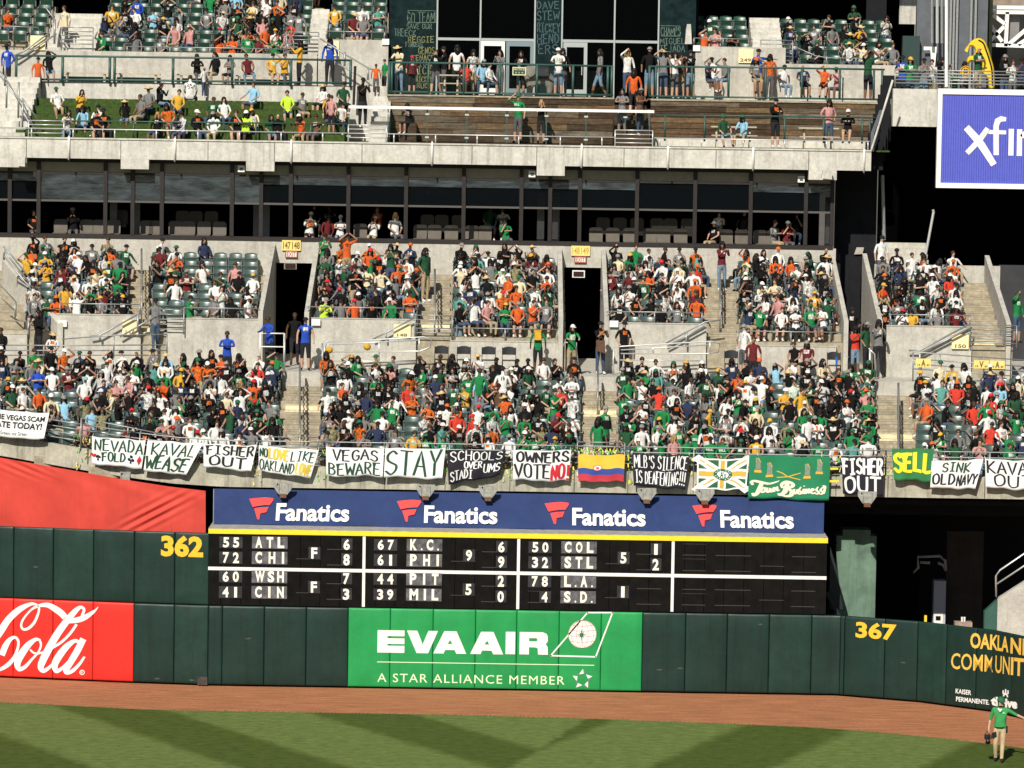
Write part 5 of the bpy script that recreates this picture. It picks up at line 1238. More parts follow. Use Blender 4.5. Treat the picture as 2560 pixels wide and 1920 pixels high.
for a, b in (((2470,18),(2640,20)),((2472,30),(2640,32)),((2475,112),(2640,118)),((2518,30),(2514,116)),((2610,30),(2608,116)),((2474,60),(2505,104)),((2520,112),(2606,38)),((2474,104),(2510,66)),((2545,112),(2608,72)),((2478,34),(2512,60))): bm(a, b)
tag(MB().box(X(2519,20,153.4), 153.3, Z(112,153.3,2530), X(2545,20,153.4), 153.4, Z(34,153.3,2530)).build('metal_sheet', PCOL), 'grey metal panel fixed inside the white truss', 'panel')
tag(MB().box(X(2466,20,156), 155.9, 18, X(2700,20,156), 156, Z(32,156,2500)).build('dim_stand_beyond', mat('distant_stand_black', (.02,.02,.018), .9, .8, .8, 0, 0)), 'dim stand seen through the white truss', 'stand')
tag(MB().box(X(2466,20,158), 157.9, Z(24,158,2500), X(2700,20,158), 158, 30).build('distant_seats', mat('distant_tan', (.30,.24,.19), .9, .6, 1.2)), 'hazy tan stand in the extreme top right corner', 'stand')
# elephant statue
def skin_mesh(name, verts, edges, radii, sub=2, root=0):
    me = bpy.data.meshes.new(name); me.from_pydata(verts, edges, []); o = bpy.data.objects.new(name, me); COL.objects.link(o)
    md = o.modifiers.new('s', 'SKIN'); md.use_smooth_shade = True
    if not me.skin_vertices: me.skin_vertices.new() if hasattr(me.skin_vertices, 'new') else None
    for i, r_ in enumerate(radii):
        sv = me.skin_vertices[0].data[i]; sv.radius = (r_, r_) if not isinstance(r_, tuple) else r_; sv.use_root = (i == root)
    if sub: s_ = o.modifiers.new('u', 'SUBSURF'); s_.levels = sub; s_.render_levels = sub
    dg = bpy.context.evaluated_depsgraph_get(); ev = o.evaluated_get(dg); m2 = bpy.data.meshes.new_from_object(ev)
    bpy.data.objects.remove(o); m2.name = name
    return m2
ev_ = [(0,0,.75),(.25,0,.78),(.5,0,.72),(-.3,0,.8),(-.5,0,.98),(-.62,0,.95),(-.72,0,1.08),(-.70,0,1.25),(-.76,0,1.36),
       (-.3,.14,.42),(-.3,.14,.05),(-.3,-.14,.42),(-.33,-.14,.05),(.45,.14,.4),(.45,.14,.05),(.45,-.14,.4),(.42,-.14,.05),(.66,0,.62),(.7,0,.35)]
ee = [(0,1),(1,2),(0,3),(3,4),(4,5),(5,6),(6,7),(7,8),(3,9),(9,10),(3,11),(11,12),(2,13),(13,14),(2,15),(15,16),(2,17),(17,18)]
rd = [.32,.34,.26,.28,.2,.11,.07,.055,.04,.13,.1,.13,.1,.14,.1,.14,.1,.04,.02]
em = skin_mesh('elephant_body', ev_, ee, rd); em.materials.append(mat('grey_fibreglass', (.20,.19,.16), .7, .3, 5))
ep = P(1345, 233, 149.2); el = T('elephant_statue', 'life-like grey elephant calf statue with raised trunk and dark blanket on the balcony', 'statue', (ep.x, 149.4, 18.47))
o = bpy.data.objects.new('body', em); COL.objects.link(o); o.parent = el
mb = MB()
for s in (-1, 1):
    pts = [(-.42,s*.2,1.1),(-.2,s*.33,1.12),(-.14,s*.36,.85),(-.25,s*.33,.68),(-.42,s*.24,.8)]
    mb.poly([Vector(p)+Vector(el['_o']) for p in pts]); mb.poly([Vector(p)+Vector((0,s*.03,0))+Vector(el['_o']) for p in pts][::-1])
mb.build('ear', em.materials[0], el)
mb = MB(); n = 10
for i in range(n+1):
    a_ = math.radians(-105+210*i/n)
    for xx in (-.12,.38): mb.v.append((ep.x+xx, 149.4+math.sin(a_)*.37, 18.47+.76+math.cos(a_)*.37))
for i in range(n): mb.f.append((2*i,2*i+1,2*i+3,2*i+2)); mb.m.append(0)
mb.build('blanket', mat('black_blanket', (.015,.014,.02), .8), el)
# ================================================================== PEOPLE
def cm(n, c, r=.9): return mat(n, c, r, spec=.2, noise=.3 if 'skin' not in n else .12, nscale=7, bump=.9 if 'skin' not in n else 0, bscale=9)
SHIRT = {'w':('white',(.72,.72,.70)),'k':('black',(.007,.0065,.007)),'g':('bright green',(.016,.20,.062)),'d':('dark green',(.018,.075,.035)),'o':('orange',(.60,.105,.022)),'r':('red orange',(.58,.05,.03)),'m':('maroon',(.13,.018,.02)),
 'y':('gold',(.62,.35,.035)),'e':('grey',(.18,.18,.18)),'b':('royal blue',(.02,.07,.42)),'n':('navy',(.025,.035,.08)),'c':('cream',(.66,.58,.38)),'t':('teal',(.10,.30,.26)),'l':('pale blue',(.26,.50,.66)),'p':('pink',(.52,.26,.25)),'v':('neon yellow green',(.52,.85,.05)),'u':('brown',(.12,.07,.045)),
 'x':('black and white print',(.5,.5,.48)),'q':('green and white print',(.4,.5,.4)),'z':('black top with orange print',(.6,.12,.02)),'j':('camouflage print',(.16,.15,.08))}
SM = {k: cm(v[0].replace(' ', '_')+'_fabric', v[1]) for k, v in SHIRT.items() if k not in 'xqzj'}
for k_, c1_, c2_ in (('x',(.75,.75,.72),(.012,.012,.013)),('q',(.8,.8,.76),(.012,.17,.05)),('z',(.75,.16,.02),(.008,.008,.009)),('j',(.30,.27,.15),(.03,.04,.018))): SM[k_] = mat(SHIRT[k_][0].replace(' ','_')+'_fabric', c1_, .9, .5, 17, spec=.2, c2=c2_)
SKN = [cm('light_skin', (.50,.30,.215), .6), cm('tan_skin', (.37,.205,.135), .6), cm('brown_skin', (.20,.10,.06), .6), cm('dark_skin', (.085,.045,.03), .6)]
PANT = [('jeans', cm('blue_denim', (.055,.085,.14))), ('dark trousers', cm('dark_trousers', (.02,.02,.025))), ('khaki trousers', cm('khaki_cotton', (.36,.29,.18))), ('grey trousers', cm('grey_trousers', (.10,.10,.11))), ('pale jeans', cm('pale_denim', (.16,.24,.33)))]
SHOE = [cm('dark_shoe', (.02,.02,.02)), cm('white_shoe', (.7,.7,.68))]
HAIRM = {'N': ('brown hair', cm('brown_hair', (.05,.028,.016), .6)), 'H': ('long dark hair', cm('dark_hair', (.013,.009,.008), .5)), 'L': ('long blonde hair', cm('blonde_hair', (.35,.22,.09), .6)), 'B': ('a bald head', None)}
HAT = {'K':('black cap',(.015,.014,.016)),'W':('white cap',(.78,.78,.74)),'G':('green cap',(.02,.13,.06)),'Y':('yellow cap',(.62,.38,.05)),'O':('orange cap',(.6,.13,.03)),'R':('red cap',(.55,.025,.03)),'E':('grey cap',(.25,.25,.24)),'S':('straw hat',(.62,.46,.22)),'T':('turquoise cap',(.2,.48,.50))}
HM = {k: cm(v[0].replace(' ', '_')+'_cloth', v[1], .8) for k, v in HAT.items()}
LENS = mat('black_lens', (.004,.004,.005), .15)
# body: classes 0 skin 1 shirt 2 trousers 3 shoes 4 forearms 5 shins
def pose_mesh(name, stand, la, ra, lean=0.0, legs=0, wide=1.0, sub=1):
    o = .46 if stand else 0
    V = []; R_ = []; E_ = []; C_ = []
    def v(p, r): V.append(p); R_.append(r); return len(V)-1
    def e(a, b, c): E_.append((a, b)); C_.append(c)
    ly = -lean
    w_ = wide
    pel = v((0,0,.50+o), (.150*w_,.115*w_)); sp = v((0,.02+ly*.35,.72+o), (.135*w_,.11*w_)); ch = v((0,.03+ly*.75,.95+o), (.150*w_,.11)); nk = v((0,.02+ly,1.115+o), (.048,.048))
    h1 = v((0,-.01+ly*1.05,1.19+o), (.062,.066)); h2 = v((0,-.015+ly*1.1,1.255+o), (.074,.084)); h3 = v((0,-.005+ly*1.12,1.32+o), (.058,.068)); ns = v((0,-.100+ly*1.1,1.24+o), (.014,.018))
    e(pel,sp,2 if False else 1); e(sp,ch,1); e(ch,nk,1); e(nk,h1,0); e(h1,h2,0); e(h2,h3,0); e(h2,ns,0)
    for s, arm in ((-1, la), (1, ra)):
        sh = v((s*.185*w_, .03+ly*.85, 1.03+o), (.058,.058)); el, wr = arm
        elp = v((s*el[0], el[1]+ly*.8, el[2]+o), (.040,.040)); wrp = v((s*wr[0], wr[1]+ly*.8, wr[2]+o), (.028,.028))
        d = (Vector(V[wrp])-Vector(V[elp])).normalized()*.09
        hd = v(tuple(Vector(V[wrp])+d), (.036,.028))
        e(ch,sh,1); e(sh,elp,6); e(elp,wrp,4); e(wrp,hd,0)
    for s in (-1, 1):
        if stand:
            dx, ky, ay = ((.10,0,0) if legs == 0 else (.09, -.16*s if s == legs else .06, -.28*s if s == legs else .26) if False else (.10,0,0))
            if legs == 2: ky, ay = s*.10-.06, s*.26
            hp = v((s*.095,0,.90), (.098,.105)); kn = v((s*.11,ky-.01,.50), (.068,.068)); an = v((s*.12,ay+.01,.09), (.045,.048)); to = v((s*.14,ay-.14,.045), (.045,.035))
        else:
            sp_ = .13 if legs == 0 else .20
            hp = v((s*.10,-.05,.50), (.10,.095)); kn = v((s*sp_,-.44,.52), (.07,.07)); an = v((s*(sp_-.02),-.42,.10), (.045,.05)); to = v((s*sp_,-.57,.05), (.045,.035))
        e(pel,hp,2); e(hp,kn,2); e(kn,an,5); e(an,to,3)
    me = skin_mesh(name, V, E_, R_, sub)
    segs = [(Vector(V[a]), Vector(V[b]), C_[i], (R_[a][0]+R_[b][0])/2) for i, (a, b) in enumerate(E_)]
    for q in range(8): me.materials.append(None)
    for p in me.polygons:
        c = p.center; best = 1e9; bi = 0
        for a, b, k, r in segs:
            ab = b-a; t = max(0, min(1, (c-a).dot(ab)/ab.length_squared)); d = (c-(a+ab*t)).length - r*.9
            if d < best: best = d; bi = k; tt = t; seg = (a, b)
        # sleeves end half way down the upper arm
        if bi == 1 and c.z < o+.475+(0 if not stand else .0): bi = 2
        if bi == 2 and abs(c.x) < .17 and c.z > o+.53 and (stand or c.y > -.12): bi = 1
        if bi == 1 and abs(c.x) < .085 and o+.86 < c.z < o+1.0 and p.normal.y < -.5: bi = 7
        p.material_index = bi
        p.use_smooth = True
    me['head'] = V[h2]
    return me
LAP = ((.25,-.02,.80),(.12,-.25,.66)); CRS = ((.26,-.07,.84),(-.02,-.24,.88)); SHD = ((.34,-.16,1.14),(.09,-.16,1.33)); PHN = ((.20,-.16,.83),(.07,-.33,1.04)); SID = ((.33,.02,.84),(.42,-.16,.70)); UPA = ((.34,0,1.26),(.22,-.05,1.50)); DWN = ((.27,.03,.78),(.28,-.04,.54)); POK = ((.30,.07,.80),(.21,-.03,.60)); RAL = ((.24,-.1,.86),(.15,-.34,.84)); KNE = ((.24,-.14,.76),(.18,-.36,.62)); CHN = ((.22,-.16,.82),(.05,-.2,1.10)); OUT = ((.45,0,1.0),(.68,-.05,1.0))
SEAT_P = [pose_mesh('seated_body_'+str(i), False, *a) for i, a in enumerate([(LAP,LAP),(CRS,CRS),(SHD,LAP),(LAP,SHD),(PHN,PHN,.05),(KNE,KNE,.14,1),(SID,LAP,0,1),(CHN,CRS),(LAP,CHN,.04),(SHD,PHN),(LAP,SID,0,1),(LAP,LAP,.06,1,1.22),(SHD,SHD)])]
STAND_P = [pose_mesh('standing_body_'+str(i), True, *a) for i, a in enumerate([(DWN,DWN),(POK,POK),(CRS,CRS),(RAL,RAL,.1),(SHD,DWN),(DWN,DWN,0,2),(PHN,PHN),(POK,POK,0,0,1.25),(DWN,OUT),(SHD,SHD)])]
# headwear meshes, centred on the head
def ell(mb, c, r, n=8, m=5, zmin=-1.0, cut=None, mi=0):
    base = len(mb.v)
    th0 = math.asin(zmin)
    for j in range(m+1):
        th = th0+(math.pi/2-th0)*j/m
        for i in range(n):
            a = 2*math.pi*i/n; mb.v.append((c[0]+r[0]*math.cos(th)*math.cos(a), c[1]+r[1]*math.cos(th)*math.sin(a), c[2]+r[2]*math.sin(th)))
    for j in range(m):
        for i in range(n): i2 = (i+1) % n; mb.f.append((base+j*n+i, base+j*n+i2, base+(j+1)*n+i2, base+(j+1)*n+i)); mb.m.append(mi)
def mesh_only(mb, name):
    me = bpy.data.meshes.new(name); me.from_pydata(mb.v, [], mb.f); me.materials.append(None)
    for p in me.polygons: p.use_smooth = True
    return me
mb = MB(); ell(mb, (0,.008,.02), (.112,.122,.115), 10, 5, -.05); 
bb = [(-.085,-.09,.03),(-.06,-.17,.022),(0,-.20,.02),(.06,-.17,.022),(.085,-.09,.03)]
mb.poly(bb); mb.poly([(x,y,z-.012) for x,y,z in bb][::-1])
for i in range(4): mb.quad(bb[i], bb[i+1], (bb[i+1][0],bb[i+1][1],bb[i+1][2]-.012), (bb[i][0],bb[i][1],bb[i][2]-.012))
CAPM = mesh_only(mb, 'cap_mesh')
mb = MB(); ell(mb, (0,.008,.01), (.108,.118,.12), 10, 5, -.1); 
n = 14
for i in range(n):
    a, b = 2*math.pi*i/n, 2*math.pi*(i+1)/n
    z = lambda t: .02+.03*abs(math.cos(t))-.015*abs(math.sin(t))
    p = [(.1*math.cos(a),.11*math.sin(a),.04),(.1*math.cos(b),.11*math.sin(b),.04),(.215*math.cos(b),.215*math.sin(b),z(b)),(.215*math.cos(a),.215*math.sin(a),z(a))]
    mb.quad(*p); mb.quad(*[(x,y,zz-.012) for x,y,zz in p][::-1]); mb.quad(p[3],p[2],(p[2][0],p[2][1],p[2][2]-.012),(p[3][0],p[3][1],p[3][2]-.012))
HATM = mesh_only(mb, 'hat_mesh')
mb = MB(); ell(mb, (0,.022,.025), (.104,.108,.11), 9, 5, -.35)
HAIR1 = mesh_only(mb, 'short_hair_mesh')
mb = MB(); ell(mb, (0,.022,.02), (.110,.112,.115), 9, 4, -.2); mb.tube([(0,.06,.02),(0,.085,-.1),(0,.09,-.24),(0,.08,-.32)], [.10,.12,.115,.05], 8); mb.tube([(.095,-.01,0),(.105,-.03,-.12),(.10,-.04,-.22)], [.03,.035,.02], 5); mb.tube([(-.095,-.01,0),(-.105,-.03,-.12),(-.10,-.04,-.22)], [.03,.035,.02], 5)
HAIR2 = mesh_only(mb, 'long_hair_mesh')
mb = MB()
for s in (-1, 1): mb.hexa([(s*.012,-.112,.005),(s*.066,-.094,.005),(s*.062,-.085,.005),(s*.012,-.1,.005),(s*.012,-.112,.032),(s*.068,-.094,.03),(s*.062,-.085,.03),(s*.012,-.1,.032)])
mb.box(-.02,-.112,.02,.02,-.104,.032)
GLM = mesh_only(mb, 'sunglasses_mesh')
PR = random.Random(77)
IND = []   # individuals made
def person_spec(sh, hd, stand, pose=None, skin=None, pants=None, shorts=None, longs=None, glasses=None, r=PR):
    return dict(sh=sh, hd=hd, stand=stand, pose=pose if pose is not None else (r.randrange(8) if stand else r.choices(range(13), [18,9,4,5,8,11,8,7,7,2,8,9,1])[0]), skin=skin if skin is not None else r.choices([0,1,2,3],[5,4,2,1])[0],
                pants=pants if pants is not None else r.randrange(5), shorts=shorts if shorts is not None else r.random() < .6, longs=longs if longs is not None else r.random() < (.35 if sh in 'kneb' else .12), glasses=glasses if glasses is not None else r.random() < .38, shoe=r.randrange(2), slv=r.random(), prt={'k': r.choice('xxz'), 'g': 'q', 'd': 'q', 'n': 'x', 'm': 'x', 'b': 'x', 'u': 'x', 'w': r.choice('xxqz'), 'e': 'x', 'o': 'z', 'y': 'q', 'c': 'x'}.get(sh) if r.random() < .42 else None, sc=r.uniform(.86,1.0) if not stand else r.uniform(.93,1.0), rz=r.gauss(0,.5), hair=r.choice('NNH'))
def slots_of(s):
    sk = SKN[s['skin']]; pt = PANT[s['pants']][1]; slv = s['slv']
    return [sk, SM[s['sh']], pt, SHOE[s['shoe']], SM[s['sh']] if s['longs'] else sk, sk if s['shorts'] else pt, SM[s['sh']] if s['longs'] or slv < .78 else sk if slv < .92 else SM['k' if s['sh'] != 'k' else 'e'], SM[s['prt']] if s['prt'] else SM[s['sh']]]
def parts_of(s):
    out = []
    h = s['hd']
    if h in HAT: out.append(('hat' if h == 'S' else 'cap', HATM if h == 'S' else CAPM, HM[h])); 
    if h in HAT:
        if s['hair'] == 'H' : out.append(('hair', HAIR2 if s['hair'] == 'H' else HAIR1, HAIRM['H'][1]))
    elif h != 'B': out.append(('hair', HAIR2 if h in 'HL' else HAIR1, HAIRM[h][1]))
    if s['glasses']: out.append(('sunglasses', GLM, LENS))
    return out
def make_person(s, loc, label, group=None):
    me = (STAND_P if s['stand'] else SEAT_P)[s['pose']]
    o = bpy.data.objects.new('person', me); COL.objects.link(o); o.location = loc; o.rotation_euler = (0,0,s['rz']); o.scale = (s['sc'],)*3
    if not s['stand']: o.rotation_euler = (PR.gauss(0,.05), PR.gauss(0,.07), s['rz'])
    for sl_, m in zip(o.material_slots, slots_of(s)): sl_.link = 'OBJECT'; sl_.material = m
    hx = Vector(me['head'])
    for nm, mm, mt in parts_of(s):
        c = bpy.data.objects.new(nm, mm); COL.objects.link(c); c.parent = o; c.location = hx; c.scale = (.86,.88,.9); c.material_slots[0].link = 'OBJECT'; c.material_slots[0].material = mt
        c.rotation_euler = (PR.uniform(-.1,.15),0,PR.uniform(-.3,.3))
    tag(o, label, 'person', group); IND.append(o)
    return o
def deco_text(o, s, txt, mt, zc=.93, wd=.2, h=.06, back=False, st=False):
    """print on a shirt front (or back), a child of the body"""
    zc += .46 if st else 0
    sg = 1 if back else -1
    def S(u, v): return (u*(-sg), sg*(.140+ .0-abs(u)*abs(u)*1.2) + (.03 if back else .0), v)
    mb = MB(); put_text(mb, S, txt, -wd/2, zc-h/2, wd/2, zc+h/2, bold=.02)
    me = bpy.data.meshes.new('shirt_print'); me.from_pydata(mb.v, [], mb.f); me.materials.append(mt)
    c = bpy.data.objects.new('shirt_print', me); COL.objects.link(c); c.parent = o
    return c
# ---- the crowd, read off the photograph: panel offset, then "x y shirt+head" in panel pixels (3.456 per photo pixel)
SEATED = {
('U', 0,340): "235 1010 yG,400 940 dG,410 1020 yW,525 920 kN,655 930 wH,690 1000 wW,800 950 eK,955 930 oK,960 1060 dY,1080 950 dK,1250 940 mK,1360 960 wK,310 1080 cW,545 1110 mK,455 1110 yE,855 1090 kK,625 1170 wK,475 1180 mN,740 1200 wE,1015 1220 gG,680 1230 wS,905 1260 dK,800 1270 gN,490 1350 oO,630 1310 wH,760 1310 kH,890 1340 eY,1050 1330 kG,640 1390 wN,560 1430 yK,700 1400 mH,590 1480 dG,720 1480 pN,1490 1150 kS,1600 1170 mE,1760 1110 wH,1890 1170 dN,2010 1110 pN,2020 1190 kK,1500 1240 wN,1850 1310 wN,2120 1330 kK,1650 1470 gK,2140 1370 wW,1980 1430 kH,1870 1560 eN,1985 1570 dG",
('U', 640,340): "895 1040 mK,1020 1010 oR,1010 1040 gG,1285 1050 wE,1315 980 kB,1690 1030 kH,1835 1000 tK,1955 990 wK,2100 980 kK,1775 1090 wW,1810 1130 cW,1900 1060 kH,2060 1070 eK,2180 1090 gK,590 1150 eN,750 1120 dE,610 1260 mR,750 1290 eN,970 1280 nN,1145 1280 kW,1140 1340 pN,1275 1320 oK,555 1400 vE,695 1430 eK,855 1440 oR,1000 1440 kK,1135 1410 gW,1890 1390 wN,2080 1380 wE,1850 1570 kK,1980 1580 pN,2060 1530 gY,1165 1080 dE,1550 1000 kE",
('U', 1280,340): "15 960 kW,170 1000 mY,300 1030 mK,265 1130 wN,885 1080 eK,1015 1020 gY,1160 1030 eK,1265 1010 nB,1395 1030 dK,1530 1090 rO,1605 1040 tN,1715 1075 wN,1975 1050 cK,2115 1040 kH,2030 1100 dG,900 1190 mK,1035 1160 mN,1150 1210 dN,1280 1160 eN,1410 1160 wW,1580 1170 oO,2080 1270 kW,1300 1250 kE,900 1300 wH,1005 1300 wE,1420 1330 wN,1560 1320 mN,2070 1400 dE,2200 1400 wK,1320 1470 kN,250 1370 wW,30 1300 oN,30 1450 oE,275 1440 eN,165 1590 oN,2120 1540 gN",
('U', 1920,400): "30 830 oK,155 840 oK,310 810 kE,440 850 wS,60 910 kN,245 940 wK,330 930 kN,80 1070 cN,395 1090 yY,430 1070 kK,505 1090 wK,520 1130 dG,220 1130 wK,110 1190 pN,240 1220 wK,380 1220 eN,545 1230 wN,265 1250 wE,110 1280 wN,400 1340 gG,540 1350 gG,420 1420 wK,540 1450 wN,110 1470 dK,1190 840 wW,1310 850 wN,1455 850 wH,1585 870 oO,1745 870 wN,1865 870 eK,1080 920 kN,1455 930 eW,1590 1000 rW,1230 1000 kK,1230 1060 kK,1365 1100 gK,1640 1150 wK,1080 1190 kN,1500 1110 kN,1260 1290 yK,1130 1310 wR,1390 1310 eN,1520 1310 mW,1665 1300 kK,1680 1240 wK",
('L', 0,760): "110 480 eK,210 410 kK,310 400 gN,185 540 dN,250 490 eN,320 570 bN,360 490 cS,445 400 kK,645 460 kE,750 410 kN,870 440 wH,900 510 wN,1105 380 wK,1255 380 eK,1365 430 lS,1080 490 kH,1150 460 gW,1150 560 wN,1325 550 kK,1485 580 yY,1635 580 kH,1760 400 kE,1915 390 oK,2060 370 kK,1920 580 wR,2065 560 dE,1740 570 eN,1850 640 wK,1870 690 wK,2010 650 kL,2170 650 oR,105 680 dW,330 730 oK,700 650 wT,800 650 nN,940 650 pN,1045 650 pN,1220 660 kH,1355 660 oN,890 730 kW,960 760 cL,1550 740 eN,1320 780 kK,1885 790 kK,430 810 cW,560 830 lE,780 900 lK,850 810 kE,1070 800 kN,1200 890 kR,1325 880 dN,1515 880 wE,1615 850 kE,1975 870 dE,2150 890 gG,1635 970 wN,1830 980 wN,1580 1080 kR,1695 1040 wR,2040 1060 wK,1950 1150 wE",
('L', 640,760): "170 410 gK,110 620 nW,100 710 kK,75 880 gE,0 530 rN,90 1060 wK,650 500 kH,790 430 gY,895 450 gK,1060 500 wN,1175 430 eN,1370 430 kN,1460 420 kN,1480 530 gK,1590 540 dK,620 720 wK,775 660 oN,905 660 kH,950 720 nK,1045 590 gE,1040 660 kH,1170 670 kN,1320 670 rN,1465 660 eN,1590 660 nN,1425 750 eK,1725 730 dK,1845 830 wR,1985 740 kN,750 830 kH,885 800 kE,990 960 eN,640 950 eK,1170 880 gE,885 940 wW,1730 910 rN,1590 970 kW,1965 920 rR,1700 1010 kW,2145 990 gN,1190 980 eG,1290 1090 yN,595 1100 eK,760 970 kN,940 1070 eN,870 1080 kN,1430 1150 gG,1550 1090 gG,1840 1160 kK,2010 1160 wE,2120 1140 wE,1995 540 eE,1740 680 yN,1830 680 gN,2135 410 kK",
('L', 1280,760): "75 450 kK,65 540 wW,200 520 dW,345 450 kN,475 450 kK,345 610 wK,475 610 wN,440 680 rN,60 620 kN,205 760 kK,460 780 kG,345 980 mR,480 930 wW,345 1010 nK,50 990 gK,80 1190 gW,215 1100 gE,340 1140 gY,505 1160 dG,495 1010 kN,1000 460 kS,970 540 dE,1140 540 gS,995 650 gK,1250 610 kN,1410 470 wG,1520 480 kY,1650 480 wW,1650 560 kW,1500 630 wN,1395 640 eK,1800 550 dY,1795 630 wK,1940 560 oN,1275 710 rO,1410 710 wN,1655 730 eK,1815 710 kG,1140 810 kN,985 790 gK,1560 870 kK,1690 880 yY,1300 850 gN,1300 940 gY,1000 960 gK,1850 950 eK,1985 980 wN,2100 900 cE,1725 1030 wE,1730 1080 gK,1020 1060 dG,1540 1110 gN,1410 1120 pL,1290 1170 gE,1455 1190 gN,1600 1200 gN,1730 1200 gN,1870 1200 dG,2030 1200 yW,2010 1110 kR,2130 1120 kN,1880 640 kN,1970 640 wY,2090 640 wW,1925 750 wK,2080 730 wK,2110 800 gY",
('L', 1920,800): "30 130 lE,265 380 wK,280 500 dN,530 440 kK,690 370 gK,795 370 dG,700 430 kE,870 570 gG,140 590 yW,290 590 yN,20 580 kO,440 600 kN,540 520 kN,590 590 kN,720 520 kN,850 680 gN,750 750 wN,890 740 kG,350 850 wG,590 780 kK,500 850 wE,640 840 kS,900 850 gS,60 810 wY,40 910 wK,210 970 gG,375 1030 kS,500 990 gN,665 1010 tK,840 980 gK,960 1010 wG,1340 440 kY,1490 470 wK,1610 370 yK,1720 370 wK,1890 450 nS,2025 460 pK,2170 460 cW,1630 530 rO,1780 530 kK,1915 580 wN,1380 690 oE,1400 580 eK,1530 680 kN,1930 640 rR,2080 640 wE,1800 720 rN,1950 740 gN,2150 780 gK,1750 870 eN,2030 860 wN,1460 920 gY,1640 1000 eN,1720 950 kN,1480 1090 wO,1635 1080 dK,1830 1090 pN,1940 1070 kK,2110 1060 gN,1905 910 rN",
('UL', 0,0): "850 70 yN,1005 70 kK,890 150 nE,1015 160 eK,1190 20 bN,1215 90 wN,1325 90 lK,1450 10 kN,1475 130 kY,1600 90 eE,1740 90 eK,1190 310 eN,1405 300 eK,1510 250 pN,1640 250 pW,2080 40 kN,2180 30 cN,2030 190 dG,2030 250 eN,2150 240 oK,2150 370 gN,640 60 kN",
('UL', 640,0): "45 110 kN,90 30 wN,60 190 pN,215 110 kN,130 190 kG,70 260 oN,180 270 wY,20 330 mN,230 180 rW,150 330 gN,330 30 kN",
('ULl', 0,0): "70 80 oN", ('ULr', 640,0): "680 20 yK,830 110 mS,910 130 eE,900 40 wN,1060 30 tN",
('URm', 1280,0): "1745 170 dW,1660 280 oN,1890 280 kK,1770 290 pN", ('URr', 1920,0): "395 200 eN,605 190 eE,735 170 kN,820 220 yS,700 320 dS,800 340 cW,960 370 wK,1100 350 eN",
}
claimed = 0
BYZ = {}
for s in SLOTS: BYZ.setdefault(s['zone'], []).append(s)
for (zone, ox, oy), txt in SEATED.items():
    for it in txt.split(','):
        a, b, c = it.split(); px, py = ox+float(a)/3.456, oy+float(b)/3.456
        best = min((s for s in BYZ[zone] if s['who'] is None), key=lambda s: (s['px']-px)**2+((s['py']-py)*1.25)**2)
        if (best['px']-px)**2+(best['py']-py)**2 < 70**2:
            best['who'] = person_spec(c[0], c[1], False); best['hand'] = True
            if abs(best['px']-px) < 14: best['x'] += (px-best['px'])*.0125*.8
# fill in the rest of the crowd
pal_up = 'wwwwwwwwkkkkkkkkkkkkeeexxxzjnndducpgo'; pal_gen = 'wwwwwwwkkkkkkkkkkkkeeeddgnnomuxxxxzjzcptlq'; pal_green = 'gggggddqkkkwwwxje'
fr_ = random.Random(321)
for s in SLOTS:
    if s['who'] is not None: continue
    px, py, z = s['px'], s['py'], s['zone']; d = .0; pal = pal_gen
    if z == 'L':
        d = .80; 
        if px > 1280 and s['row'] < 4 and px < 2200: pal = pal_green
        if 105 < px < 250 and 935 < py < 990: d = .1
        if px < 330 and s['row'] < 2: d = .35
        if 985 < px < 1060 and 1000 < py < 1075: d = .12
        if 455 < px < 520 and 960 < py < 1040: d = .25
        if px > 2290: d = .72 if not (2310 < px < 2420 and 1010 < py < 1095) else .2
        if 1560 < px < 1640 and 1050 < py: d = .5
    elif z == 'U':
        d = .84; pal = pal_up
        if px < 318: d = .78 if px < 300 else .4
        elif px < 660: d = .16
        if 1580 < px < 1760 and py > 745: d = .05
        if 1520 < px < 1580 and py > 750: d = .1
        if px > 2190: d = .85
    elif z == 'UL': d = .88 if 540 < px < 730 else (.22 if px < 540 else .3)
    elif z == 'URr': d = .26
    if fr_.random() < d: s['x'] += fr_.uniform(-.07,.07); s['y'] += fr_.uniform(-.08,.1); s['who'] = person_spec(fr_.choice(pal), fr_.choice('KKKKKNNNNNNHHHHWWWEEGBKNWYSRGO'), False, r=fr_)
# ---- standing / special figures: (panel ox oy, x y_head y_feet|depth code, extras)
PH = {}
def stand_at(px, py_head, Y, zf, sh, hd, label, pose=0, sc=1, rz=None, **k):
    s = person_spec(sh, hd, True, pose, **k); s['sc'] = sc
    if rz is not None: s['rz'] = rz
    x = X(px, zf+1.7, Y); return make_person(s, (x, Y, zf), label), s
def sit_at(px, Y, zf, sh, hd, label, pose=0, seat=0.0, **k):
    s = person_spec(sh, hd, False, pose, **k); x = X(px, zf+1.2, Y); return make_person(s, (x, Y, zf+seat), label), s
ppx = lambda ox, x: ox+x/3.456
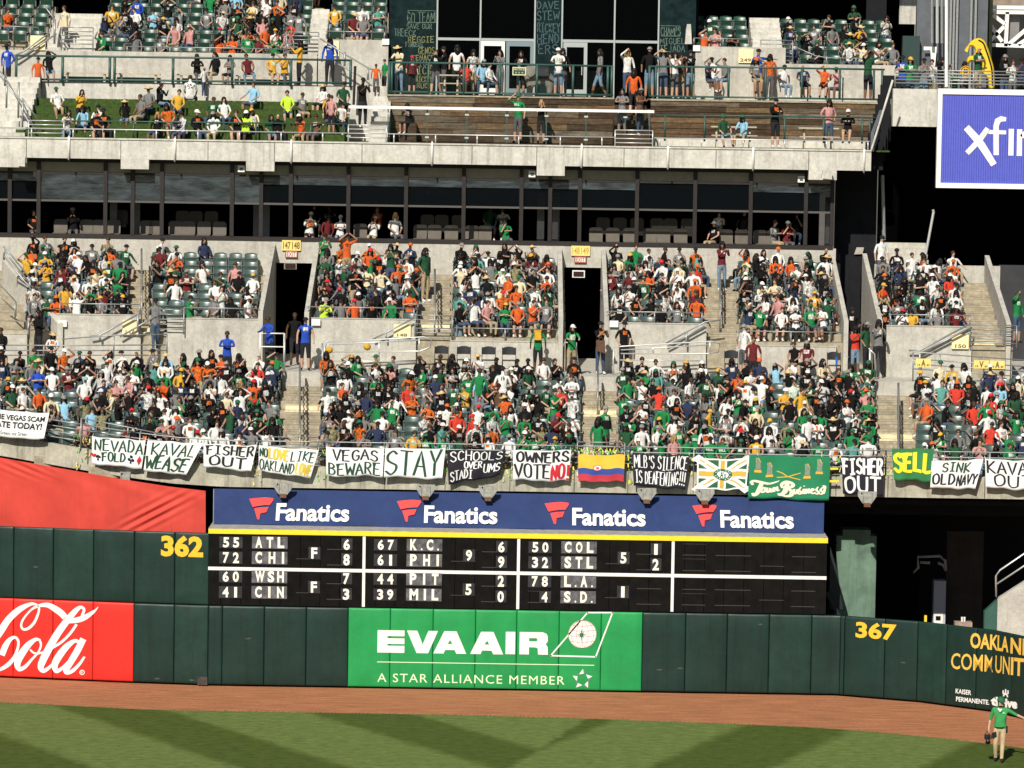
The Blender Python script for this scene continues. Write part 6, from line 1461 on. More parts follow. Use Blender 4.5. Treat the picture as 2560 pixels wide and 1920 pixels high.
# guards and people on the cross aisle
def nm(px, hd_, Y, zf, **k): pass
rz_ = .02
o, s = stand_at(675, 0, 135.9, zA, 'b', 'N', 'security man in royal blue jacket leaning on the white rack by the first tunnel', 3, 1.0, skin=3, pants=1, shorts=False, longs=True)
o, s = stand_at(764, 0, 135.6, zA, 'b', 'K', 'man in royal blue printed T-shirt, black shorts and dark cap below the first tunnel', 0, 1.0, skin=0, pants=1, shorts=True, longs=False, glasses=False); deco_text(o, s, 'Champion', WHITE, .97, .19, .045, st=True)
stand_at(737, 0, 138.2, zA, 'k', 'N', 'dim figure in black standing inside the first tunnel', 5, 1, shorts=True, pants=1)
o, s = stand_at(1502, 0, 135.9, zA, 'k', 'K', 'person in black printed T-shirt and jeans with brown bag below the second tunnel', 6, 1, pants=0, shorts=False, longs=False); deco_text(o, s, 'N', SM['y'], .95, .11, .09, st=True)
t = T('bag', 'brown cloth bag held by the person in jeans below the second tunnel', 'bag', (o.location.x, 135.5, 10)); MB().hexa([(o.location.x-.14,135.5,9.95),(o.location.x+.16,135.5,9.85),(o.location.x+.16,135.62,9.85),(o.location.x-.14,135.62,9.95),(o.location.x-.16,135.48,10.3),(o.location.x+.14,135.48,10.3),(o.location.x+.14,135.6,10.3),(o.location.x-.16,135.6,10.3)]).build('pouch', SM['u'], t); MB().tube([(o.location.x-.1,135.5,10.3),(o.location.x,135.46,10.42),(o.location.x+.1,135.5,10.3)], .012, 5).build('strap', SM['u'], t)
stand_at(1561, 0, 136.3, zA, 'k', 'K', 'man in black jersey with orange stripes, hands in pockets, behind the bright ramp rail', 1, 1, skin=0, pants=1, longs=False, shorts=False)
stand_at(1430, 0, 135.5, zA, 'g', 'W', 'person in bright green with white bucket hat leaning by the second tunnel', 3, .95, pants=2, shorts=True)
o, s = stand_at(1346, 0, 135.9, zA, 'g', 'G', 'person in green with a yellow backpack facing away left of the second tunnel', 0, .92, rz=3.1, pants=1)
bpk = MB().hexa([(-.13,.12,1.15),(.13,.12,1.15),(.12,.25,1.17),(-.12,.25,1.17),(-.12,.12,1.5),(.12,.12,1.5),(.1,.24,1.48),(-.1,.24,1.48)]); me = bpy.data.meshes.new('backpack'); me.from_pydata(bpk.v, [], bpk.f); me.materials.append(SM['y']); c = bpy.data.objects.new('backpack', me); COL.objects.link(c); c.location = o.location; c.rotation_euler = o.rotation_euler; tag(c, 'yellow backpack worn by the person in green left of the second tunnel', 'backpack')
stand_at(1860, 0, 135.7, zA, 'w', 'E', 'man in plain white T-shirt standing right of the upper stairs, seen from the side', 1, 1, pants=3, shorts=True, longs=False, rz=-.9)
stand_at(1884, 0, 135.3, zA-.3, 'm', 'N', 'person in dark red jersey just right of the standing man in white', 0, .95)
sit_at(1988, 135.9, zA, 'k', 'N', 'seated woman in black left of the man in dark red on the cross aisle', 0, shorts=True)
sit_at(2018, 135.8, zA, 'm', 'E', 'heavy man in dark red shirt and shorts sitting on the cross aisle', 11, shorts=True, pants=1)
stand_at(2132, 0, 138.3, zA+.5, 'k', 'K', 'person in black jacket over white shirt in the dark passage', 1, 1, skin=2)
stand_at(2140, 0, 136.2, zA+.1, 'r', 'K', 'person in orange jersey standing at the passage', 6, .93, skin=2)
stand_at(2167, 0, 135.9, zA+.1, 'd', 'E', 'person in dark green shirt and black trousers at the passage', 1, 1.02, pants=1, shorts=False, rz=1.0)
stand_at(2197, 0, 136.4, zA+.1, 'e', 'K', 'man in grey vest with dark beard standing against the passage wall', 6, 1.05, pants=1, shorts=False, skin=1)
stand_at(2544, 0, 140.5, 10.1, 'g', 'N', 'person in green T-shirt and red shorts at the far right edge', 4, 1, rz=.7)
stand_at(389, 0, 136.9, 9.6, 'e', 'K', 'man in dark grey sweatshirt with white logo at the foot of the left upper stairs', 5, 1, pants=0, shorts=False, longs=True, rz=.3)
stand_at(96, 0, 136.6, zA, 'k', 'H', 'figure wrapped in black cloak standing before the slanted wall', 2, 1.03, longs=True, shorts=False, pants=1)
sit_at(127, 135.5, zA, 'w', 'S', 'man in white jersey and straw hat behind the three bar railing at left', 0, shorts=False)
stand_at(568, 0, 135.2, zA-.45, 'b', 'N', 'security man in bright blue shirt and dark arms standing before the low wall', 2, .98, skin=3, pants=1, shorts=False)
sit_at(6, 135.5, zA, 'k', 'N', 'person in black at the left edge on the cross aisle', 0)
o, s = stand_at(812, 0, 142.8, UR[6][1], 'g', 'K', 'man in green SELL shirt standing beside the first tunnel top', 6, 1.0, pants=2, shorts=False, skin=1, longs=False); deco_text(o, s, 'SELL', WHITE, .99, .24, .085, st=True)
o, s = stand_at(868, 0, 142.8, UR[6][1], 'o', 'K', 'man in orange T-shirt standing and shading his eyes with a hand', 9, 1.0, shorts=False, pants=2, longs=False); deco_text(o, s, 'Giants', SM['k'], .98, .22, .06, st=True)
o, s = stand_at(888, 0, 139.6, UR[2][1], 'k', 'K', 'man in black T-shirt with orange emblem standing among seated fans', 2, 1.0, pants=2, shorts=False); deco_text(o, s, 'SF', SM['o'], .99, .12, .11, st=True)
stand_at(977, 0, 141.2, UR[5][1]+.0, 'd', 'K', 'person in dark green top and denim shorts standing in the middle upper block', 6, .98, pants=0, shorts=True)
stand_at(1064, 0, 140.8, UR[4][1], 'd', 'K', 'large man in dark green shirt and khaki trousers at the top of the middle stairs', 7, 1.06, pants=2, shorts=False, rz=.9, skin=1)
stand_at(1148, 0, 137.9, UR[0][1]-.3, 't', 'K', 'person in teal shirt leaning beside the middle stairs gate', 7, .98, pants=4, shorts=False, rz=-.7)
stand_at(1806, 0, 142.2, UR[6][1], 'm', 'K', 'person in crimson hooded top and pale jeans at the top of the right upper stairs', 6, .98, pants=4, shorts=False, longs=True)
stand_at(2205, 0, 143.2, 11.9, 'w', 'K', 'man in white jersey standing on the wall beside the dark tower', 0, 1, pants=3)
# lower block standing
o, s = stand_at(1257, 0, LR[5][0]+.45, LR[5][1], 'w', 'K', 'man in white sleeveless jersey number 19 seen from behind in the lower seats', 0, 1.02, rz=3.14, pants=1, shorts=False, glasses=False); deco_text(o, s, '19', INKG, .99, .12, .13, back=True, st=True)
stand_at(1199, 0, LR[5][0]+.45, LR[5][1], 'g', 'N', 'person in green T-shirt seen from behind beside the number 19 jersey', 0, .98, rz=3.0, pants=4, shorts=False)
stand_at(1388, 0, LR[3][0]+.5, LR[3][1], 'g', 'N', 'young person in green T-shirt standing side-on near the stair right of OWNERS banner', 6, .98, rz=.8)
stand_at(1497, 0, LR[0][0]+.3, LR[0][1], 'g', 'K', 'person in bright green T-shirt seen from behind on the stairs above the striped flag', 5, 1.02, rz=2.6, pants=3, shorts=True)
stand_at(1514, 0, LR[1][0]+.5, LR[1][1], 'g', 'E', 'person in green and grey cap carrying a black drum on the stairs', 5, 1.03, rz=.8, pants=3, shorts=True)
a = P(1516,1062,127.6); tag(MB().tube([(a.x,a.y,a.z-.13),(a.x,a.y,a.z+.13)], .16, 12).build('drum', SM['k']), 'black drum carried on the stairs above the striped flag', 'drum')
stand_at(1846, 0, LR[4][0]+.5, LR[4][1]-.1, 'g', 'H', 'person in green behind the black-shirted fan, above the cross-striped flag', 6, .85)
# drummers' yellow balloons at the rail
for k, (px_, py_) in enumerate(((823,875),(918,867))): tag(MB().tube([P(px_,py_-9,135.1), P(px_,py_-6,135.1), P(px_,py_,135.1), P(px_,py_+6,135.1), P(px_,py_+9,135.1)], [.03,.1,.13,.1,.03], 10).build('yellow_balloon', SM['y'], smooth=True), ['left','right'][k]+' round yellow balloon above the ramp rail', 'balloon')
# suites
for i, (ox, x, sh, hd, row, lb) in enumerate(((640,450,'w','E',0,'person in white and khaki cap in the suite window right of the first tunnel'),(640,505,'k','N',1,'person in black behind the suite sill right of the first tunnel'),(640,600,'m','K',0,'person in dark maroon leaning on the suite sill'),(640,725,'w','E',0,'grey haired person in pale pink at the suite sill'),(640,650,'k','N',1,'dim person at the back of the suite window'),
    (640,1050,'o','R',1,'man in orange with orange hat in the suite window'),(640,995,'w','E',0,'person in white in front of the man in orange, suite'),(640,1200,'w','L',0,'blonde person in white at the suite sill'),(640,1995,'d','K',1,'man in dark green behind the suite seats'),(640,2150,'w','H',1,'woman with long dark hair in the suite beside the green jersey'),(640,2175,'g','N',0,'child in green at the suite sill'),
    (0,290,'k','N',0,'person in black in the far left suite window'),(0,640,'k','E',0,'man in black jacket and cap in the left suite window'),(1280,1745,'k','W',0,'person in black with a white cap low in the right suite'),(1280,1990,'k','N',1,'person in black in the fourth right suite window'),(1920,40,'e','N',0,'person in grey in the last suite window'),(1920,160,'m','W',0,'person with white cap and crossed arms in the last suite window'),(1920,230,'k','N',1,'person in black with raised arms at the back of the last suite'),(1280,1790,'e','N',1,'dim person in grey in the third right suite window'))):
    sit_at(ppx(ox,x), 144.75+.9*row, ZS0-.3+.34*row, sh, hd, lb, [4,0,5,1,7,8][i % 6])
# upper deck: turf terrace and beyond
def turf(ox, x, yh, sh, hd, lb, pose=0, **k):
    px = ppx(ox, x); py = yh/3.456; r_ = min(range(-1, 5), key=lambda i: abs(proj(X(px,18,145), 145+.8*i, (TS[i][1] if i >= 0 else DZ)+.95)[1]-py))
    z = TS[r_][1] if r_ >= 0 else DZ+.05; y = (TS[r_][0] if r_ >= 0 else 143.9)
    sit_at(px, y+.45, z-.28, sh, hd, lb, pose, **k)
for a in ((0,515,760,'w','G','child in white with green cap sitting on the turf steps at left',0),(0,680,770,'y','H','long haired person in gold top on the upper turf steps',4),(0,730,870,'l','K','man in pale blue shirt and black cap on the turf',5),(0,840,890,'w','K','man in white T-shirt and black cap on the turf beside the man in pale blue',0),(0,1095,810,'k','S','man in black suit and straw hat on the turf steps',8),(0,1290,800,'e','S','person in grey T-shirt and wide brown hat on the turf steps',0),
   (0,1370,710,'k','N','man in black with hands clasped on the top turf step',9),(0,1520,800,'y','N','child in gold shirt on the upper turf',0),(0,1830,830,'d','N','person in dark top and jeans on the turf, left of the white sweater',0),(0,1945,830,'w','H','woman in white sweater on the turf steps',0),(0,1350,970,'k','L','bearded man in black with pale cap at the lower turf',0),(0,1560,1040,'n','E','man in navy T-shirt behind the turf railing',1),(0,1860,980,'w','E','woman in white T-shirt behind the turf railing',0),(0,2120,980,'v','W','person in vivid green top and white cap behind the railing',1),
   (0,840,1030,'k','N','person in black print at the foot of the turf steps',5),(640,280,820,'v','N','man in neon yellow shirt on the turf steps',0),(640,395,820,'e','N','man in grey shirt beside the neon yellow shirt',0),(640,570,710,'w','S','person in white shirt and straw hat at the top of the turf',0),(640,740,700,'d','K','man in dark green and gold jersey at the top right of the turf',0),(640,210,990,'k','B','man in black T-shirt low on the turf behind the railing',0),(640,410,1010,'o','W','person in orange shirt and white cap on the turf',5),(640,740,870,'w','K','man in white jersey leaning to a child on the turf',5),(640,10,930,'c','Y','person in yellow cap and green shirt on the turf',5),(0,1720,970,'k','W','small person with white cap beside the turf railing',0),(0,2180,690,'l','N','man in pale blue shirt lying on the top turf step',6)):
    turf(*a[:6], pose=a[6])
for a in ((0,900,960,'k','K','person slumped in dark clothes beside the white T-shirt on the turf',11),(0,1230,850,'e','N','person in grey with a rucksack on the turf behind the wide brown hat',0),(0,1600,1060,'x','K','small figure in black and white print at the lower turf',5),(0,1480,900,'z','K','child in black and orange print on the turf steps',0),(0,2060,1000,'k','N','dark haired person in black on the turf left of the vivid green top',8),(640,620,900,'k','N','person with black T-shirt on the turf right of the orange shirt',4),(640,520,980,'u','N','person in brown on the lower turf right of the orange shirt',0),(640,640,800,'y','N','baby sized figure in gold held low on the upper turf',5),(640,130,1010,'d','H','dark haired person in dark green at the turf railing',0),(0,560,980,'x','H','long haired person in printed top on the lower left turf',4)):
    turf(*a[:6], pose=a[6])
o, s = sit_at(ppx(0,1640), 148.0, TS[3][1]-.1, 'w', 'N', 'person in white jersey number 24 kneeling with back turned on the turf', 5); o.rotation_euler = (0,0,3.1); deco_text(o, s, '24', SM['k'], .99, .2, .11, back=True)
stand_at(ppx(640,655), 0, 144.9, TS[0][1], 'p', 'N', 'child in pink shirt with pale backpack standing on the lower turf', 0, .78, rz=2.7)
stand_at(ppx(0,330), 0, 149.0, TS[4][1], 'o', 'K', 'boy in orange shirt and white shorts on the top turf step', 0, .83, pants=3, shorts=True, rz=.4)
stand_at(ppx(0,1765), 0, 149.1, TS[4][1]+.1, 'w', 'E', 'small child in white standing at the terrace wall', 0, .62, rz=1)
stand_at(ppx(0,60), 0, 149.9, 18.3, 'b', 'K', 'guard in blue jacket and dark beanie at the left edge', 1, 1.0, longs=True, pants=1, shorts=False, skin=3)
for a in ((0,440,540,'k','K','person in black bent forward on the left bench'),(0,1710,490,'k','H','woman in black print on the bench'),(0,1870,490,'k','H','person in black top with gold lanyard on the bench'),(0,1990,500,'e','H','person in dark grey hood beside a shadow on the bench'),(0,2170,500,'m','N','tattooed man in black on the bench'),(640,140,500,'y','K','woman in gold top and black cap on the bench'),(640,250,520,'y','N','person in bright yellow shirt bending on the bench')):
    sit_at(ppx(a[0],a[1]), 150.2, 18.66, a[3], a[4], a[5], PR.randrange(6))
stand_at(ppx(640,375), 0, 150.4, 18.68, 'y', 'K', 'woman in mustard jacket and black trousers standing side-on at the green railing', 6, .97, rz=-1.3, pants=1, shorts=False, longs=True)
stand_at(ppx(640,640), 0, 150.5, 18.68, 'b', 'K', 'large guard in royal blue jacket standing behind the green railing', 0, 1.04, pants=1, shorts=False, longs=True, skin=3)
stand_at(ppx(640,925), 0, 145.6, 17.25, 'k', 'K', 'man in black T-shirt and beret standing on the steps beside the turf', 6, 1.0, pants=1, shorts=False, skin=3)
stand_at(ppx(640,1040), 0, 149.3, 18.46, 'o', 'N', 'child in orange top by the concrete steps', 0, .62)
stand_at(ppx(640,1112), 0, 149.8, 18.46, 'g', 'N', 'child in dark green shirt beside the child in orange', 0, .72, rz=-1)
stand_at(ppx(0,555), 0, 152.6, 19.9, 'c', 'N', 'person in camouflage jacket standing left of the top left seats', 5, .95, rz=-.5)
stand_at(ppx(640,372), 0, 151.95, 19.75, 'e', 'K', 'man in grey polo shirt standing on the upper stairs landing', 0, 1.0, longs=False, shorts=False, pants=1)
BAL = 18.47
for a in ((640,1880,'x','K','person in printed top behind the picnic table on the balcony',5,150.4,.95),(640,2110,'e','H','long haired person in grey right of the picnic table on the balcony',6,150.2,.95),(1280,1460,'u','K','person in brown behind the row leaning on the right railing',0,150.0,.96),(1280,1370,'n','H','dark haired person in navy between the leaning fans at the right railing',6,149.6,.93),(1920,20,'z','K','person in printed top at the concrete wall left of the man in white jacket',0,150.8,.95),(1280,80,'k','H','woman in black at the railing left of the elephant statue',2,149.8,.93),(640,1240,'c','S','man in cream shirt and wide hat leaning on the balcony railing',3,149.0,1),(640,1350,'m','R','child in red jacket and striped skirt on the balcony',0,149.1,.8),(640,1560,'k','N','woman in black beside the chalkboard, partly hidden',5,151.5,.93),(640,1625,'k','K','man in black hooded top standing at the balcony door, side view',6,150.6,1),(640,1738,'w','K','man in white away jersey seen from behind on the balcony',0,150.5,1.04),
   (1280,405,'w','W','man in white T-shirt leaning over the railing right of the elephant',3,149.0,1),(1280,440,'k','K','person in dark clothes just behind the leaning man by the elephant',0,150.2,1),(1280,760,'e','H','woman in grey sweater walking left with a shoulder bag',5,149.6,1),(1280,1000,'w','L','blonde woman in white jersey lifting her hair',4,149.3,1),(1280,1190,'k','E','man in black T-shirt seen from behind at the top of the narrow steps',0,149.5,1.05),
   (1280,1310,'e','S','person in grey shirt and straw hat leaning on the railing',4,149.0,1),(1280,1410,'w','K','person in white and orange top with dark shorts on the balcony',6,149.2,.97),(1280,1545,'k','K','man in black jacket holding up a phone',6,149.3,1),(1280,2130,'b','K','guard in royal blue jacket behind the person in the orange cap',8,150.8,1.05),(1920,870,'d','K','man in dark green shirt and jeans shading his eyes at the railing end',9,149.1,1.04)):
    stand_at(ppx(a[0],a[1]), 0, a[6], BAL, a[2], a[3], a[4], a[5], a[7], **({'rz': 3.0} if 'behind' in a[4] and 'seen' in a[4] else {'rz': -1.4} if 'walking left' in a[4] or 'side view' in a[4] else {}))
stand_at(ppx(1280,1055), 0, 147.2, 17.75, 'o', 'K', 'person in orange top and black shorts seen from behind climbing the narrow steps', 5, 1.0, rz=3.1, pants=1, shorts=True)
sit_at(ppx(640,1820), 149.6, BAL, 'r', 'B', 'person in red jersey at the picnic table on the balcony', 0); sit_at(ppx(640,1940), 149.6, BAL, 'l', 'E', 'person in sky blue T-shirt seated on the balcony', 5); sit_at(ppx(640,2030), 149.5, BAL, 'w', 'N', 'person in white top and teal skirt seated on the balcony', 0)
for a in ((1280,1750,'w','K','man in white T-shirt at the concrete wall below sign 249',150.6,.3),(1280,1710,'n','E','woman in navy cardigan and pink top on a bar stool',149.0,.22),(1280,1850,'e','N','woman in grey sweater with bowed brown hair on a bar stool',149.0,.25),(1280,2110,'e','O','woman in grey tank top and orange cap on a bar stool, jeans',149.0,.25),(1920,130,'w','K','dark skinned man in white jacket over green shirt on the bar bench',149.2,.1),(1920,320,'n','B','person in navy print shirt beside the man in the white jacket',149.2,.1),(1920,480,'o','S','person in orange jacket and straw hat at the bar bench',149.2,.1),(1920,600,'p','G','small person in green cap at the right end of the bar bench',149.2,.0)):
    sit_at(ppx(a[0],a[1]), a[5], BAL, a[2], a[3], a[4], PR.randrange(6), a[6], **({'skin': 3} if 'dark skinned' in a[4] else {}))
LW = DZ+.02
o, s = sit_at(ppx(640,1320), 147.7, LW+.25, 'k', 'K', 'woman in black outfit with orange emblem sitting against the timber wall', 4, skin=1, shorts=True, pants=1); deco_text(o, s, 'SF', SM['o'], .95, .12, .11)
tag(MB().box(o.location.x-.3, 147.55, LW, o.location.x+.3, 148.2, LW+.7).build('timber_block', PL[3]), 'dark timber block seat under the woman in black', 'seat')
o, s = stand_at(ppx(1280,55), 0, 147.2, LW, 'g', 'G', 'person in bright green SELL shirt and grey shorts before the timber wall', 4, 1.0, pants=3, shorts=True, longs=False); deco_text(o, s, 'SELL', WHITE, .98, .22, .08, st=True)
stand_at(ppx(1280,255), 0, 147.2, LW, 'k', 'L', 'girl with long auburn hair and white tied jacket before the timber wall', 6, .9, pants=1, shorts=True)
stand_at(ppx(1280,955), 0, 145.9, 17.1, 'e', 'H', 'dark haired woman in grey top on the narrow steps, left one of two', 2, .95)
stand_at(ppx(1280,1112), 0, 145.9, 17.1, 'u', 'E', 'woman in taupe T-shirt and jeans on the narrow steps, right one of two', 2, .97, pants=0, shorts=False, skin=2)
sit_at(ppx(1280,1850), 145.3, LW, 'd', 'G', 'person in dark green hooded top leaning over the picnic table', 5, rz=0) if False else sit_at(ppx(1280,1850), 145.3, LW, 'd', 'G', 'person in dark green hooded top leaning over the picnic table', 5)
sit_at(ppx(1280,2000), 145.3, LW, 'l', 'G', 'person in green cap and pale blue vest at the picnic table', 5)
stand_at(ppx(1920,68), 0, 145.6, LW, 'k', 'K', 'man in black jacket and black shorts standing before the right timber wall', 2, 1.0, pants=1, shorts=True, longs=True)
stand_at(ppx(1920,530), 0, 145.6, LW, 'p', 'K', 'woman in brown crop top and short denim skirt by the upper railing', 1, 1.0, pants=0, shorts=True, longs=False, skin=1)
sit_at(ppx(1920,688), 145.4, LW+.15, 'k', 'W', 'person in black tank top and khaki shorts resting arms on the railing', 1, pants=2, shorts=True)
RWZ = 18.62
for a in ((1920,1420,'x','N','person in printed top between the eating fan and the white pole',146.5,.93),(1920,1620,'d','K','person in dark green crouched left of the banana costume',145.9,.72),(1920,1700,'e','K','person in grey just left of the banana costume',146.3,.9),(1920,2120,'x','N','person in printed shirt right of the black coat on the walkway',146.2,.95),(1920,1165,'b','K','man in royal blue jacket behind the fan in the yellow cap',146.6,1),(1920,1232,'g','Y','person in green jersey and yellow cap on the right walkway',145.9,.97),(1920,1350,'e','K','person in grey T-shirt and maroon cap eating on the right walkway',145.9,.95),(1920,1500,'k','K','man in black T-shirt facing left beside the white pole',146.0,.97),(1920,2045,'k','E','person in black coat right of the banana costume',146.4,1.05),(1920,2195,'n','K','person in navy at the very right edge of the walkway',146,1)):
    stand_at(ppx(a[0],a[1]), 0, a[5], RWZ-.25, a[2], a[3], a[4], PR.choice([2,6]), a[6])
o, s = stand_at(2447, 0, 145.80, RWZ+.13, 'd', 'B', 'person inside a big yellow banana costume on the right walkway', 2, .98)
bc = MB(); bo = [(2415,130),(2419,114),(2428,103),(2440,96),(2452,96),(2463,104),(2471,122),(2478,145),(2485,170),(2487,196),(2486,220),(2472,221),(2469,198),(2458,186),(2448,172),(2438,158),(2428,153),(2420,160),(2416,152),(2422,141),(2434,138),(2438,126),(2431,116),(2421,119),(2417,125)]
bo = smooth_pts([(x,y,0) for x, y in bo]+[(bo[0][0],bo[0][1],0)], 3)[:-1]; nb = len(bo)
def inset(k, d):
    a_, b_ = bo[(k-1) % nb], bo[(k+1) % nb]; l_ = math.hypot(b_[0]-a_[0], b_[1]-a_[1]) or 1
    return bo[k][0]-(b_[1]-a_[1])/l_*d, bo[k][1]+(b_[0]-a_[0])/l_*d
lay = [(-.26,4.2),(-.23,2.2),(-.14,.6),(0,0),(.14,.6),(.24,3)]; base_ = len(bc.v)
for yo, d_ in lay:
    for k in range(nb): q_ = inset(k, d_); bc.v.append(tuple(P(q_[0], q_[1], 146.25+yo)))
for r_ in range(len(lay)-1):
    for k in range(nb): k2 = (k+1) % nb; bc.f.append((base_+r_*nb+k, base_+r_*nb+k2, base_+(r_+1)*nb+k2, base_+(r_+1)*nb+k)); bc.m.append(0)
for r_ in (0, len(lay)-1):
    for t3 in tessellate_polygon([[Vector((*inset(k, lay[r_][1]), 0)) for k in range(nb)]]): bc.f.append(tuple(base_+r_*nb+i_ for i_ in t3)); bc.m.append(0)
ob = bc.build('banana_costume', mat('banana_yellow', (.80,.55,.02), .6, .15, 4)); tag(ob, 'bright yellow curved banana costume worn on the right walkway', 'costume')
sm_ = smooth_pts([(2446,100,0),(2458,108,0),(2466,128,0),(2474,152,0),(2480,178,0),(2481,214,0)], 4); MB().tube([P(x,y,145.99) for x, y, _ in sm_], .03, 6).build('dark_seam', SM['k'], ob)
dd = MB(); ring(dd, lambda u, v: tuple(P(u, v, 145.975)), 2447, 138, .1, 9, 16); dd.build('face_opening', SM['k'], ob)
a = P(2414,178,145.6); t = T('round_yellow_sign', 'round yellow and black emblem disc held in front of the banana costume', 'sign', tuple(a)); dd = MB(); ring(dd, lambda u, v: (a.x+u, a.y, a.z+v), 0, 0, .01, .2, 20); dd.build('disc', SM['y'], t)
dd = MB(); ring(dd, lambda u, v: (a.x+u, a.y-.006, a.z+v), 0, 0, .15, .17, 20); dd.build('ring_print', SM['k'], t); dd = MB(); put_text(dd, lambda u, v: (a.x+u, a.y-.006, a.z+v), '00', -.08, -.08, .08, .08, bold=.04); dd.build('lettering', SM['k'], t)
# ---- choose which seated fans are things of their own, the rest becomes the crowd
pool = [s for s in SLOTS if s['who'] is not None]
pool.sort(key=lambda s: (0 if (s.get('hand') and s['zone'][0:2] in ('UL','UR') and s['zone'] != 'U') else 1 if s.get('hand') else 2, s['y']))
room = 300-len(IND)-1
chosen = pool[:room]; rest = pool[room:]
def desc(s):
    w_ = s['who']; hd = HAT[w_['hd']][0] if w_['hd'] in HAT else HAIRM[w_['hd']][0]
    return SHIRT[w_['sh']][0], hd
def place_phrase(s):
    if s['zone'] == 'L': return ORD[s['row']]+' row above '+banner_at(s['px'])
    if s['zone'] == 'U': return ORD[s['row']]+' row, '+upper_at(s['px'])
    return ORD[min(s['row'],8)]+' row, '+LANDZ[s['zone']]
used = {}
for s in chosen:
    sh, hd = desc(s); k = (sh, hd, place_phrase(s)); used.setdefault(k, []).append(s)
POSEW = {0:'hands on lap',1:'arms crossed',2:'right hand shading eyes',3:'left hand shading eyes',4:'holding a phone',5:'leaning forward',6:'elbow out',7:'hand at chin',8:'drinking',9:'shading eyes',10:'arm on armrest',11:'broad build',12:'both hands raised'}
SELLN = 0
for k, lst in used.items():
    lst.sort(key=lambda s: s['px'])
    for i, s in enumerate(lst):
        w_ = s['who']; lab = f"fan in {k[0]} with {k[1]}, {k[2]}"
        if len(lst) > 1: lab = ['left one: ','right one: ','third one: ','fourth one: '][min(i,3)] + lab
        o = make_person(w_, (s['x'], s['y'], s['z']), lab)
        if w_['sh'] == 'g' and s['zone'] == 'L' and w_['pose'] in (0,2,3,6,10,11): deco_text(o, w_, 'SELL', WHITE, .93, .25, .085)
        elif w_['sh'] == 'k' and fr_.random() < .3: deco_text(o, w_, fr_.choice(['SF','A']), SM[fr_.choice('oyw')], .95, .1, .09)
        elif w_['sh'] in 'wo' and fr_.random() < .3: deco_text(o, w_, 'GIANTS', SM['k'], .96, .22, .06)
# ---- crowd stuff: one mesh
names = []; midx = {}
def mi_of(m):
    if m.name not in midx: midx[m.name] = len(names); names.append(m)
    return midx[m.name]
def mesh_arrays(me):
    if 'np' not in PH.setdefault(me.name, {}):
        co = np.empty(len(me.vertices)*3, 'f'); me.vertices.foreach_get('co', co)
        lt = np.empty(len(me.polygons), 'i'); me.polygons.foreach_get('loop_total', lt); lv = np.empty(len(me.loops), 'i'); me.loops.foreach_get('vertex_index', lv)
        mi = np.empty(len(me.polygons), 'i'); me.polygons.foreach_get('material_index', mi)
        PH[me.name]['np'] = (co.reshape(-1,3), lt, lv, mi)
    return PH[me.name]['np']
def join_stuff(items, name, label, cat):
    """items: (mesh, 4x4 matrix, [materials])"""
    VV = []; LT = []; LV = []; MI = []; nv = 0
    names.clear(); midx.clear()
    for me, M4, ms in items:
        co, lt, lv, mi = mesh_arrays(me); A = np.array(M4, 'f')
        VV.append(co @ A[:3,:3].T + A[:3,3]); LT.append(lt); LV.append(lv+nv); nv += len(co)
        MI.append(np.array([mi_of(m) for m in ms], 'i')[mi])
    VV = np.concatenate(VV); LT = np.concatenate(LT); LV = np.concatenate(LV); MI = np.concatenate(MI)
    me = bpy.data.meshes.new(name); me.vertices.add(len(VV)); me.vertices.foreach_set('co', VV.ravel().astype('f'))
    me.loops.add(len(LV)); me.loops.foreach_set('vertex_index', LV.astype('i')); me.polygons.add(len(LT))
    me.polygons.foreach_set('loop_start', np.concatenate([[0], np.cumsum(LT)[:-1]]).astype('i')); me.polygons.foreach_set('loop_total', LT.astype('i'))
    for m in names: me.materials.append(m)
    me.polygons.foreach_set('material_index', MI); me.polygons.foreach_set('use_smooth', np.ones(len(LT), bool)); me.update(calc_edges=True); me.validate()
    o = bpy.data.objects.new(name, me); COL.objects.link(o); tag(o, label, cat, kind='stuff'); return o
items = []
for s in rest:
    w_ = s['who']; me = SEAT_P[w_['pose']]
    M4 = Matrix.Translation((s['x'], s['y'], s['z'])) @ Matrix.Rotation(w_['rz'], 4, 'Z') @ Matrix.Rotation(PR.gauss(0,.07), 4, 'Y') @ Matrix.Rotation(PR.gauss(0,.05), 4, 'X') @ Matrix.Scale(w_['sc'], 4)
    items.append((me, M4, slots_of(w_)))
    for nm_, mm, mt in parts_of(w_): items.append((mm, M4 @ Matrix.Translation(Vector(me['head'])) @ Matrix.Rotation(PR.gauss(0,.25), 4, 'Z') @ Matrix.Diagonal((.86,.88,.9,1)), [mt]))
print('people', len(IND), 'rest', len(rest))
if items: join_stuff(items, 'seated_crowd', 'remaining seated spectators filling the lower and upper seat rows', 'crowd')
# ---- seats: 300 that can be seen as things, the others joined
empty_s = [s for s in SLOTS if s['who'] is None]; full_s = [s for s in SLOTS if s['who'] is not None]
front = empty_s + sorted(full_s, key=lambda s: s['y'])
vis = front[:299]; hid = front[299:]
PG['_o'] = (0,0,0)
first = {'g': True, 'd': True}
_so = {}
for s in sorted(vis, key=lambda s: s['px']): k_ = (place_phrase(s), s['who'] is None); s['n'] = _so.get(k_, 0); _so[k_] = s['n']+1
ORDN = ['first','second','third','fourth','fifth','sixth','seventh','eighth','ninth','tenth','eleventh','twelfth','thirteenth','fourteenth','fifteenth','sixteenth','seventeenth','eighteenth','nineteenth','twentieth']
def seat_label(s):
    c = 'faded green' if s['m'] == 'g' else 'dark green'
    e_ = 'empty ' if s['who'] is None else ''
    return f"{ORDN[min(s['n'],19)]} {e_}{'green' if s['m'] == 'g' else 'dark green'} seat, {place_phrase(s)}"
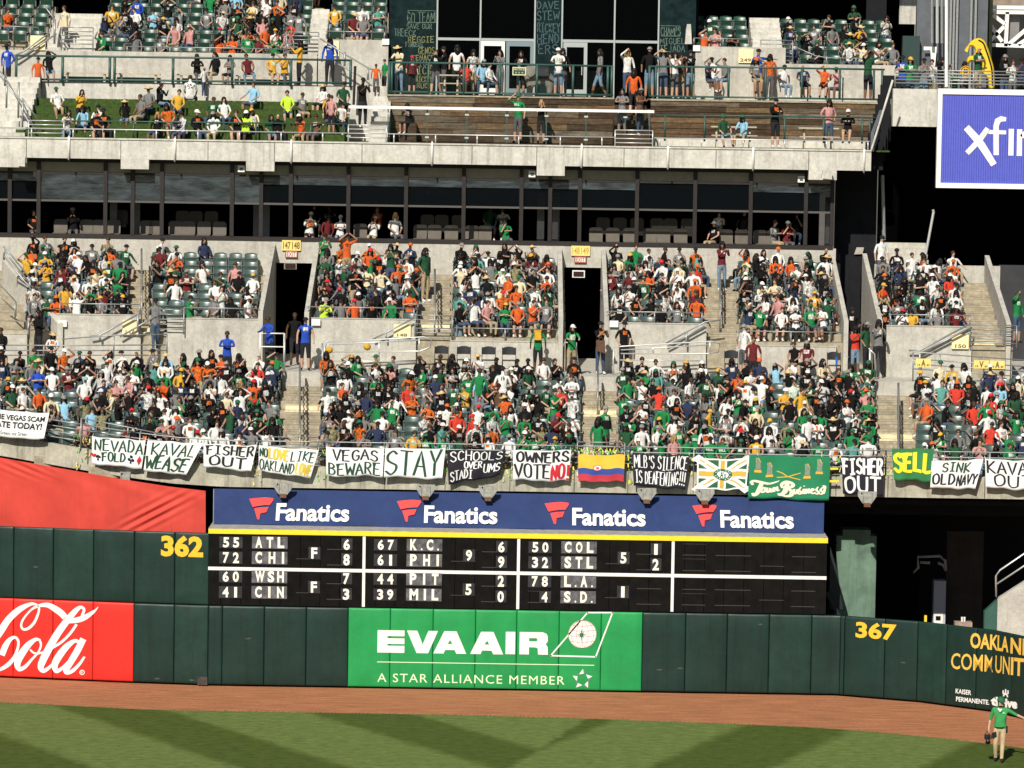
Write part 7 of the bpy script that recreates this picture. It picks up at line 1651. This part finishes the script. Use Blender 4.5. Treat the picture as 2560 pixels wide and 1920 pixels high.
for s in vis:
    src = PG if s['m'] == 'g' else PD
    loc = (s['x'], s['y']+.10, s['z'])
    if first[s['m']]: r_ = src; r_.location = loc; r_['label'] = seat_label(s); first[s['m']] = False
    else: r_ = dup(src, loc, 0, seat_label(s))
    r_['group'] = 'seats: ' + place_phrase(s) + (' empty' if s['who'] is None else '')
pm = {}
for k, src in (('g', PG), ('d', PD)): pm[k] = [(c.data, list(c.data.materials)) for c in src.children]
items = []
for s in hid:
    M4 = Matrix.Translation((s['x'], s['y']+.10, s['z']))
    for me, ms in pm[s['m']][:1]+pm[s['m']][2:]: items.append((me, M4, ms))
print('seats', len(vis), len(hid))
if items: join_stuff(items, 'occupied_seats', 'rows of green folding seats mostly hidden behind the seated crowd', 'seats')
# ---- the man on the field
def hand_chain(V, E_, R_, C_, base, d, side, up):
    """five fingers curled from a wrist vertex"""
    b = Vector(V[base]); d = d.normalized(); side = side.normalized(); up = up.normalized()
    V.append(tuple(b+d*.05)); R_.append((.036,.02)); pl = len(V)-1; E_.append((base, pl)); C_.append(0)
    for i, (o_, l) in enumerate(((-.03,.07),(-.01,.08),(.012,.075),(.032,.06))):
        p1 = b+d*.09+side*o_; p2 = p1+d*l*.6-up*.015; p3 = p2+d*l*.3-up*.03
        prev = pl
        for p in (p1, p2, p3): V.append(tuple(p)); R_.append((.0095,.0095)); E_.append((prev, len(V)-1)); C_.append(0); prev = len(V)-1
    t1 = b+d*.04-side*.05-up*.01; t2 = t1+d*.045-side*.01-up*.02
    prev = pl
    for p in (t1, t2): V.append(tuple(p)); R_.append((.011,.011)); E_.append((prev, len(V)-1)); C_.append(0); prev = len(V)-1
V = [(0,0,.96),(0,.02,1.16),(0,.03,1.38),(0,.02,1.52),(0.01,-.01,1.60),(.01,-.02,1.68),(.01,-.01,1.75),(.05,-.115,1.665)]
R_ = [(.155,.12),(.155,.125),(.17,.12),(.058,.058),(.072,.08),(.086,.096),(.068,.08),(.016,.02)]
E_ = [(0,1),(1,2),(2,3),(3,4),(4,5),(5,6),(5,7)]; C_ = [1,1,1,0,0,0,0]
def vv(p, r): V.append(p); R_.append(r); return len(V)-1
s1 = vv((-.19,.03,1.46),(.068,.068)); e1 = vv((-.27,.05,1.18),(.046,.046)); w1 = vv((-.31,-.04,.95),(.031,.031)); E_ += [(2,s1),(s1,e1),(e1,w1)]; C_ += [1,1,4]
hand_chain(V, E_, R_, C_, w1, Vector((-.08,-.15,-1)), Vector((0,1,0)), Vector((-1,0,0)))
s2 = vv((.19,.03,1.46),(.068,.068)); e2 = vv((.43,.02,1.33),(.046,.046)); w2 = vv((.66,.0,1.24),(.031,.031)); E_ += [(2,s2),(s2,e2),(e2,w2)]; C_ += [1,1,4]
hand_chain(V, E_, R_, C_, w2, Vector((1,0,-.3)), Vector((0,1,0)), Vector((0,0,1)))
for s, ky, kx, ay, ax in ((-1,-.05,-.12,.10,-.10),(1,-.02,.08,-.10,.06)):
    hp = vv((s*.095,0,.90),(.10,.105)); kn = vv((kx,ky,.50),(.072,.072)); an = vv((ax,ay,.09),(.05,.05)); to = vv((ax+s*.02,ay-.15,.045),(.045,.036)); E_ += [(0,hp),(hp,kn),(kn,an),(an,to)]; C_ += [2,2,5,3]
me = skin_mesh('field_person_body', V, E_, R_, 2)
segs = [(Vector(V[a]), Vector(V[b]), C_[i], (R_[a][0]+R_[b][0])/2) for i, (a, b) in enumerate(E_)]
POLO = mat('kelly_green_polo', (.03,.27,.07), .8, .2, 12); KH = mat('khaki_trouser', (.50,.38,.22), .85, .2, 10)
for m in (SKN[0], POLO, KH, SHOE[0], SKN[0], KH): me.materials.append(m)
for p in me.polygons:
    c = p.center; best = 1e9
    for a, b, k, r in segs:
        ab = b-a; t = max(0, min(1, (c-a).dot(ab)/ab.length_squared)); d = (c-(a+ab*t)).length - r*.9
        if d < best: best = d; bi = k
    if bi in (1, 2) and abs(c.x) < .2: bi = 1 if c.z > .945 else 2
    p.material_index = bi; p.use_smooth = True
fx, fy = 13.98, 112.3
fp = bpy.data.objects.new('person', me); COL.objects.link(fp); fp.location = (fx, fy, 0); tag(fp, 'man in green polo and khaki trousers walking on the outfield grass with a camera', 'person'); fp.rotation_euler = (0,0,-.1); fp.scale = (1.02,)*3
def child(nm, mm, mt, loc, rot=(0,0,0)):
    c = bpy.data.objects.new(nm, mm); COL.objects.link(c); c.parent = fp; c.location = loc; c.rotation_euler = rot
    if c.material_slots: c.material_slots[0].link = 'OBJECT'; c.material_slots[0].material = mt
    return c
child('cap', CAPM, HM['G'], (.01,-.015,1.70), (.1,0,.35)); child('hair', HAIR1, HAIRM['N'][1], (.01,.0,1.675)); child('sunglasses', GLM, LENS, (.01,-.02,1.675), (0,0,.35))
bd = MB(); ell(bd, (0,0,0), (.060,.042,.035), 8, 4, -1); child('beard', mesh_only(bd, 'beard_mesh'), HAIRM['N'][1], (.03,-.055,1.60), (0,0,.3))
cl = MB(); cl.poly([(-.045,-.118,1.50),(.045,-.118,1.50),(0,-.142,1.42)]); cl.poly([(-.05,-.11,1.53),(-.09,-.09,1.5),(-.03,-.135,1.43),(-.005,-.14,1.41)]); child('undershirt_collar', mesh_only(cl, 'collar_mesh'), WHITE, (0,0,0))
lg = MB(); put_text(lg, lambda u, v: (u, -.134, v), "A's", .06, 1.37, .12, 1.42, bold=.02); child('chest_logo', mesh_only(lg, 'chest_logo_mesh'), WHITE, (0,0,0))
bl = MB()
for i in range(12):
    a, b = 6.283*i/12, 6.283*(i+1)/12; bl.quad((.165*math.cos(a),.13*math.sin(a),.955),(.165*math.cos(b),.13*math.sin(b),.955),(.168*math.cos(b),.132*math.sin(b),.99),(.168*math.cos(a),.132*math.sin(a),.99))
child('belt', mesh_only(bl, 'belt_mesh'), SHOE[0], (0,0,0)); pc = MB().box(.15,-.05,.82,.21,.06,1.0); child('belt_pouch', mesh_only(pc, 'belt_pouch_mesh'), SHOE[0], (0,0,0))
ct = T('camera', 'black long-lens camera hanging from the right hand of the man on the grass', 'camera', (fx-.36, fy-.12, .72))
cx, cy, cz = fx-.36, fy-.12, .72; KB = mat('black_camera_body', (.012,.012,.013), .4)
MB().box(cx-.09,cy-.05,cz-.06,cx+.08,cy+.05,cz+.07).build('body', KB, ct); MB().tube([(cx-.0,cy-.04,cz),(cx-.01,cy-.14,cz-.08),(cx-.01,cy-.2,cz-.12)], [.055,.06,.075], 12).build('lens', KB, ct, smooth=True); MB().tube([(cx-.08,cy,cz+.05),(cx-.03,cy,cz+.17),(cx+.06,cy,cz+.06)], .012, 5).build('strap', KB, ct)
MB().hexa([(cx+.1,cy,cz-.05),(cx+.26,cy,cz+.02),(cx+.26,cy+.08,cz+.02),(cx+.1,cy+.08,cz-.05),(cx+.12,cy,cz+.1),(cx+.24,cy,cz+.16),(cx+.24,cy+.08,cz+.16),(cx+.12,cy+.08,cz+.1)]).build('second_body', KB, ct)
# ================================================================== CLOTH BANNERS ALONG THE FRONT RAIL
class Banner:
    def __init__(s, lab, TL, TR, BR, BL, mats_, seed, wave=.03, name='protest_banner', cat='banner', nx=22, ny=12, lift=0):
        s.c = (TL, TR, BR, BL); s.r = random.Random(seed); s.ph = [s.r.uniform(0, 6.28) for _ in range(6)]; s.wave = wave; s.lift = lift
        s.root = T(name, lab, cat, tuple(s.S(.5, 1)))
        mb = MB(); g = {}
        for k, off in ((0, 0), (1, .008)):
            for i in range(nx+1):
                for j in range(ny+1):
                    p = s.S(i/nx, j/ny); g[k,i,j] = len(mb.v); mb.v.append((p[0], p[1]+off, p[2]))
        for i in range(nx):
            for j in range(ny):
                mb.f.append((g[0,i,j],g[0,i+1,j],g[0,i+1,j+1],g[0,i,j+1])); mb.m.append(0); mb.f.append((g[1,i,j],g[1,i,j+1],g[1,i+1,j+1],g[1,i+1,j])); mb.m.append(0)
        for i in range(nx):
            mb.f.append((g[0,i,0],g[1,i,0],g[1,i+1,0],g[0,i+1,0])); mb.m.append(0)
        mb.build('cloth', mats_, s.root, smooth=True)
        for k, u in enumerate((0.01, .99)):
            p = s.S(u, 1); MB().tube([(p[0],p[1],p[2]-.02),(p[0],p[1]+.25,p[2]+.06)], .008, 4).build('tie', CLOTHW, s.root)
    def S(s, u, v, off=0.0):
        TL, TR, BR, BL = s.c
        sag = 4*u*(1-u); e = 1.6*math.sin(u*9+s.ph[0])+1.2*math.sin(u*17+s.ph[1])
        px = (BL[0]*(1-u)+BR[0]*u)*(1-v)+(TL[0]*(1-u)+TR[0]*u)*v
        py = (BL[1]*(1-u)+BR[1]*u+e)*(1-v)+(TL[1]*(1-u)+TR[1]*u+sag*1.3+.6*e)*v
        Y0 = FYB - .30 + s.lift + recede(X(px, 6.8, FYB)) + .06*(1-v)
        x = X(px, 6.8, Y0)
        w_ = s.wave*(1.15-v*.75)
        y = Y0 - .05 + w_*math.sin(u*7.5+s.ph[2]+v*1.2) + w_*.5*math.sin(u*15+s.ph[3]-v*2) + .35*w_*math.sin(v*8+u*3+s.ph[4]) - off
        z = Z(py, Y0, px)
        return (x, y, z)
    def P_(s, off=.012): return lambda u, v: s.S(u, v, off)
    def out(s, mb, mats_, name='lettering'): return mb.build(name, mats_, s.root)
def letters(B, lines, pen, mats_, name='painted_lettering', jit=.04):
    mb = MB()
    for k, ln in enumerate(lines):
        t, u0, v0, u1, v1 = ln[:5]; m = ln[5] if len(ln) > 5 else 0; pw = ln[6] if len(ln) > 6 else pen
        hand(mb, B.P_(), t, u0, v0, u1, v1, pw, m, jit)
    B.out(mb, mats_, name)
B = Banner('white cloth banner about Vegas and TODAY at the left edge', (-75,1019),(123,1032),(110,1097),(-75,1091), CLOTHW, 1)
mb = MB(); S = B.P_()
put_text(mb, S, 'STOP THE VEGAS SCAM', .06,.66,.96,.86, bold=.03); put_text(mb, S, 'DONATE TODAY!', .10,.36,.94,.60, bold=.03); put_text(mb, S, 'Greens not Green', .40,.10,.76,.24, bold=.0); B.out(mb, INKK, 'printed_lettering')
B = Banner('white NEVADA FOLD banner with card suit symbols', (230,1090),(364,1100),(354,1172),(230,1159), CLOTHW, 2)
letters(B, [('NEVADA', .05,.53,.97,.93),('FOLD', .20,.16,.66,.47)], .035, INKG)
mb = MB(); S = B.P_()
def heart(cx, cy, r): return [(cx, cy-r), (cx+r, cy+.2*r), (cx+.7*r, cy+r), (cx+.2*r, cy+.9*r), (cx, cy+.5*r), (cx-.2*r, cy+.9*r), (cx-.7*r, cy+r), (cx-r, cy+.2*r)]
fill(mb, S, [[(.93+.05*a, .30+.17*b) for a, b in ((0,-1),(1,0),(0,1),(-1,0))]]); fill(mb, S, [heart(.03,.32,.07)]); B.out(mb, INKR, 'red_suit_symbol')
mb = MB(); fill(mb, S, [[(2*.12-a, .66-b) for a, b in heart(.12,.34,.06)]]); fill(mb, S, [[(.11,.27),(.13,.27),(.145,.17),(.095,.17)]])
for cx, cy in ((.77,.40),(.735,.29),(.805,.29)): fill(mb, S, [[(cx+.032*math.cos(k*.785), cy+.055*math.sin(k*.785)) for k in range(8)]])
fill(mb, S, [[(.76,.3),(.78,.3),(.79,.16),(.75,.16)]]); B.out(mb, INKK, 'black_suit_symbol')
B = Banner('white slanting KAVAL WEASEL banner folded at its right side', (369,1100),(508,1107),(466,1187),(359,1177), CLOTHW, 3, .05)
letters(B, [('KAVAL', .10,.56,.96,.92),('WEASE', .03,.10,.92,.50,0,.05)], .034, INKG)
B = Banner('first white FISHER OUT banner with dark lettering', (509,1108),(642,1113),(628,1180),(509,1165), CLOTHW, 4)
letters(B, [('FISHER', .06,.58,.97,.94),('OUT', .12,.12,.86,.50,0,.05)], .042, INKK)
B = Banner('white NO LOVE LIKE OAKLAND LOVE banner with yellow words', (647,1114),(797,1124),(776,1195),(647,1177), CLOTHW, 5, .045)
letters(B, [('NO', .02,.58,.15,.92,0),('LOVE', .17,.55,.52,.93,1,.04),('LIKE', .56,.55,.97,.9,0),('OAKLAND', .02,.08,.66,.46,0),('LOVE', .69,.08,.98,.46,1,.035)], .026, [INKG, INKY])
B = Banner('white VEGAS BEWARE banner', (815,1117),(960,1120),(957,1191),(816,1190), CLOTHW, 6)
letters(B, [('VEGAS', .12,.56,.90,.93),], .034, INKK, 'black_painted_word'); letters(B, [('BEWARE', .04,.07,.95,.47)], .036, INKG, 'green_painted_word')
B = Banner('white STAY banner with large thin green letters', (963,1119),(1113,1122),(1106,1198),(960,1191), CLOTHW, 7)
letters(B, [('STAY', .02,.10,.95,.93)], .045, INKG)
B = Banner('black SCHOOLS OVER STADIUMS banner folded up at lower right', (1117,1123),(1265,1125),(1250,1189),(1122,1210), CLOTHK, 8, .06)
letters(B, [('SCHOOLS', .05,.66,.96,.95),('OVER', .30,.40,.62,.62),('UMS', .66,.22,.96,.52),('STADI', .04,.08,.46,.36)], .024, CLOTHW)
B = Banner('white OWNERS VOTE NO banner with red NO', (1281,1125),(1427,1125),(1422,1203),(1284,1200), CLOTHW, 9, .035)
letters(B, [('OWNERS', .07,.62,.97,.95,0,.045),('VOTE', .03,.10,.66,.55,0),('NO!', .68,.05,.99,.52,1,.05)], .04, [INKK, INKR])
B = Banner('MLB silence banner, black cloth with white capital lettering', (1579,1133),(1724,1137),(1714,1224),(1585,1214), CLOTHK, 11, .045)
letters(B, [("MLB'S SILENCE", .03,.56,.98,.95),('IS DEAFENING!!!', .04,.10,.97,.48)], .02, CLOTHW)
B = Banner('black cloth FISHER OUT banner with broad white letters', (2102,1140),(2209,1141),(2209,1240),(2108,1234), CLOTHK, 14, .02)
letters(B, [('FISHER', .03,.55,.97,.94),('OUT', .06,.08,.93,.47)], .06, CLOTHW, jit=.015)
B = Banner('green cloth SELL banner with fat yellow letters', (2227,1120),(2334,1120),(2326,1205),(2235,1199), mat('sell_green_cloth', (.03,.20,.07), .8, .15, 3), 15, .04)
letters(B, [('SELL', .04,.30,.97,.84)], .10, mat('sell_yellow', (.85,.80,.03), .7), jit=.015)
B = Banner('white SINK OLD NAVY banner', (2328,1152),(2457,1147),(2438,1222),(2326,1220), CLOTHW, 16)
letters(B, [('SINK', .22,.60,.78,.92,0),('OLD', .04,.14,.52,.50,1,.045),('NAVY', .56,.14,.97,.50,1)], .036, [INKG, INKK])
B = Banner('white KAVAL OUT banner cut by the right picture edge', (2461,1147),(2600,1151),(2600,1226),(2465,1219), CLOTHW, 17)
letters(B, [('KAVAL', .03,.52,.95,.92),('OUT', .16,.10,.86,.48)], .038, INKK)
# striped flag: three bands, part by part
def patch(mb, S, u0, v0, u1, v1, m=0, nu=14, nv=4):
    b = len(mb.v)
    for i in range(nu+1):
        for j in range(nv+1): mb.v.append(tuple(S(u0+(u1-u0)*i/nu, v0+(v1-v0)*j/nv)))
    for i in range(nu):
        for j in range(nv): q = b+i*(nv+1)+j; mb.f.append((q,q+nv+1,q+nv+2,q+1)); mb.m.append(m)
B = Banner('yellow blue and red striped flag with round white emblem', (1445,1136),(1562,1136),(1559,1203),(1446,1203), mat('flag_yellow', (.78,.50,.05), .8, .1, 4), 10, .03, 'striped_flag', 'flag')
mb = MB(); S = B.P_(.006); patch(mb, S, 0,.25,1,.48,0); B.out(mb, mat('flag_blue', (.03,.07,.32), .8), 'blue_band'); mb = MB(); patch(mb, S, 0,0,1,.25,0); B.out(mb, mat('flag_red', (.48,.03,.05), .8), 'red_band')
mb = MB(); S = B.P_(.011); ring(mb, S, .42,.52,.001,.10,20); B.out(mb, CLOTHW, 'round_emblem')
mb = MB(); S = B.P_(.015); ring(mb, S, .42,.52,.085,.10,20); fill(mb, S, [[(.39,.47),(.45,.47),(.45,.57),(.42,.54),(.39,.57)]]); B.out(mb, REDL, 'emblem_print')
# cross-striped flag
B = Banner('green gold and white cross-striped flag with round emblem', (1742,1145),(1872,1146),(1866,1224),(1743,1223), mat('flag_green', (.02,.13,.05), .8, .15, 5), 12, .02, 'cross_flag', 'flag')
GO = mat('flag_gold', (.66,.42,.06), .8, .15, 6)
mb = MB(); S = B.P_(.006)
for a, b in (((0,0),(1,1)),((0,1),(1,0))): stroke(mb, B.P_(.006 if a[1] else .008), [(a[0]+(b[0]-a[0])*k/12, a[1]+(b[1]-a[1])*k/12) for k in range(13)], .20)
S2 = B.P_(.010); patch(mb, S2, .42,0,.58,1, 0, 4, 12); patch(mb, B.P_(.0115), 0,.34,1,.66, 0); 
for (a, b, c, d) in ((0,.95,1,1),(0,0,1,.05),(0,.05,.03,.95),(.97,.05,1,.95)): patch(mb, B.P_(.0125), a,b,c,d, 0, 12 if c-a > .5 else 2, 2 if c-a > .5 else 8)
B.out(mb, CLOTHW, 'white_cross')
mb = MB()
for a, b in (((0,.03),(1,1.03)),((0,1.03),(1,.03))): stroke(mb, B.P_(.009 if a[1] > .5 else .0095), [(a[0]+(b[0]-a[0])*k/12, a[1]-.03+(b[1]-a[1])*k/12) for k in range(13)], .035)
patch(mb, B.P_(.0135), .46,.05,.54,.95, 0, 3, 12); patch(mb, B.P_(.0145), .03,.42,.97,.58, 0); B.out(mb, GO, 'gold_cross')
mb = MB(); ring(mb, B.P_(.018), .51,.5,.001,.185,24); B.out(mb, MATS['flag_green'], 'green_roundel'); mb = MB(); ring(mb, B.P_(.021), .51,.5,.001,.115,20); 
for k in range(16):
    a = k*.3927; 
    if k % 4: patch(mb, B.P_(.021), .51+.15*math.cos(a)-.010,.5+.15*math.sin(a)-.014,.51+.15*math.cos(a)+.010,.5+.15*math.sin(a)+.014, 0, 1, 1)
B.out(mb, CLOTHW, 'white_roundel'); mb = MB(); put_text(mb, B.P_(.024), "A's", .455,.39,.57,.61, bold=.03); B.out(mb, MATS['flag_green'], 'emblem_letters')
# town banner
B = Banner('large green Town Business cloth banner with four trophies', (1872,1136),(2075,1141),(2073,1251),(1871,1245), mat('banner_emerald', (.008,.20,.085), .8, .12, 3), 13, .03, nx=34, ny=16, lift=-.02)
CRE = mat('cream_script', (.80,.74,.58), .8)
def SZ(x, y): return ((x-75)/(1250-75), 1-(y-150)/(815-150))       # zoomed sketch coordinates to banner units
mb = MB()
for k, st in enumerate([
 [(135,600,26),(118,565,34),(160,545,40),(260,560,44),(380,585,34),(480,565,22),(520,545,8)], [(262,590,42),(235,660,46),(205,730,46),(160,765,38),(140,735,26)],
 [(300,640,22),(262,680,30),(275,712,26),(312,700,26),(322,655,24),(298,640,18),(350,650,14)], [(352,650,24),(345,700,26),(375,712,24),(398,655,22),(396,705,26),(425,708,22),(445,650,22)], [(458,650,24),(450,712,26)],[(452,690,18),(490,648,24),(498,700,26),(525,690,16)],
 [(570,650,28),(560,600,34),(620,550,36),(700,555,40),(720,600,40),(640,650,34),(600,655,20)],[(640,565,44),(628,640,50),(600,720,50),(540,765,40),(515,745,20)],[(640,655,34),(705,680,44),(700,745,44),(620,775,34),(545,760,26)],
 [(742,650,24),(735,700,26),(762,712,22),(792,650,24),(785,705,24),(810,690,14)],[(838,610,14),(812,660,24),(850,690,26),(828,716,24),(800,708,14)],[(882,645,24),(872,705,26),(895,705,14)],[(915,645,24),(908,712,26)],[(910,690,16),(948,648,24),(950,700,26),(975,695,14)],
 [(985,685,14),(1025,655,22),(1000,640,20),(982,690,26),(1020,712,22),(1048,690,12)],[(1085,610,14),(1062,655,24),(1098,690,26),(1075,716,24),(1045,708,14)],[(1170,600,14),(1122,655,24),(1165,690,28),(1135,716,24),(1108,708,14)],[(1150,590,12),(1185,600,26),(1180,660,26),(1170,705,24)]]):
    S_ = B.P_(.012+.0006*k); pts = [(*SZ(x, y), w*.00126) for x, y, w in st]; stroke(mb, S_, pts, curve=True)
ring(mb, B.P_(.012), *SZ(885,598), .001, .012, 8); B.out(mb, CRE, 'cream_script_lettering')
TRG = mat('trophy_grey', (.22,.27,.22), .7, .3, 12); 
for (x, y) in ((205,190),(375,260),(920,260),(1095,190)):
    mb = MB(); q = lambda a, b: SZ(x+a, y+b)
    fill(mb, B.P_(.012), [[q(-30,5),q(5,0),q(42,70),q(40,180),q(-35,180)]]); B.out(mb, TRG, 'printed_trophy')
    mb = MB(); fill(mb, B.P_(.013), [[q(-48,185),q(50,185),q(56,225),q(-54,225)]]); stroke(mb, B.P_(.014), [q(-30,5),q(5,0),q(42,70)], .006); stroke(mb, B.P_(.014), [q(-32,10),q(-20,80),q(30,100)], .004); B.out(mb, GO, 'printed_trophy_base')
mb = MB()
stroke(mb, B.P_(.012), [SZ(490,400),SZ(570,430),SZ(640,470),SZ(820,500)], .022); stroke(mb, B.P_(.0135), [SZ(820,400),SZ(730,430),SZ(650,470),SZ(490,495)], .022); B.out(mb, GO, 'crossed_bats')
# ribbons and small tufts tied along the rail
GAR = [mat('ribbon_'+n, c, .7) for n, c in (('yellow',(.80,.66,.03)),('green',(.12,.45,.05)),('pale',(.62,.62,.4)))]
rr = random.Random(8)
for lab, spans in (('left of the NEVADA FOLD banner', (185,228)),('between the FISHER OUT and NO LOVE banners',(628,650)),('beside the VEGAS BEWARE banner',(795,816)),('between the STAY and SCHOOLS banners',(1106,1122)),('between the OWNERS banner and the striped flag',(1424,1447)),('between the striped flag and the silence banner',(1556,1584)),('left of the cross-striped flag',(1716,1745)),('between the two black FISHER and Town banners',(2070,2106)),('around the green SELL banner',(2208,2236)),('over the striped flag',(1450,1560)),('right of the black SCHOOLS banner',(1256,1284))):
    t = T('ribbon_garland', 'yellow and green ribbons tied on the rail '+lab, 'garland', tuple(P(spans[0], 1150, 126.4)))
    mbs = [MB(), MB(), MB()]
    for k in range(int((spans[1]-spans[0])*.55)+3):
        px_ = rr.uniform(*spans); rc = recede(X(px_,7,FYB)); top = 1118-31.3*rc; py_ = rr.uniform(top, top+ (12 if spans[1]-spans[0] > 60 else 88)); a = Vector(P(px_, py_, FYB-.02+rc)); d = Vector((rr.uniform(-.06,.06), rr.uniform(-.03,.0), rr.uniform(-.14,.0))); mbs[rr.randrange(3)].beam(a, a+d, .035, .012)
    for m_, g_ in zip(mbs, GAR):
        if m_.v: m_.build('ribbon', g_, t)['kind'] = 'stuff'
for k, (px_, py_) in enumerate(((2066,1171),(2068,1202))): tag(MB().hexa([P(px_,py_+4,126.2),P(px_+30,py_+3,126.2),P(px_+30,py_+3,126.25),P(px_,py_+4,126.25),P(px_+1,py_-2,126.2),P(px_+29,py_-2,126.2),P(px_+29,py_-2,126.25),P(px_+1,py_-2,126.25)]).build('yellow_strip', YELB), ['upper','lower'][k]+' yellow cloth strip between the Town banner and black FISHER banner', 'ribbon')
bpy.context.view_layer.update()
